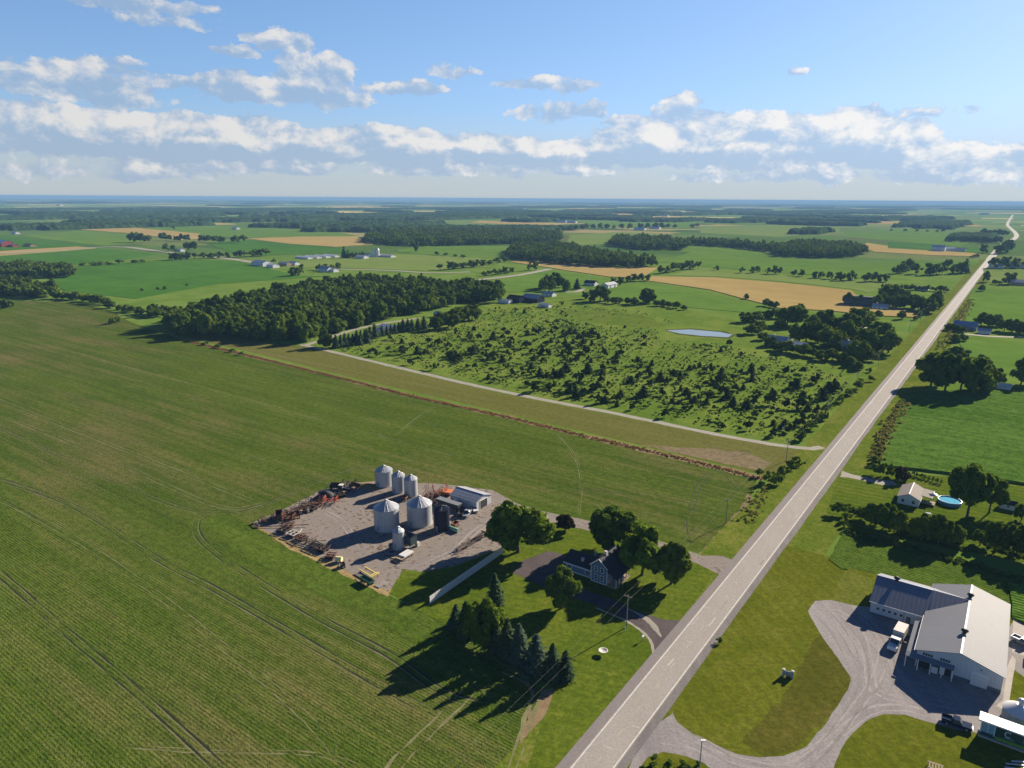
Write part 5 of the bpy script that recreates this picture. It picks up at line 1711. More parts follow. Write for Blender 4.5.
def window(t, c, w_, h_, face, frame=.10, name='window', m=None, glass=None):
    """a framed window proud of the wall; face is '-y', '+y', '-x' or '+x'"""
    m = m or B_trim
    fr_, gl = MB(), MB()
    x, y, z = c
    d = .05
    bars = [((0, h_ / 2), (w_ + frame * 2, frame)), ((0, -h_ / 2), (w_ + frame * 2, frame)), ((-w_ / 2, 0), (frame, h_ - frame)), ((w_ / 2, 0), (frame, h_ - frame)), ((0, 0), (w_ - frame, frame * .5))]
    for (a, b), (bw, bh) in bars:
        if face[1] == 'y':
            sg = -1 if face[0] == '-' else 1
            fr_.box((x + a, y + sg * d, z + b), (bw, .10, bh))
        else:
            sg = -1 if face[0] == '-' else 1
            fr_.box((x + sg * d, y + a, z + b), (.10, bw, bh))
    sg = -1 if face[0] == '-' else 1
    if face[1] == 'y':
        gl.box((x, y + sg * .03, z), (w_ - frame, .05, h_ - frame))
    else:
        gl.box((x + sg * .03, y, z), (.05, w_ - frame, h_ - frame))
    f = fr_.build(name, m, t)
    gl.build('pane', glass or B_win, f)
    return f


def on_y(t, name, x0, x1, z0, z1, y, mat, th=.06, sg=-1):
    return MB().b2(x0, x1, min(y, y + sg * th), max(y, y + sg * th), z0, z1).build(name, mat, t)


# ---------------------------------------------------------------- the big metal hall, lower right
hall = thing('metal_hall', 'large L shaped metal hall with pale grey ribbed roofs beside the gravel yard', 'hall', (94.4, 144.15))
W_, L_ = 16.7, 35.3
gable_block(hall, 0, W_, 0, L_, 4.4, 6.9, 'y', B_wall, B_roof, over=.45)
# wing running off to the left
gable_block(hall, -12.6, -.02, 17.8, 34.6, 3.7, 7.1, 'x', B_wall, B_roofw, over=.35, wall_name='wing_wall', roof_name='wing_roof')
# the wing roof runs on into the main slope
MB().slab([(-.02 + .36, 17.45, 3.78), (2.2, 19.0, 4.27), (8.1, 26.2, 7.24), (.34, 26.2, 7.24)], .1).build('wing_roof', B_roofw, hall)
MB().slab([(.34, 26.21, 7.24), (8.1, 26.21, 7.24), (2.2, 33.4, 4.27), (.34, 34.9, 3.78)], .1).build('wing_roof', B_roofw, hall)
for (x, y, z, nm) in [(W_ / 2, 9.3, 6.95, 'ridge_vent'), (W_ / 2, 28.5, 6.95, 'ridge_vent'), (-8.2, 26.2, 7.15, 'ridge_vent')]:
    v = MB()
    v.lathe([(.42, 0), (.42, .5), (.78, .55), (.78, .8), (.25, 1.15)], 14, (x, y, z))
    v.build(nm, B_black, hall)
MB().b2(W_ / 2 - .22, W_ / 2 + .22, -.5, L_ + .5, 7.02, 7.09).build('ridge_cap', B_silver, hall)
MB().b2(-12.95, .2, 25.98, 26.42, 7.22, 7.30).build('ridge_cap', B_silver, hall)
# porch under the left corner: dark panel painting the recess shade, lean-to roofs, posts
on_y(hall, 'porch_shade_panel', .3, 7.2, .1, 2.9, 0, B_dark, .05)
MB().slab([(-2.1, -1.6, 2.95), (7.6, -1.6, 2.95), (7.6, -.02, 3.35), (-2.1, -.02, 3.35)], .12).build('porch_roof', B_roofw, hall)
MB().slab([(-2.1, .0, 3.0), (-.05, .0, 3.45), (-.05, 15.5, 3.45), (-2.1, 15.5, 3.0)], .12).build('porch_roof', B_roof, hall)
for x, y in [(-1.95, -1.45), (-1.95, 5), (-1.95, 11), (.6, -1.45), (3.1, -1.45), (5.4, -1.45), (7.45, -1.45)]:
    MB().box((x, y, 1.45), (.2, .2, 2.9)).build('porch_post', B_trim, hall)
MB().b2(3.3, 4.6, -.5, -.07, 0, 1.6).build('porch_cabinet', B_trim, hall)
on_y(hall, 'door', 4.9, 5.9, .1, 2.3, -.06, B_trim, .04)
for x0 in (1.2, 4.7):
    for k in range(4):
        on_y(hall, 'window', x0 + k * .52, x0 + k * .52 + .42, 3.55, 4.15, 0, B_win, .05)
gd = on_y(hall, 'garage_door', 11.1, 14.0, 0, 3.3, 0, B_wallp, .05)
gf = MB()
for z in (.8, 1.6, 2.4):
    gf.b2(11.12, 13.98, -.065, -.05, z, z + .04)
gf.build('door_panel_lines', B_grey, gd)
on_y(hall, 'door_frame', 10.98, 11.1, 0, 3.42, 0, B_trim, .08)
on_y(hall, 'door_frame', 14.0, 14.12, 0, 3.42, 0, B_trim, .08)
on_y(hall, 'door_frame', 11.1, 14.0, 3.3, 3.42, 0, B_trim, .08)
on_y(hall, 'wainscot', 7.7, 10.95, 0, 1.0, 0, B_wains, .04)
on_y(hall, 'wainscot', 14.15, W_ - .02, 0, 1.0, 0, B_wains, .04)
on_y(hall, 'wall_lamp', 12.4, 12.7, 4.2, 4.4, 0, B_black, .2)
on_y(hall, 'wainscot', -12.6, -.1, 0, .5, 17.8, B_wains, .04)
for k in range(5):
    on_y(hall, 'window', -11.1 + k * 1.35, -10.5 + k * 1.35, 1.7, 2.3, 17.8, B_win, .06)
on_y(hall, 'door', -4.2, -3.2, 0, 2.2, 17.8, B_wains, .06)
on_y(hall, 'downspout', -4.9, -4.75, 0, 3.6, 17.8, B_blue, .12)
MB().b2(-13.0, .3, 17.28, 17.42, 3.50, 3.66).build('gutter', B_trim, hall)
MB().b2(-.62, -.48, -.4, 17.2, 4.12, 4.28).build('gutter', B_trim, hall)
for k in range(4):
    MB().b2(W_ + .0, W_ + .06, 4 + k * 8, 5.2 + k * 8, 1.2, 2.4).build('window', B_win, hall)

# ---------------------------------------------------------------- the farmhouse
house = thing('farmhouse', 'two storey blue grey farmhouse with dark roof and white trimmed windows', 'house', (22.82, 181.6))
gable_block(house, 0, 5.0, 0, 10.5, 5.2, 7.4, 'y', B_blue, B_shing, over=.4)
gable_block(house, -9.2, -.02, .9, 8.2, 2.7, 5.0, 'x', B_blue, B_shing, over=.4, wall_name='wing_wall', roof_name='wing_roof')
for x in (1.5, 3.4):
    for z in (1.75, 4.2):
        window(house, (x, 0, z), .95, 1.5, '-y', .14)
window(house, (-1.6, .9, 1.5), 1.7, 1.2, '-y', .14)
window(house, (-7.7, .9, 1.6), 1.6, 1.0, '-y', .14)
MB().slab([(-9.6, .38, 2.62), (-.1, .38, 2.62), (-.1, .52, 2.72), (-9.6, .52, 2.72)], .22).build('eave_trim', B_trim, house)
ew = MB()
ew.tube((-.4, -.44, 5.10), (2.5, -.44, 7.52), .11, n=4)
ew.tube((2.5, -.44, 7.52), (5.4, -.44, 5.10), .11, n=4)
ew.build('gable_trim', B_trim, house)
for x in (0, 5.0):
    MB().box((x, -.02, 2.6), (.22, .2, 5.0)).build('corner_board', B_trim, house)
on_y(house, 'foundation', -9.2, -.05, -.1, .35, .9, B_trim, .06)
on_y(house, 'foundation', .15, 4.85, -.1, .35, 0, B_trim, .06)
pr = MB()
pr.slab([(5.0, -.4, 4.9), (8.3, -.4, 3.0), (8.3, 8.5, 3.0), (5.0, 8.5, 4.9)], .14)
pr.build('porch_roof', B_shing, house)
MB().b2(5.03, 8.1, -.2, 8.4, .0, .45).build('porch_floor', B_wood, house)
for k in range(5):
    MB().lathe([(.17, 0), (.14, .2), (.12, 2.3), (.18, 2.5)], 10, (7.9, -.05 + k * 2.08, .45)).build('porch_column', B_trim, house)
for y in (1.6, 4.6, 7.0):
    window(house, (5.0, y, 1.9), .9, 1.5, '+x', .14)
on_y(house, 'chimney', -4.6, -3.8, 2.6, 4.6, 2.2, B_brick, .8, 1)
MB().b2(2.1, 2.9, 3.2, 3.9, 6.6, 8.5).build('chimney', B_brick, house)
MB().b2(-2.6, -2.0, 6.2, 6.8, 4.0, 5.5).build('chimney', B_brick, house)
window(house, (0, 3 - 1.0, 4.6), .8, 1.1, '-x', .14)

# ---------------------------------------------------------------- small white house, deck, pool, shed
sh = thing('white_house', 'small white bungalow with brown shingle roof and two blue windows near the round pool', 'house', (138.57, 236.59))
gable_block(sh, 0, 6.8, 0, 12.5, 2.7, 4.3, 'y', B_wallp, B_shing2, over=.35)
window(sh, (1.7, 0, 1.5), 1.0, 1.2, '-y', .1)
window(sh, (5.0, 0, 1.5), 1.0, 1.2, '-y', .1)
MB().slab([(6.9, 5, 2.9), (10.2, 5, 2.6), (10.2, 13, 2.6), (6.9, 13, 2.9)], .14).build('carport_roof', B_shing2, sh)
for y in (5.2, 9, 12.8):
    MB().box((10.0, y, 1.2), (.16, .16, 2.5)).build('carport_post', B_trim, sh)
MB().b2(10.15, 10.27, 4.9, 13.1, 2.45, 2.7).build('carport_fascia', B_trim, sh)
MB().b2(3.22, 3.58, -.4, 12.9, 4.44, 4.52).build('ridge_cap', B_trim, sh)
MB().slab([(7.0, -.45, 2.60), (7.2, -.45, 2.56), (7.2, 12.95, 2.56), (7.0, 12.95, 2.60)], .2).build('fascia', B_trim, sh)
MB().b2(2.6, 3.3, 12.51, 12.56, 0, 2.1).build('door', B_trim, sh)
MB().b2(-.06, -.0, 3, 4.2, 1.0, 2.1).build('window', B_win, sh)
deck = thing('wooden_deck', 'weathered wooden deck between the white bungalow and the pool', 'deck', at(927, 504))
MB().b2(-2.4, 2.4, -1.8, 1.8, .55, .7).build('deck_floor', B_wood, deck)
for x, y in ((-2.2, -1.6), (2.2, -1.6), (-2.2, 1.6), (2.2, 1.6)):
    MB().box((x, y, .26), (.14, .14, .58)).build('deck_post', B_wood, deck)
rl = MB()
for x in np.arange(-2.35, 2.4, .47):
    rl.box((x, -1.75, 1.15), (.06, .06, .9))
rl.box((0, -1.75, 1.63), (4.8, .1, .07))
rl.build('railing', B_trim, deck)
um = thing('patio_umbrella', 'cream patio umbrella open over the wooden deck', 'umbrella', at(932, 501.5), z=.7)
MB().lathe([(1.7, 2.05), (1.0, 2.4), (.05, 2.75)], 8, mi=0, smooth=False).build('canopy', B_cream, um)
MB().tube((0, 0, 0), (0, 0, 2.7), .03).build('pole', B_grey, um)
pool = thing('round_pool', 'round above ground pool of bright blue water under the big dark tree', 'pool', at(949.3, 503.2))
pw = MB()
pw.lathe([(3.75, 0), (3.75, 1.3), (3.62, 1.32), (3.62, 1.0)], 40, cap_top=False)
pw.build('pool_wall', plain('pool_wall_blue', (.10, .22, .30), .5, .1, 1), pool)
MB().lathe([(3.84, 1.30), (3.84, 1.38), (3.60, 1.38), (3.60, 1.30)], 40, cap_top=False).build('pool_rim', B_silver, pool)
MB().lathe([(.01, 1.08), (3.6, 1.08)], 40, cap_top=False).build('water', B_pool, pool)
ld = MB()
for s_ in (-.25, .25):
    ld.tube((-3.9, s_, 0), (-3.7, s_, 1.9), .03)
for z in (.4, .8, 1.2):
    ld.tube((-3.85, -.25, z), (-3.85, .25, z), .025)
ld.build('ladder', B_grey, pool)
shed = thing('garden_shed', 'low garden shed with a dark roof right of the big pool trees', 'shed', at(999, 508))
gable_block(shed, 0, 5.0, 0, 3.6, 1.9, 2.9, 'x', B_wallp, B_shing, over=.2)
on_y(shed, 'window', 2.2, 2.9, 1.0, 1.5, 0, B_win, .05)
MB().b2(5.0, 5.06, .9, 2.4, 0, 1.8).build('door', B_trim, shed)
tb = thing('picnic_table', 'pale garden table on the grass below the white bungalow', 'table', at(928, 515), rz=RZ + .2)
MB().b2(-.9, .9, -.45, .45, .70, .76).build('table_top', B_silver, tb)
for y in (-.75, .75):
    MB().b2(-.9, .9, y - .14, y + .14, .42, .47).build('bench_seat', B_silver, tb)
lg = MB()
for x in (-.65, .65):
    lg.tube((x, -.75, 0), (x, .2, .7), .04).tube((x, .75, 0), (x, -.2, .7), .04)
lg.build('legs', B_grey, tb)


# ---------------------------------------------------------------- grain bins
def bin_(px, py, dia, eave, apex, label, shell=None, roofm=None, nm='grain_bin', ladder=True, cat='grain bin', group=None):
    p = at(px, py)
    k = math.hypot(*p)
    p = (p[0] * (1 + dia * .5 / k), p[1] * (1 + dia * .5 / k))
    t = thing(nm, label, cat, p, RZ, group)
    r = dia / 2
    MB().lathe([(r + .25, 0), (r + .25, .18)], 40).build('concrete_pad', M_conc, t)
    MB().lathe([(r, .15), (r, eave)], 48, cap_top=False).build('shell', shell or B_galv, t)
    rm = MB()
    rm.lathe([(r + .12, eave - .02), (.45, apex - .35)], 48, cap_top=False, smooth=True)
    for i in range(20):
        a = 2 * math.pi * i / 20
        rm.tube((math.cos(a) * (r + .1), math.sin(a) * (r + .1), eave + .02), (math.cos(a) * .45, math.sin(a) * .45, apex - .32), .05, n=4, caps=False)
    rf = rm.build('roof', roofm or B_galvr, t)
    MB().lathe([(.5, apex - .4), (.5, apex - .12), (.62, apex - .1), (.1, apex + .12)], 16).build('cap', roofm or B_galvr, rf)
    hp_ = MB()
    for k_ in range(3):
        z = eave * (k_ + 1) / 4
        hp_.lathe([(r + .03, z - .04), (r + .05, z), (r + .03, z + .04)], 48, cap_top=False)
    hp_.build('stiffener_ring', shell or B_galvr, t)
    if ladder:
        a = -2.0
        lx, ly = math.cos(a) * (r + .22), math.sin(a) * (r + .22)
        tx, ty = -math.sin(a) * .2, math.cos(a) * .2
        l_ = MB()
        l_.tube((lx + tx, ly + ty, .3), (lx + tx, ly + ty, eave + .3), .035, n=5).tube((lx - tx, ly - ty, .3), (lx - tx, ly - ty, eave + .3), .035, n=5)
        z = .5
        while z < eave:
            l_.tube((lx + tx, ly + ty, z), (lx - tx, ly - ty, z), .022, n=4)
            z += .4
        l_.build('ladder', B_grey, t)
        a = -1.55
        MB().box((math.cos(a) * (r + .04), math.sin(a) * (r + .04), 1.3), (.9, .16, 1.7), rz=a + math.pi / 2).build('door', B_grey, t)
    return t


bin_(384.5, 488, 6.4, 6.1, 7.9, 'widest of the three grain bins at the back, at the field corner')
bin_(398.8, 494, 4.7, 6.6, 8.1, 'slim middle bin of the three grain bins at the back')
bin_(411.2, 498, 4.8, 6.6, 8.2, 'slim grain bin at the right end of the three at the back')
bin_(387.3, 533, 8.1, 7.4, 9.9, 'big grain bin on the left of the pair in the middle of the yard')
bin_(420, 528.5, 8.3, 7.2, 9.8, 'big grain bin between the left big bin and the navy silo')
bin_(442, 533, 5.2, 7.5, 8.6, 'dark navy enamelled silo with a domed top', B_navy, B_navy, 'silo', cat='silo')
bin_(399, 550.5, 3.5, 5.8, 7.2, 'small slender white bin in front of the two big bins')
ft = thing('feed_hopper', 'dark green steel feed hopper beside the small slender bin', 'hopper', at(410.5, 547.5))
hb_ = MB()
hb_.prism([(-1.5, -1.4), (1.5, -1.4), (1.5, 1.4), (-1.5, 1.4)], 1.5, 4.3)
hb_._add([(-1.5, -1.4, 1.5), (1.5, -1.4, 1.5), (1.5, 1.4, 1.5), (-1.5, 1.4, 1.5), (-.3, -.3, .55), (.3, -.3, .55), (.3, .3, .55), (-.3, .3, .55)],
        [(0, 1, 5, 4), (1, 2, 6, 5), (2, 3, 7, 6), (3, 0, 4, 7), (4, 5, 6, 7)])
hb_.build('hopper', plain('dark_green_steel', (.030, .055, .060), .5, .2, 2), ft)
MB().profile_x([(-1.5, 4.32), (1.5, 4.32), (0, 5.1)], -1.6, 1.6).build('roof', B_navy, ft)
for x in (-1.4, 1.4):
    for y in (-1.3, 1.3):
        MB().box((x, y, .75), (.16, .16, 1.5)).build('leg', B_grey, ft)
ga = thing('seed_tote', 'pale seed tote standing by the dark green hopper', 'tote', at(417.5, 546))
MB().b2(-.55, .55, -.55, .55, .15, 1.4).build('tank', B_cream, ga)
MB().b2(-.6, .6, -.6, .6, 0, .14).build('pallet', B_wood, ga)
MB().lathe([(.2, 1.4), (.2, 1.5)], 12).build('lid', B_grey, ga)

# machine shed
ms = thing('machine_shed', 'low white machine shed with a dark open doorway behind the bins', 'shed', at(476.5, 511))
gable_block(ms, -11.8, 0, 0, 8.4, 3.2, 4.6, 'x', ribbed('shed_wall', (.48, .49, .51), 0, .5, depth=.01), ribbed('shed_roof', (.36, .37, .40), 0, .9, rough=.4, metal=.2), over=.25)
MB().b2(-.0, .06, 2.0, 6.0, 0, 2.9).build('doorway', B_dark, ms)  # dark slab on the wall, painting the shade inside the open door
MB().b2(0, .1, 1.85, 2.0, 0, 3.05).b2(0, .1, 6.0, 6.15, 0, 3.05).b2(0, .1, 2.0, 6.0, 2.9, 3.05).build('door_frame', B_trim, ms)
MB().b2(-12.0, .2, 4.05, 4.35, 4.74, 4.82).build('ridge_cap', B_trim, ms)
# rows of clear panels let into the near slope
sk = MB()
for k in range(9):
    x0 = -11.2 + k * 1.22
    sl = (4.6 - 3.2) / 4.2
    for y0 in (.6, 2.0):
        sk.slab([(x0, y0, 3.2 + sl * y0 + .19), (x0 + .8, y0, 3.2 + sl * y0 + .19), (x0 + .8, y0 + 1.1, 3.2 + sl * (y0 + 1.1) + .19), (x0, y0 + 1.1, 3.2 + sl * (y0 + 1.1) + .19)], .03)
sk.build('roof_panels', plain('roof_skylight', (.26, .28, .34), .3, .1, 2), ms)


# white fence panels
def fence(a, b, hgt, label, planks=True, mat=None):
    A, B = at(*a), at(*b)
    L = math.hypot(B[0] - A[0], B[1] - A[1])
    t = thing('board_fence', label, 'fence', A, math.atan2(B[1] - A[1], B[0] - A[0]))
    n = max(2, int(L / 2.4))
    for i in range(n):
        x0, x1 = L * i / n + .06, L * (i + 1) / n - .06
        p = MB()
        k = max(1, int((x1 - x0) / .28))
        for j in range(k):
            p.b2(x0 + (x1 - x0) * j / k + .006, x0 + (x1 - x0) * (j + 1) / k - .006, -.03, .03, .05, hgt - .12)
        p.b2(x0, x1, -.05, .05, hgt - .12, hgt)
        p.build('panel', mat or B_white, t)
    for i in range(n + 1):
        MB().box((L * i / n, 0, hgt / 2 + .05), (.12, .13, hgt + .1)).build('post', mat or B_white, t)
    return t


fence((430, 604), (503, 553), 2.3, 'long solid white board fence standing between the yard and the lawn')
fence((527, 535), (548, 521), 2.0, 'short white fence glimpsed behind the huge round maple')


# ---------------------------------------------------------------- wheels, vehicles, machines
def wheel(t, c, r, w_, axis='x', rim=None, name='wheel'):
    x, y, z = c
    d = (w_ / 2, 0, 0) if axis == 'x' else (0, w_ / 2, 0)
    o = MB().tube((x - d[0], y - d[1], z), (x + d[0], y + d[1], z), r, n=16).build(name, B_tyre, t)
    e = 1.06
    MB().tube((x - d[0] * e, y - d[1] * e, z), (x + d[0] * e, y + d[1] * e, z), r * .55, n=12).build('rim', rim or B_grey, o)
    return o


def pickup(px, rz, col, label, cat='pickup', nm='pickup_truck', glass=None):
    """nose towards -y"""
    t = thing(nm, label, cat, px, rz)
    b = MB()
    b.profile_x([(-2.75, .45), (2.75, .45), (2.75, 1.05), (.75, 1.05), (.75, 1.05), (-2.70, 1.0), (-2.8, .7)], -.98, .98)
    bo = b.build('body', col, t)
    c = MB()
    pts0 = [(-.95, -1.0, 1.05), (.95, -1.0, 1.05), (.95, .78, 1.05), (-.95, .78, 1.05)]
    pts1 = [(-.78, -.45, 1.82), (.78, -.45, 1.82), (.78, .62, 1.82), (-.78, .62, 1.82)]
    c._add(pts0 + pts1, [(0, 1, 5, 4), (1, 2, 6, 5), (2, 3, 7, 6), (3, 0, 4, 7)], 0)
    c.build('windows', glass or B_win, t)
    MB().slab([(-.80, -.48, 1.88), (.80, -.48, 1.88), (.80, .66, 1.88), (-.80, .66, 1.88)], .07).build('cab_roof', col, t)
    bd = MB()
    bd.b2(-.96, -.86, .85, 2.74, 1.04, 1.42).b2(.86, .96, .85, 2.74, 1.04, 1.42).b2(-.86, .86, 2.64, 2.74, 1.04, 1.42).b2(-.86, .86, .82, .92, 1.04, 1.45)
    bd.build('bed', col, t)
    for x in (-.9, .9):
        wheel(t, (x, -1.75, .4), .4, .28, rim=B_silver)
        wheel(t, (x, 1.75, .4), .4, .28, rim=B_silver)
        MB().box((x * .78, -2.8, .82), (.36, .06, .18)).build('headlight', B_lite, t)
    MB().b2(-.95, .95, -2.92, -2.78, .45, .62).build('bumper', B_silver, t)
    return t


def car(xy, rz, col, label, nm='parked_car'):
    t = thing(nm, label, 'car', xy, rz)
    MB().profile_x([(-2.25, .35), (2.25, .35), (2.3, .75), (2.15, .95), (-1.0, .98), (-2.2, .82), (-2.3, .6)], -.88, .88).build('body', col, t)
    c = MB()
    c._add([(-.82, -1.05, .96), (.82, -1.05, .96), (.82, 1.75, .96), (-.82, 1.75, .96), (-.66, -.35, 1.42), (.66, -.35, 1.42), (.66, 1.1, 1.42), (-.66, 1.1, 1.42)],
           [(0, 1, 5, 4), (1, 2, 6, 5), (2, 3, 7, 6), (3, 0, 4, 7)])
    c.build('windows', B_win, t)
    MB().slab([(-.68, -.38, 1.47), (.68, -.38, 1.47), (.68, 1.13, 1.47), (-.68, 1.13, 1.47)], .06).build('roof', col, t)
    for x in (-.8, .8):
        wheel(t, (x, -1.4, .33), .33, .22, rim=B_silver)
        wheel(t, (x, 1.4, .33), .33, .22, rim=B_silver)
        MB().box((x * .75, -2.29, .68), (.35, .06, .14)).build('headlight', B_lite, t)
    return t


# box truck: cargo box behind, white cab towards the road
A, B = at(902, 634), at(892, 651)
ang = math.atan2(A[1] - B[1], A[0] - B[0]) - math.pi / 2
bt = thing('box_truck', 'white cab truck with a pale cargo box backed up to the hall wing', 'truck', ((A[0] + B[0]) / 2, (A[1] + B[1]) / 2), ang)
MB().b2(-1.2, 1.2, -.2, 4.6, 1.0, 3.2).build('cargo_box', plain('dull_white_box', (.46, .43, .40), .6, .14, 1.2), bt)
MB().b2(-.5, .5, -4.8, 4.5, .6, .95).build('chassis', B_black, bt)
MB().profile_x([(-5.4, .55), (-1.6, .55), (-1.6, 2.5), (-3.0, 2.5), (-3.7, 1.6), (-5.3, 1.45)], -1.05, 1.05).build('cab', B_white, bt)
MB().slab([(-.92, -3.74, 1.66), (.92, -3.74, 1.66), (.92, -3.06, 2.46), (-.92, -3.06, 2.46)], .04).build('windscreen', B_win, bt)
for x in (-1, 1):
    MB().b2(min(x * 1.06, x * 1.09), max(x * 1.06, x * 1.09), -2.9, -1.9, 1.6, 2.3).build('side_window', B_win, bt)
    MB().box((x * .75, -5.38, 1.0), (.4, .06, .25)).build('headlight', B_lite, bt)
    for y in (-4.3, 3.4):
        wheel(bt, (x * .92, y, .5), .5, .32, rim=B_silver)
    MB().b2(min(x * 1.15, x * 1.45), max(x * 1.15, x * 1.45), -2.95, -2.8, 1.7, 2.2).build('mirror', B_black, bt)
A, B = at(944.5, 722), at(968, 729.5)
pickup(((A[0] + B[0]) / 2, (A[1] + B[1]) / 2), math.atan2(B[1] - A[1], B[0] - A[0]) + math.pi / 2, plain('dark_blue_paint', (.012, .020, .045), .12, .08, 2, spec=.7), 'dark blue pickup parked in the hall shadow at the edge of the grass')
pickup(at(1024, 645), RZ + 1.2, B_silver, 'silver pickup on the concrete right of the hall')
car(at(1030, 662), RZ, plain('grey_car', (.2, .21, .23), .3, .1, 2, spec=.5), 'dark grey car at the far right edge of the hall concrete')
# in the shed's shadow
pickup(at(467, 515), RZ + .35, plain('grey_pickup', (.22, .24, .27), .35, .1, 2, spec=.5), 'grey pickup in the shadow before the machine shed')
car(at(474.5, 510.5), RZ + .9, B_white, 'white car close to the machine shed doorway')
for (x, y, lb) in [(457, 505, 'cream nurse tank on wheels left of its twin by the shed'), (463.5, 502.5, 'cream nurse tank on wheels right of its twin, close to the shed')]:
    t = thing('nurse_tank', lb, 'tank trailer', at(x, y))
    MB().lathe([(.9, 1.0), (1.25, 1.3), (1.25, 2.3), (.95, 2.75), (.3, 2.95)], 20).build('tank', B_cream, t)
    MB().b2(-1.2, 1.2, -1.4, 1.4, .75, .98).build('frame', B_rust2, t)
    for sx in (-1.1, 1.1):
        wheel(t, (sx, 0, .42), .42, .26)
    MB().tube((0, -1.4, .85), (0, -2.8, .6), .06).build('drawbar', B_rust2, t)
t = thing('grain_trailer', 'long dark grain trailer parked between the navy silo and the shed', 'trailer', at(449, 508), RZ + math.pi / 2)
tb_ = MB()
tb_.profile_y([(-1.2, 2.6), (1.2, 2.6), (.7, 1.1), (-.7, 1.1)], -5, 5)
tb_.build('hopper_body', plain('dark_trailer', (.06, .065, .075), .5, .2, 2), t)
MB().slab([(-1.25, -5.05, 2.72), (1.25, -5.05, 2.72), (1.25, 5.05, 2.72), (-1.25, 5.05, 2.72)], .06).build('tarp', plain('grey_tarp', (.16, .17, .19), .7, .15, 1.5), t)
for y in (-3.8, -2.6, 4.2):
    for x in (-1, 1):
        wheel(t, (x, y, .5), .5, .3)
MB().b2(-.45, .45, -4.6, 4.8, .7, 1.05).build('frame', B_black, t)


# generic farm implements ---------------------------------------------------------------
def disc_harrow(xy, rz, L, W, label, m1, m2, n=12):
    t = thing('disc_harrow', label, 'implement', xy, rz)
    t.scale = (1.25, 1.25, 1.5)
    f = MB()
    for x in (-W / 2, 0, W / 2):
        f.box((x, 0, .75), (.14, L, .14))
    for y in (-L / 2 + .1, 0, L / 2 - .1):
        f.box((0, y, .76), (W, .14, .16))
    f.tube((-W / 2, L / 2, .75), (0, L / 2 + 2.0, .6), .06).tube((W / 2, L / 2, .75), (0, L / 2 + 2.0, .6), .06)
    f.build('frame', m1, t)
    for sgn in (-1, 1):
        g = MB()
        for k in range(n):
            x = -W / 2 + W * (k + .5) / n
            y = sgn * L * .3
            g.tube((x - .03, y + (x * .12 * sgn), .38), (x + .03, y + (x * .12 * sgn) + .01, .38), .36, n=10)
        g.tube((-W / 2, sgn * L * .3 - W / 2 * .12 * sgn, .38), (W / 2, sgn * L * .3 + W / 2 * .12 * sgn, .38), .05)
        g.build('disc_gang', m2, t)
    for x in (-W * .3, W * .3):
        wheel(t, (x, 0, .42), .42, .24)
    return t


def cultivator(xy, rz, W, label, m1, m2, up=2.6):
    """wings folded upright, tines sticking out"""
    t = thing('cultivator', label, 'implement', xy, rz)
    t.scale = (1.25, 1.25, 1.3)
    f = MB()
    for y in (-.9, 0, .9):
        f.box((0, y, .8), (W, .12, .12))
    for x in (-W / 2, 0, W / 2):
        f.box((x, 0, .82), (.12, 2.2, .14))
    f.tube((0, 1, .8), (0, 3.2, .55), .08)
    f.build('frame', m1, t)
    for sgn in (-1, 1):
        g = MB()
        x0 = sgn * W / 2
        for y in (-.9, 0, .9):
            g.tube((x0, y, .85), (x0 + sgn * .35, y, up), .06, n=5)
        for z in (1.4, 1.9, up - .1):
            g.tube((x0 + sgn * .3 * (z - .85) / up, -1, z), (x0 + sgn * .3 * (z - .85) / up, 1, z), .05, n=5)
        for k in range(6):
            z = 1.1 + k * (up - 1.2) / 6
            y = -.85 + (k % 4) * .55
            g.tube((x0 + sgn * .2, y, z), (x0 + sgn * .9, y, z - .25), .035, n=4)
            g.tube((x0 + sgn * .9, y, z - .25), (x0 + sgn * 1.0, y, z - .7), .03, n=4)
        g.build('folded_wing', m1, t)
    for k in range(8):
        x = -W / 2 + W * (k + .5) / 8
        y = (-.9, 0, .9)[k % 3]
        MB().tube((x, y, .8), (x, y - .35, .5), .035, n=4).tube((x, y - .35, .5), (x, y - .1, .05), .03, n=4).build('tine', m2, t)
    for x in (-W * .3, W * .3):
        wheel(t, (x, .3, .38), .38, .22)
    return t


def wagon(xy, rz, L, W, H, label, mbox, nm='farm_wagon', load=None):
    t = thing(nm, label, 'wagon', xy, rz)
    b = MB()
    b.b2(-W / 2, W / 2, -L / 2, L / 2, .85, 1.0)
    b.b2(-W / 2, -W / 2 + .08, -L / 2, L / 2, 1.0, 1.0 + H).b2(W / 2 - .08, W / 2, -L / 2, L / 2, 1.0, 1.0 + H)
    b.b2(-W / 2 + .08, W / 2 - .08, -L / 2, -L / 2 + .08, 1.0, 1.0 + H).b2(-W / 2 + .08, W / 2 - .08, L / 2 - .08, L / 2, 1.0, 1.0 + H)
    b.build('wagon_box', mbox, t)
    MB().box((0, 0, .7), (.3, L * .9, .2)).tube((0, L / 2, .7), (0, L / 2 + 2, .45), .06).build('frame', B_rust2, t)
    for x in (-W / 2 + .1, W / 2 - .1):
        for y in (-L * .33, L * .33):
            wheel(t, (x, y, .42), .42, .24)
    if load:
        MB().b2(-W / 2 + .2, W / 2 - .2, -L / 2 + .2, L / 2 - .2, 1.0, 1.0 + load[0]).build('load', load[1], t)
    return t


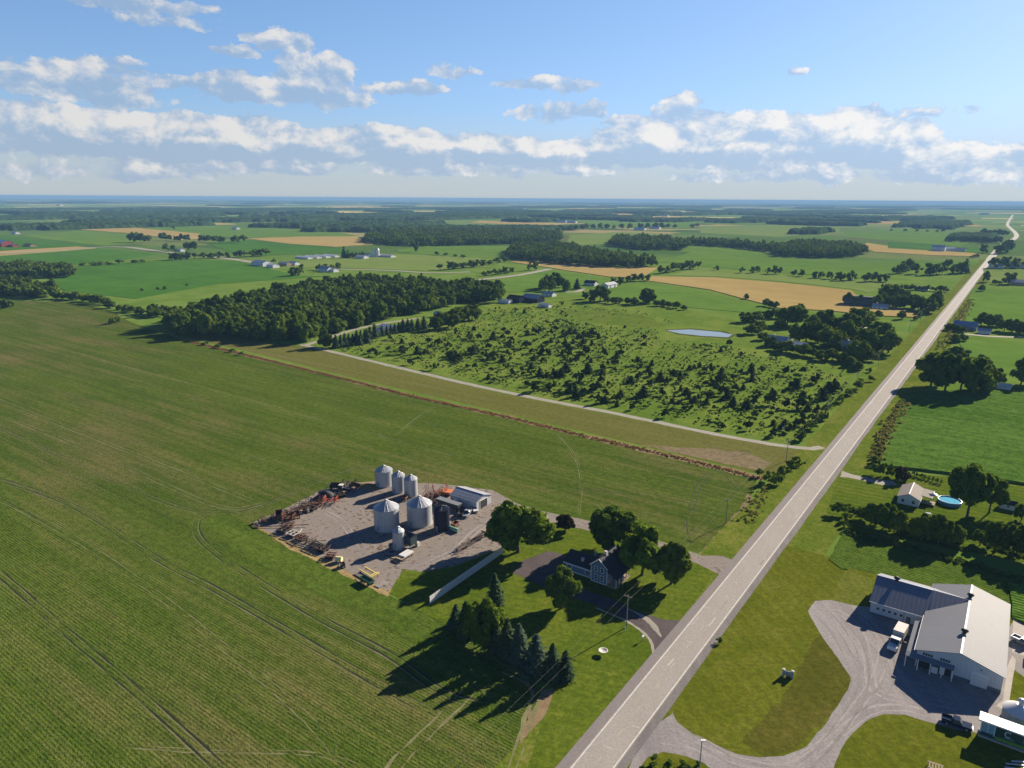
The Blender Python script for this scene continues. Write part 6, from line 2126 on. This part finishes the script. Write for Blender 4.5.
def tractor(xy, rz, col, label, roofm):
    """nose towards -y"""
    t = thing('tractor', label, 'tractor', xy, rz)
    MB().profile_x([(-2.3, .9), (.2, .9), (.2, 1.75), (-2.1, 1.6)], -.42, .42).build('hood', col, t)
    MB().b2(-.35, .35, -2.2, 1.6, .6, .89).build('chassis', B_black, t)
    c = MB()
    c._add([(-.75, .2, 1.3), (.75, .2, 1.3), (.75, 1.7, 1.3), (-.75, 1.7, 1.3), (-.7, .35, 2.7), (.7, .35, 2.7), (.7, 1.6, 2.7), (-.7, 1.6, 2.7)], [(0, 1, 5, 4), (1, 2, 6, 5), (2, 3, 7, 6), (3, 0, 4, 7)])
    c.build('cab_glass', B_win, t)
    MB().b2(-.85, .85, .2, 1.8, 2.71, 2.88).build('cab_roof', roofm, t)
    for x in (-1, 1):
        wheel(t, (x * .95, 1.2, .88), .88, .5, rim=B_yell if col is B_green else B_grey)
        wheel(t, (x * .8, -1.7, .58), .58, .35, rim=B_yell if col is B_green else B_grey)
        MB().box((x * .93, 1.2, 1.82), (.52, 1.5, .08)).build('fender', col, t)
    MB().tube((.3, -1.2, 1.6), (.3, -1.2, 2.6), .05).build('exhaust', B_black, t)
    return t


def pile(xy, r, h, label, mat, nm='earth_mound', cat='mound', seed=0, sq=1.0, rz=0):
    q = np.random.default_rng(seed)
    n, k = 22, 9
    V = [(0, 0, h)]
    for i in range(1, k + 1):
        f = i / k
        for j in range(n):
            a = 2 * math.pi * j / n
            rr_ = r * f * (1 + .12 * math.sin(a * 3 + seed) + q.uniform(-.05, .05))
            V.append((rr_ * math.cos(a) * sq, rr_ * math.sin(a), max(-.05, h * (math.cos(f * math.pi) * .5 + .5) * (1 + q.uniform(-.1, .1))) if i < k else -.05))
    F = [(0, 1 + j, 1 + (j + 1) % n) for j in range(n)]
    for i in range(k - 1):
        a, b = 1 + i * n, 1 + (i + 1) * n
        F += [(a + j, b + j, b + (j + 1) % n, a + (j + 1) % n) for j in range(n)]
    m_ = MB()
    m_._add(V, F, 0, True)
    o = m_.build(nm, mat, None, (xy[0], xy[1], 0), rz)
    return tag(o, label, cat)


def pipes(a, b, r, label, mat, nm='auger', cat='auger'):
    A, B = at(*a), at(*b)
    t = thing(nm, label, cat, A, math.atan2(B[1] - A[1], B[0] - A[0]))
    L = math.hypot(B[0] - A[0], B[1] - A[1])
    MB().tube((0, 0, .35), (L, 0, .75), r, n=10).build('tube', mat, t)
    MB().b2(-.4, .6, -.35, .35, 0, .5).build('hopper', B_rust2, t)
    for y in (-.8, .8):
        wheel(t, (L * .55, y, .35), .35, .2, 'y')
    MB().tube((L * .55, -.8, .35), (L * .55, .8, .35), .05).tube((L * .55, 0, .35), (L * .45, 0, .6), .05).build('axle', B_rust2, t)
    return t


# back row, from the left corner towards the bins
tractor(at(344, 492), RZ + 2.0, plain('black_tractor', (.028, .03, .035), .4, .2, 2), 'black tractor with a pale cab roof beside the big dark tarped heap', B_cream)
wagon(at(355, 487.5), RZ + 1.7, 4, 2, .5, 'dark low wagon nearest the earth mound at the back', B_rust2)
pile(at(368, 486.5), 3.6, 1.1, 'tan mound of earth and straw beside the widest back bin', M_dirt, seed=2, sq=1.6, rz=RZ)
pile(at(326, 497.5), 4.2, 2.6, 'big dark heap under a tarpaulin in the back row', B_tarp, 'tarped_heap', 'heap', seed=4, sq=1.35, rz=RZ + 1)
cultivator(at(331, 503), RZ + .5, 3.2, 'bright red cultivator in front of the dark tarped heap', B_redp, B_rust, 1.9)
cultivator(at(321, 504), RZ + 2.2, 3.0, 'faded red folded implement left of the tarped heap', B_rust, B_rust2, 2.0)
disc_harrow(at(311, 509), RZ + .3, 3.2, 3.6, 'dark disc harrow between the red implements and the pale drums', B_rust2, B_black)
disc_harrow(at(302, 512), RZ + 1.1, 3.0, 3.2, 'rusty disc harrow half hidden behind the pale drums', B_rust, B_rust2)
for x, y, lb in ((301, 513.5, 'pale drum lying left of the other in the back row'), (308, 512.5, 'pale drum standing right of the other in the back row')):
    d = thing('steel_drum', lb, 'drum', at(x, y))
    MB().lathe([(.45, 0), (.47, .4), (.45, .42), (.47, .85), (.45, 1.2)], 18).build('drum', B_cream, d)
    MB().lathe([(.40, 1.2), (.40, 1.26)], 18).build('lid', B_grey, d)
wagon(at(279, 519), RZ + .9, 5.2, 2.3, 1.3, 'dark maroon barge wagon near the left corner of the yard', plain('maroon_box', (.085, .030, .028), .8, .3, 2))
cultivator(at(289, 520), RZ + .4, 2.8, 'rust red cultivator frame beside the maroon wagon', B_rust, B_redp, 1.6)
disc_harrow(at(294, 514.5), RZ + .9, 2.6, 2.6, 'small brown harrow behind the maroon wagon', B_rust, B_rust2, 8)
pipes((252, 524.5), (300, 520.5), .16, 'longer dark auger lying at the left tip of the yard', B_rust2)
pipes((256, 528), (309, 526.5), .13, 'thin rusty auger lying in front of the longer one', B_rust)
# more of the clutter between them
cultivator(at(268, 522), RZ + 1.4, 2.6, 'rust brown folded frame left of the maroon wagon', B_rust, B_rust2, 1.4)
disc_harrow(at(284, 515.5), RZ + 1.2, 2.6, 2.6, 'dark harrow at the field edge behind the maroon wagon', B_rust2, B_black, 8)
wagon(at(297, 517), RZ + 1.0, 3.0, 1.8, .7, 'dark cart with high sides in front of the rusty harrows', B_rust2)
cultivator(at(306, 506.5), RZ + 1.9, 2.8, 'dark upright frame standing at the field edge behind the pale drums', B_rust2, B_black, 2.2)
disc_harrow(at(316, 507), RZ + .2, 2.6, 3.0, 'low rusty harrow in front of the left end of the tarped heap', B_rust, B_rust2, 9)
wagon(at(336, 489), RZ + 2.2, 4.2, 2.2, 1.2, 'high black wagon between the tarped heap and the tractor', B_black)
cultivator(at(350, 485), RZ + .6, 3.0, 'dark frame with upright arms behind the black tractor', B_rust2, B_black, 2.0)
disc_harrow(at(340, 497), RZ + 1.2, 2.4, 2.6, 'dark harrow in front of the black tractor', B_rust2, B_black, 8)
disc_harrow(at(289, 528), RZ + .6, 2.2, 2.4, 'brown harrow between the augers and the straw edge', B_rust, B_rust2, 8)
wagon(at(405, 500), RZ + .3, 2.6, 1.6, .5, 'small rusty cart between the back bins and the left big bin', B_rust)
disc_harrow(at(432, 504), RZ + .9, 2.6, 2.6, 'dark harrow right behind the middle big bin', B_rust2, B_black, 8)
wagon(at(461, 516), RZ + .5, 3.4, 1.8, .6, 'dark flat cart in the shadow left of the grey pickup', B_black)
# front left row
disc_harrow(at(284, 532), RZ + .2, 2.6, 2.8, 'first dark harrow in the row along the straw edge', B_rust2, B_black, 9)
disc_harrow(at(293, 536), RZ + .1, 2.4, 2.6, 'harrow with pale frame second along the straw edge', B_cream, B_rust2, 9)
disc_harrow(at(301, 540), RZ - .1, 2.8, 2.6, 'rusty harrow third along the straw edge', B_rust, B_black, 9)
cultivator(at(309, 544), RZ + .2, 2.8, 'blackened cultivator fourth along the straw edge', B_rust2, B_black, 1.3)
disc_harrow(at(316, 548), RZ, 2.6, 2.8, 'dark harrow fifth along the straw edge', B_black, B_rust2, 9)
disc_harrow(at(323, 551), RZ + .2, 2.4, 2.4, 'last dark harrow of the row, by the shadow tip of the big bin', B_rust2, B_black, 8)
yb = thing('yellow_tank', 'pale yellow tank lying on its stand at the straw edge', 'tank', at(339, 562), RZ + .4)
MB().tube((-1.0, 0, 1.0), (1.0, 0, 1.0), .75, n=20).build('tank', plain('lemon_tank', (.70, .62, .28), .5, .12, 2), yb)
for x in (-.6, .6):
    MB().b2(x - .1, x + .1, -.6, .6, 0, .5).build('stand', B_rust2, yb)
disc_harrow(at(331, 558), RZ + .5, 2.2, 2.2, 'small broken harrow beside the yellow tank', B_rust, B_rust2, 7)
wagon(at(343, 567), RZ + 1, 1.6, 1.2, .3, 'little brown cart in front of the yellow tank', B_rust2)
# bottom corner
A, B = at(360, 572), at(375, 581)
rk = thing('yellow_rack', 'pale yellow steel rack of long beams at the bottom corner of the yard', 'rack', at(369, 575), math.atan2(B[1] - A[1], B[0] - A[0]))
for y in (-1.0, 1.0):
    MB().box((0, y, .95), (6.4, .26, .26)).build('beam', B_yell, rk)
for x in (2.2, 2.9):
    MB().box((x, .1, 1.15), (.28, 3.2, .22)).build('crossbeam', B_yell, rk)
for x in (-2.8, 2.8):
    for y in (-1, 1):
        MB().box((x, y, .41), (.16, .16, .82)).build('leg', B_rust2, rk)
bx_ = MB()
for k in range(6):
    bx_.box((-2.4 + k * .8, 0, .8), (.16, 1.8, .12))
bx_.build('slats', B_wood, rk)
wagon(at(367, 583), math.atan2(B[1] - A[1], B[0] - A[0]) + math.pi / 2, 4.6, 1.8, .5, 'dark green trailer in the shade of the yellow rack', B_green)
for i, (x, y, lb) in enumerate([(379, 586, 'grey pallet lying nearest the grass corner'), (384, 583.5, 'grey pallet between the yellow rack and the grass corner')]):
    p = thing('pallet', lb, 'pallet', at(x, y), RZ + .2 * i)
    m_ = MB()
    for k in range(6):
        m_.box((-.9 + k * .36, 0, .22), (.26, 1.8, .05))
    m_.build('deck_boards', plain('grey_wood', (.26, .24, .23), .9, .2, 3), p)
    m_ = MB()
    for y_ in (-.8, 0, .8):
        m_.box((0, y_, .1), (2.0, .12, .18))
    m_.build('bearers', B_wood, p)
# flat wagon with two white loads in front of the small bin
fw = thing('flat_wagon', 'flat wagon carrying two white covers in front of the small bin', 'wagon', at(405, 557.5), RZ + math.pi / 2 + 1.62)
MB().b2(-1.3, 1.3, -3.0, 3.0, .8, .95).build('deck', B_wood, fw)
for x in (-.64, .64):
    MB().b2(x - .52, x + .52, -2.6, 1.5, .96, 1.35).build('white_cover', B_white, fw)
for x in (-1.1, 1.1):
    for y in (-2, 2):
        wheel(fw, (x, y, .4), .4, .22)
MB().tube((0, 3, .8), (0, 4.8, .5), .06).build('drawbar', B_rust2, fw)
bm_ = thing('timber_beam', 'dark timber beams lying in front of the flat wagon', 'beam', at(397, 560), RZ + .1)
MB().box((0, 0, .18), (4.2, .35, .35)).build('beam', B_wood, bm_)
MB().box((.4, -1.0, .15), (3.6, .3, .3)).build('beam', B_wood, bm_)
# behind the big bins
cultivator(at(434, 496), RZ + .2, 4.2, 'tall rusty cultivator with upright wings behind the navy silo', B_rust, B_rust, 3.2)
cultivator(at(440, 494), RZ + .9, 3.6, 'red upright cultivator beside the orange tub', B_redp, B_rust, 3.0)
ob_ = thing('orange_tub', 'orange red steel tub at the corner of the machine shed', 'tub', at(446.5, 494.5), RZ + .3)
MB().profile_x([(-1.2, .5), (1.2, .5), (1.7, 1.6), (-1.7, 1.6)], -2.2, 2.2).build('tub', B_orange, ob_)
for x in (-1.6, 1.6):
    MB().b2(x - .15, x + .15, -1, 1, 0, .5).build('skid', B_rust2, ob_)
disc_harrow(at(428, 499.5), RZ + .5, 2.6, 2.6, 'brown harrow between the back bins and the tall cultivator', B_rust, B_rust2, 8)
gt = thing('green_tank', 'pale green tank lying on a skid at the foot of the navy silo', 'tank', at(453.5, 531), RZ + math.pi / 2 + 1.5)
MB().tube((-2.2, 0, .75), (2.2, 0, .75), .62, n=20).build('tank', B_lgreen, gt)
for x in (-1.4, 1.4):
    MB().b2(x - .12, x + .12, -.6, .6, 0, .3).build('skid', B_rust2, gt)
wagon(at(455, 527), RZ + .2, 3, 1.8, .6, 'small rusty cart behind the pale green tank', B_rust)
dr = thing('water_tote', 'white plastic tote standing right of the navy silo', 'tote', at(448, 524.5))
MB().b2(-.55, .55, -.55, .55, .15, 1.3).build('tank', B_white, dr)
MB().b2(-.6, .6, -.6, .6, 0, .14).build('pallet', B_wood, dr)
# long folded implement on the right of the yard
A, B = at(456, 553), at(488, 534)
lh = thing('folded_seeder', 'long folded seeder of rusty bars lying across the right of the yard', 'implement', ((A[0] + B[0]) / 2, (A[1] + B[1]) / 2), math.atan2(B[1] - A[1], B[0] - A[0]))
Lh = math.hypot(B[0] - A[0], B[1] - A[1])
for y in (-.7, .7):
    MB().box((0, y, 1.0), (Lh, .2, .2)).build('bar', B_rust2, lh)
m_ = MB()
for k in range(int(Lh / .9)):
    x = -Lh / 2 + .5 + k * .9
    m_.tube((x, -.7, 1.0), (x, .7, 1.0), .05, n=5).tube((x, -.7, 1.0), (x - .2, -.95, .2), .05, n=5).tube((x, .7, 1.0), (x - .2, .95, .2), .05, n=5)
m_.build('tine_row', B_rust, lh)
for k in range(5):
    wheel(lh, (-Lh / 2 + 1 + k * (Lh - 2) / 4, (-1) ** k * .4, .42), .42, .25)
MB().b2(Lh / 2 - 2.2, Lh / 2 - .4, -.8, .8, 1.12, 2.0).build('seed_box', B_wood, lh)
car(at(508, 540), RZ + .4, plain('dark_blue_car', (.03, .04, .07), .25, .1, 2, spec=.5), 'dark blue car half hidden under the huge maple')

# ---------------------------------------------------------------- hall lawn and corner pieces
sg = thing('garden_sign', 'grey notice board between two white capped posts on the hall lawn', 'sign', at(787.5, 677), RZ + .25)
for x in (-.95, .95):
    p = MB().box((x, 0, .85), (.5, .5, 1.7)).build('post', plain('grey_stone', (.30, .31, .33), .8, .15, 3), sg)
    MB().box((x, 0, 1.76), (.62, .62, .12)).box((x, 0, 1.87), (.42, .42, .12)).build('cap', B_white, p)
MB().box((0, 0, .95), (1.38, .14, 1.1)).build('board', B_silver, sg)
MB().box((.1, -.5, .25), (.9, .5, .5)).build('planter', B_black, sg)
bn = thing('timber_trestle', 'pale timber trestle standing on the grass at the bottom edge', 'trestle', at(935, 770), RZ + .1)
for y in (-.8, .8):
    MB().box((0, y, .8), (2.6, .14, .14)).build('rail', plain('pale_timber', (.55, .46, .36), .85, .15, 3), bn)
for x in (-1.2, 1.2):
    for y in (-.8, .8):
        MB().box((x, y, .42), (.14, .14, .85)).build('leg', plain('pale_timber', (.55, .46, .36), .85, .15, 3), bn)
m_ = MB()
for k in range(5):
    m_.box((-1.0 + k * .5, 0, .9), (.2, 1.74, .05))
m_.build('slats', B_wood, bn)
# roadside stand with green mural and white flat roof
A, B = at(979, 735), at(1030, 754)
stl = math.hypot(B[0] - A[0], B[1] - A[1])
rs = thing('sign_kiosk', 'long kiosk with a white flat roof and a dark green sign panel', 'kiosk', A, math.atan2(B[1] - A[1], B[0] - A[0]))
MB().b2(-.2, stl, -.5, 2.0, 0, .35).build('base', M_conc, rs)
MB().b2(0, stl - .2, 0, 1.7, .35, 3.7).build('wall', plain('kiosk_green', (.018, .055, .045), .5, .15, 1.5), rs)
MB().slab([(-.5, -.75, 4.05), (stl + .2, -.75, 4.05), (stl + .2, 2.3, 4.05), (-.5, 2.3, 4.05)], .3).build('roof', B_white, rs)
on_y(rs, 'window', .15, 2.3, 1.2, 3.3, 0, plain('pale_blue_glass', (.20, .36, .42), .15, .15, 2, spec=.6), .05)
MB().b2(.0, .15, -.1, 0, .9, 3.5).b2(2.3, 2.45, -.1, 0, .9, 3.5).b2(.15, 2.3, -.1, 0, 3.3, 3.5).b2(1.15, 1.25, -.1, -.05, 1.2, 3.3).build('window_frame', B_trim, rs)
on_y(rs, 'grass_stripe', 2.6, stl - .25, .4, 1.1, 0, plain('stripe_green', (.10, .24, .035), .5, .15, 2), .03)
cm_ = MB()
for k in range(9):
    a0, a1 = math.radians(50 + k * 29), math.radians(50 + (k + 1) * 29)
    c0 = (4.6 + .55 * math.cos(a0), 2.4 + .6 * math.sin(a0))
    c1 = (4.6 + .55 * math.cos(a1), 2.4 + .6 * math.sin(a1))
    cm_.tube((c0[0], -.05, c0[1]), (c1[0], -.05, c1[1]), .11, n=5)
cm_.build('letter', B_white, rs)
on_y(rs, 'caption_stripe', 4.0, 5.6, 1.45, 1.6, 0, B_silver, .03)
on_y(rs, 'picture', 7.0, stl - .6, 1.6, 2.9, 0, plain('mural_green', (.07, .15, .05), .5, .4, 3), .03)
lm = thing('timber_stack', 'white painted boards leaning on the ground below the kiosk', 'boards', at(1015, 765), RZ + .4)
for k, (x, y, r_) in enumerate([(0, 0, .1), (1.3, .9, .15), (-.7, -1.4, .05), (.9, -1.6, 1.3), (.2, -2.2, 1.7)]):
    MB().box((x, y, .16 + .1 * k), (3.4 if k < 3 else 1.6, .28, .10), rz=r_).build('board', B_white, lm)
# steel bin with white cap at the right edge
cb = thing('feed_bin', 'squat grey feed bin with a white roof and round cap behind the kiosk', 'bin', at(1018, 721), RZ)
MB().lathe([(3.0, 0), (3.0, 2.6)], 40, cap_top=False).build('shell', plain('bin_grey', (.36, .36, .36), .5, .1, 1), cb)
rf = MB().lathe([(3.12, 2.58), (1.0, 3.9), (.8, 3.95)], 40, cap_top=True).build('roof', B_white, cb)
MB().lathe([(.5, 3.9), (.5, 4.7), (.75, 4.75), (.75, 5.1), (.3, 5.4)], 16).build('cap', B_white, rf)

# ---------------------------------------------------------------- poles, wires, small roadside things
M_pole = plain('pole_wood', (.25, .21, .18), .9, .2, 3)
POLES = []
for k in range(12):
    s_ = 146.6 + 73.4 * k
    x, y = st(s_, -68.0)
    where = ['beside the farmhouse drive', 'at the field corner past the farmhouse', 'at the lane mouth by the ditch', 'at the near end of the pasture thicket', 'halfway along the pasture thicket', 'by the pasture grove'][k] if k < 6 else None
    p = thing('utility_pole', f'grey wooden utility pole {where}' if where else 'grey wooden utility pole in the far line beside the road', 'pole', (x, y), RZ, 'utility poles along the road')
    MB().tube((0, 0, -.3), (0, 0, 9.2), .16, .11, 10).build('pole', M_pole, p)
    ar = MB().box((0, 0, 8.7), (2.2, .12, .14)).build('crossarm', M_pole, p)
    for xx in (-1.0, 0, 1.0):
        MB().lathe([(.05, 8.78), (.08, 8.85), (.05, 8.98)], 8, (xx, 0, 0)).build('insulator', B_grey, ar)
    POLES.append((x, y))
pw_ = MB()
first = st(73.2, -68.0)
pts = [first] + POLES
for a, b in zip(pts[:-1], pts[1:]):
    for off in (-1.0, 1.0):
        q = []
        for i in range(9):
            f = i / 8
            q.append((a[0] + (b[0] - a[0]) * f + TX * off, a[1] + (b[1] - a[1]) * f + TY * off, 8.98 - 1.0 * 4 * f * (1 - f)))
        for u, v in zip(q[:-1], q[1:]):
            pw_.tube(u, v, .009, n=4, caps=False)
tag(pw_.build('power_line', plain('bright_wire', (.25, .24, .22), .5, .1, 1)), 'thin pale power line sagging from pole to pole beside the road', 'wire')
lp = thing('lamp_post', 'tall lamp post with a white head at the hall drive entrance', 'lamp post', at(698, 786), RZ)
hh_ = height(698, 786, 738)
MB().tube((0, 0, -.2), (0, 0, hh_ - .3), .13, .09, 10).build('pole', B_grey, lp)
MB().box((.25, 0, hh_ - .2), (.9, .3, .18), rz=.6).build('lamp_head', B_lite, lp)
MB().tube((0, 0, hh_ - .4), (.1, 0, hh_ - .15), .06).build('bracket', B_grey, lp)
mbx = thing('mailbox', 'white mailbox on a post beside the farmhouse drive', 'mailbox', at(642.5, 641), RZ)
MB().box((0, 0, .55), (.12, .12, 1.1)).build('post', B_wood, mbx)
m_ = MB()
m_.profile_y([(-.22, 1.1), (.22, 1.1), (.22, 1.35), (.13, 1.5), (-.13, 1.5), (-.22, 1.35)], -.4, .4)
m_.build('box', B_white, mbx)
MB().box((.25, -.1, 1.4), (.03, .2, .1)).build('flag', B_redp, mbx)
dish = thing('round_dish', 'white round dish on a thin post on the farmhouse lawn', 'dish', at(603, 654), RZ)
MB().tube((0, 0, -.2), (0, 0, .75), .06).build('post', B_grey, dish)
m_ = MB()
m_.lathe([(.15, .72), (.9, .86), (1.15, 1.05), (1.08, 1.08), (.85, .92), (.12, .80)], 28)
m_.build('bowl', B_cream, dish)
MB().tube((.3, 0, .9), (.0, .6, 1.6), .05).build('feed_arm', B_white, dish)
pb = thing('marker_post', 'short white marker post on the lawn by the utility pole', 'post', at(625, 631), RZ)
MB().tube((0, 0, 0), (0, 0, 1.0), .09, .09, 8).build('post', B_white, pb)
MB().lathe([(.12, 1.0), (.14, 1.1), (.05, 1.2)], 8).build('cap', B_lite, pb)
rp = thing('reflector_post', 'thin white reflector post in the pasture corner near the lane', 'post', at(783, 432), RZ)
MB().tube((0, 0, 0), (0, 0, 2.2), .10, n=6).build('post', B_white, rp)
MB().box((0, -.1, 2.0), (.9, .06, .9)).build('plate', B_white, rp)


# ---------------------------------------------------------------- farms over the plain
def barn(px, py, L, W, eave, ridge, label, wall, roof, rz=RZ + math.pi / 2, nm='barn', cat='barn', doors=2, wins=0, chim=False):
    t = thing(nm, label, cat, at(px, py), rz)
    _, r = gable_block(t, -W / 2, W / 2, -L / 2, L / 2, eave, ridge, 'y', wall, roof, over=.4)
    for k in range(doors):
        y = -L / 2 + L * (k + .5) / doors
        MB().b2(W / 2, W / 2 + .08, y - 1.5, y + 1.5, 0, min(eave - .4, 3.4)).build('door', B_wains, t)
    for k in range(wins):
        y = -L / 2 + L * (k + .5) / wins
        MB().b2(W / 2, W / 2 + .07, y - .6, y + .6, 1.0, 2.1).build('window', B_win, t)
        MB().b2(-W / 2 - .07, -W / 2, y - .6, y + .6, 1.0, 2.1).build('window', B_win, t)
    if chim:
        MB().b2(-.5, .5, L * .2, L * .2 + .9, ridge - .5, ridge + 1.1).build('chimney', B_brick, r)
    return t


R_w = plain('white_metal_roof', (.52, .52, .53), .4, .06, .5, metal=.1)
R_b = plain('blue_metal_roof', (.20, .25, .36), .45, .1, .5, metal=.1)
R_g = plain('grey_metal_roof', (.34, .35, .38), .5, .12, .5, metal=.1)
W_w = B_wallp
D = dict(nm='house', cat='house', doors=1, wins=3, chim=True)
barn(965, 329, 17, 11, 3.6, 6.6, 'long house with a dark blue roof right of the road', B_blue, R_b, **D)
barn(984, 333.5, 9, 6, 2.6, 4.0, 'low garage with a dark roof beside the blue roofed house', B_wallp, R_g, nm='garage', cat='garage', doors=1)
barn(1003, 390, 7, 5, 2.6, 4.0, 'little white shed at the right edge before the dark tree', W_w, R_w, nm='shed', cat='shed', doors=1)
barn(778, 345.5, 14, 10, 4.6, 7.2, 'house with a pale blue wall on the left of the pasture grove', B_wallp, R_g, **D)
barn(796, 348, 16, 9, 3.0, 4.8, 'low white roofed bungalow in the pasture grove', B_blue, R_w, **D)
barn(852, 349.5, 14, 10, 3.4, 6.0, 'grey roofed house nearest the road in the grove', B_blue, R_g, **D)
barn(862, 345, 12, 8, 3.0, 5.0, 'low dark house behind the grey roofed one in the grove', B_blue, B_shing, **D)
barn(390, 331, 17, 8, 3.6, 5.2, 'white roofed farm shed behind the spruces', W_w, R_w, rz=RZ + math.pi / 2)
barn(379, 333.5, 6, 5, 3.0, 4.6, 'small white gabled shed in front of the spruce row', W_w, R_w, nm='shed', cat='shed', doors=1)
barn(439, 317, 8, 6, 3.2, 5.0, 'little red shed at the edge of the near wood', B_red, R_w, nm='shed', cat='shed', doors=1)
barn(533, 301.5, 20, 14, 4.4, 7.8, 'grey roofed barn at the pasture top with a blue dark side', B_navy, R_g)
barn(516, 302, 16, 12, 4.4, 7.2, 'dark barn left of the grey roofed barn', B_navy, B_shing)
barn(505, 303, 14, 7, 2.8, 4.2, 'low white roofed sheds at the left of the pasture farm', W_w, R_w)
barn(545, 307, 12, 6, 2.6, 3.8, 'white roofed shed among bushes before the pasture farm', W_w, R_w)
barn(549, 296, 14, 9, 3.0, 5.0, 'pale low house behind the grey roofed barn', W_w, R_g, **D)
barn(591, 285.5, 15, 10, 3.6, 6.4, 'dark roofed house at the end of the farm track', W_w, B_shing, **D)
barn(609, 287.5, 24, 10, 4.2, 6.4, 'long white building beside the house on the farm track', W_w, R_g, rz=RZ)
# white ended barn with round roof
qb = thing('round_barn', 'round roofed barn with a bright white end beside the wheat', 'barn', at(861, 305), RZ + math.pi / 2 + .1)
arc = [(7.5 * math.cos(a), 2.5 + 7.0 * math.sin(a)) for a in np.linspace(0, math.pi, 15)]
MB().profile_y([(7.5, 0)] + arc + [(-7.5, 0)], -16, 16).build('vault', plain('dark_vault', (.06, .065, .07), .6, .15, 1), qb)
arc2 = [(7.6 * math.cos(a), 2.5 + 7.1 * math.sin(a)) for a in np.linspace(0, math.pi, 15)]
MB().profile_y([(7.6, 0)] + arc2 + [(-7.6, 0)], -16.3, -16.02).build('end_wall', B_white, qb)
MB().b2(-2, 2, -16.4, -16.32, 0, 4).build('door', B_silver, qb)
barn(880, 309, 14, 9, 3.0, 5.2, 'white house between the trees of the roadside farm grove', W_w, R_g, **D)
barn(922, 290, 14, 9, 2.8, 4.6, 'bungalow behind the long dark hedge', W_w, R_g, **D)
# left farms
barn(262, 265.5, 30, 18, 5, 8.2, 'wide barn with a blue grey roof in the green fields', W_w, R_b)
barn(273, 267.5, 16, 12, 4, 6, 'small pale shed beside the blue grey roofed barn', W_w, R_w)
barn(285, 265.5, 22, 10, 4, 6, 'low grey sheds right of the blue grey roofed barn', B_wood, R_g)
barn(294, 265, 18, 10, 3.6, 6, 'white shed nearest the clump of dark trees', W_w, R_w)
barn(326, 271.5, 20, 12, 4.0, 7.4, 'white farmhouse under round trees in the green fields', W_w, R_g, **D)
barn(333, 271.8, 14, 10, 3.6, 5.5, 'white garage beside the farmhouse under round trees', W_w, R_w, nm='garage', cat='garage')
for k, (x, y) in enumerate([(304, 258.6), (313, 258), (322, 257.4), (331, 256.8)]):
    barn(x, y, 34, 11, 2.8, 4.4, ['pale poultry barn furthest left of the long row', 'pale poultry barn second in the long row', 'pale poultry barn third in the long row', 'pale poultry barn right end of the long row'][k], W_w, R_w)
barn(366, 257, 26, 13, 4.5, 7.5, 'white dairy barn by the silos', W_w, R_w)
barn(386, 257, 38, 13, 3.2, 5.0, 'long low grey barn right of the silos', W_w, R_g)
barn(362, 258.5, 22, 12, 4, 6, 'low shed before the white dairy barn', W_w, R_g)
for k, (x, y, h_) in enumerate([(374, 257, 11), (377.5, 257, 13)]):
    t = thing('silo', ['shorter white silo by the dairy barn', 'taller white silo by the dairy barn'][k], 'silo', at(x, y))
    MB().lathe([(3.6, 0), (3.6, h_)], 20, cap_top=False).build('shell', B_white, t)
    MB().lathe([(3.7, h_), (2.6, h_ + 2.4), (.2, h_ + 3.4)], 20).build('dome', R_w, t)
barn(4, 246.5, 44, 24, 8, 14, 'big barn with a bright white roof at the left edge', B_red, R_w)
barn(14, 247, 20, 12, 4, 6.5, 'red shed right of the bright white roofed barn', B_red, R_g)
barn(30, 246.5, 34, 12, 4, 6, 'low dark shed in the field right of the red shed', B_wood, B_shing)
barn(16, 234, 26, 12, 4, 7, 'white house at the foot of the left woods', W_w, R_w, nm='house', cat='house')
barn(236, 229.5, 26, 14, 5, 8, 'white barn among the woods beyond the tan field', W_w, R_w)
barn(181, 251.5, 14, 10, 4, 6, 'tiny white shed by the pale lane', W_w, R_w, nm='shed', cat='shed')
# right far farms
barn(938, 251, 26, 18, 8, 13, 'tall white barn on the left of the white far farm', W_w, R_w)
barn(944, 250.5, 40, 16, 5, 8, 'long white barn in the middle of the white far farm', W_w, R_w)
barn(955, 251, 40, 14, 4, 7, 'low white barn on the right of the white far farm', W_w, R_g)
for k, (x, y) in enumerate([(981, 241), (985, 240), (989, 239.5), (993, 239), (978, 238.5), (984, 237.3), (990, 236.8)]):
    barn(x, y, 26, 14, 5, 9, 'pale house among the trees of the far village', W_w, R_w, nm='house', cat='house')['group'] = 'pale houses of the far village'
barn(1015, 267.5, 26, 14, 4, 7, 'pale roofed house in the wooded yard right of the far road', W_w, R_w, **D)
barn(996, 268, 20, 10, 4, 6, 'low white shed at the roadside before the wooded yard', W_w, R_w)
barn(1020, 285, 22, 14, 4, 7, 'sandy yard shed behind the big round tree on the right', B_wood, R_g)
for x, y, w_, lb in [(562, 222.5, 50, 'white barn left in the far fields beyond the belt'), (572, 223, 46, 'cream barn right in the far fields beyond the belt'), (665, 216.5, 46, 'white far barn behind the dark strip wood'),
                     (522, 209.5, 70, 'brightest white speck of a far barn near the horizon'), (60, 206, 80, 'pale far barn in the hazy fields on the left'), (640, 230, 40, 'low white barn behind the far tree row'), (984, 214.7, 70, 'white far barn left of the distant road'), (655, 265 - 36, 40, 'grey roofed far barn at the end of the tree row')]:
    barn(x, y, w_, w_ * .4, w_ * .13, w_ * .22, lb, W_w, R_w)
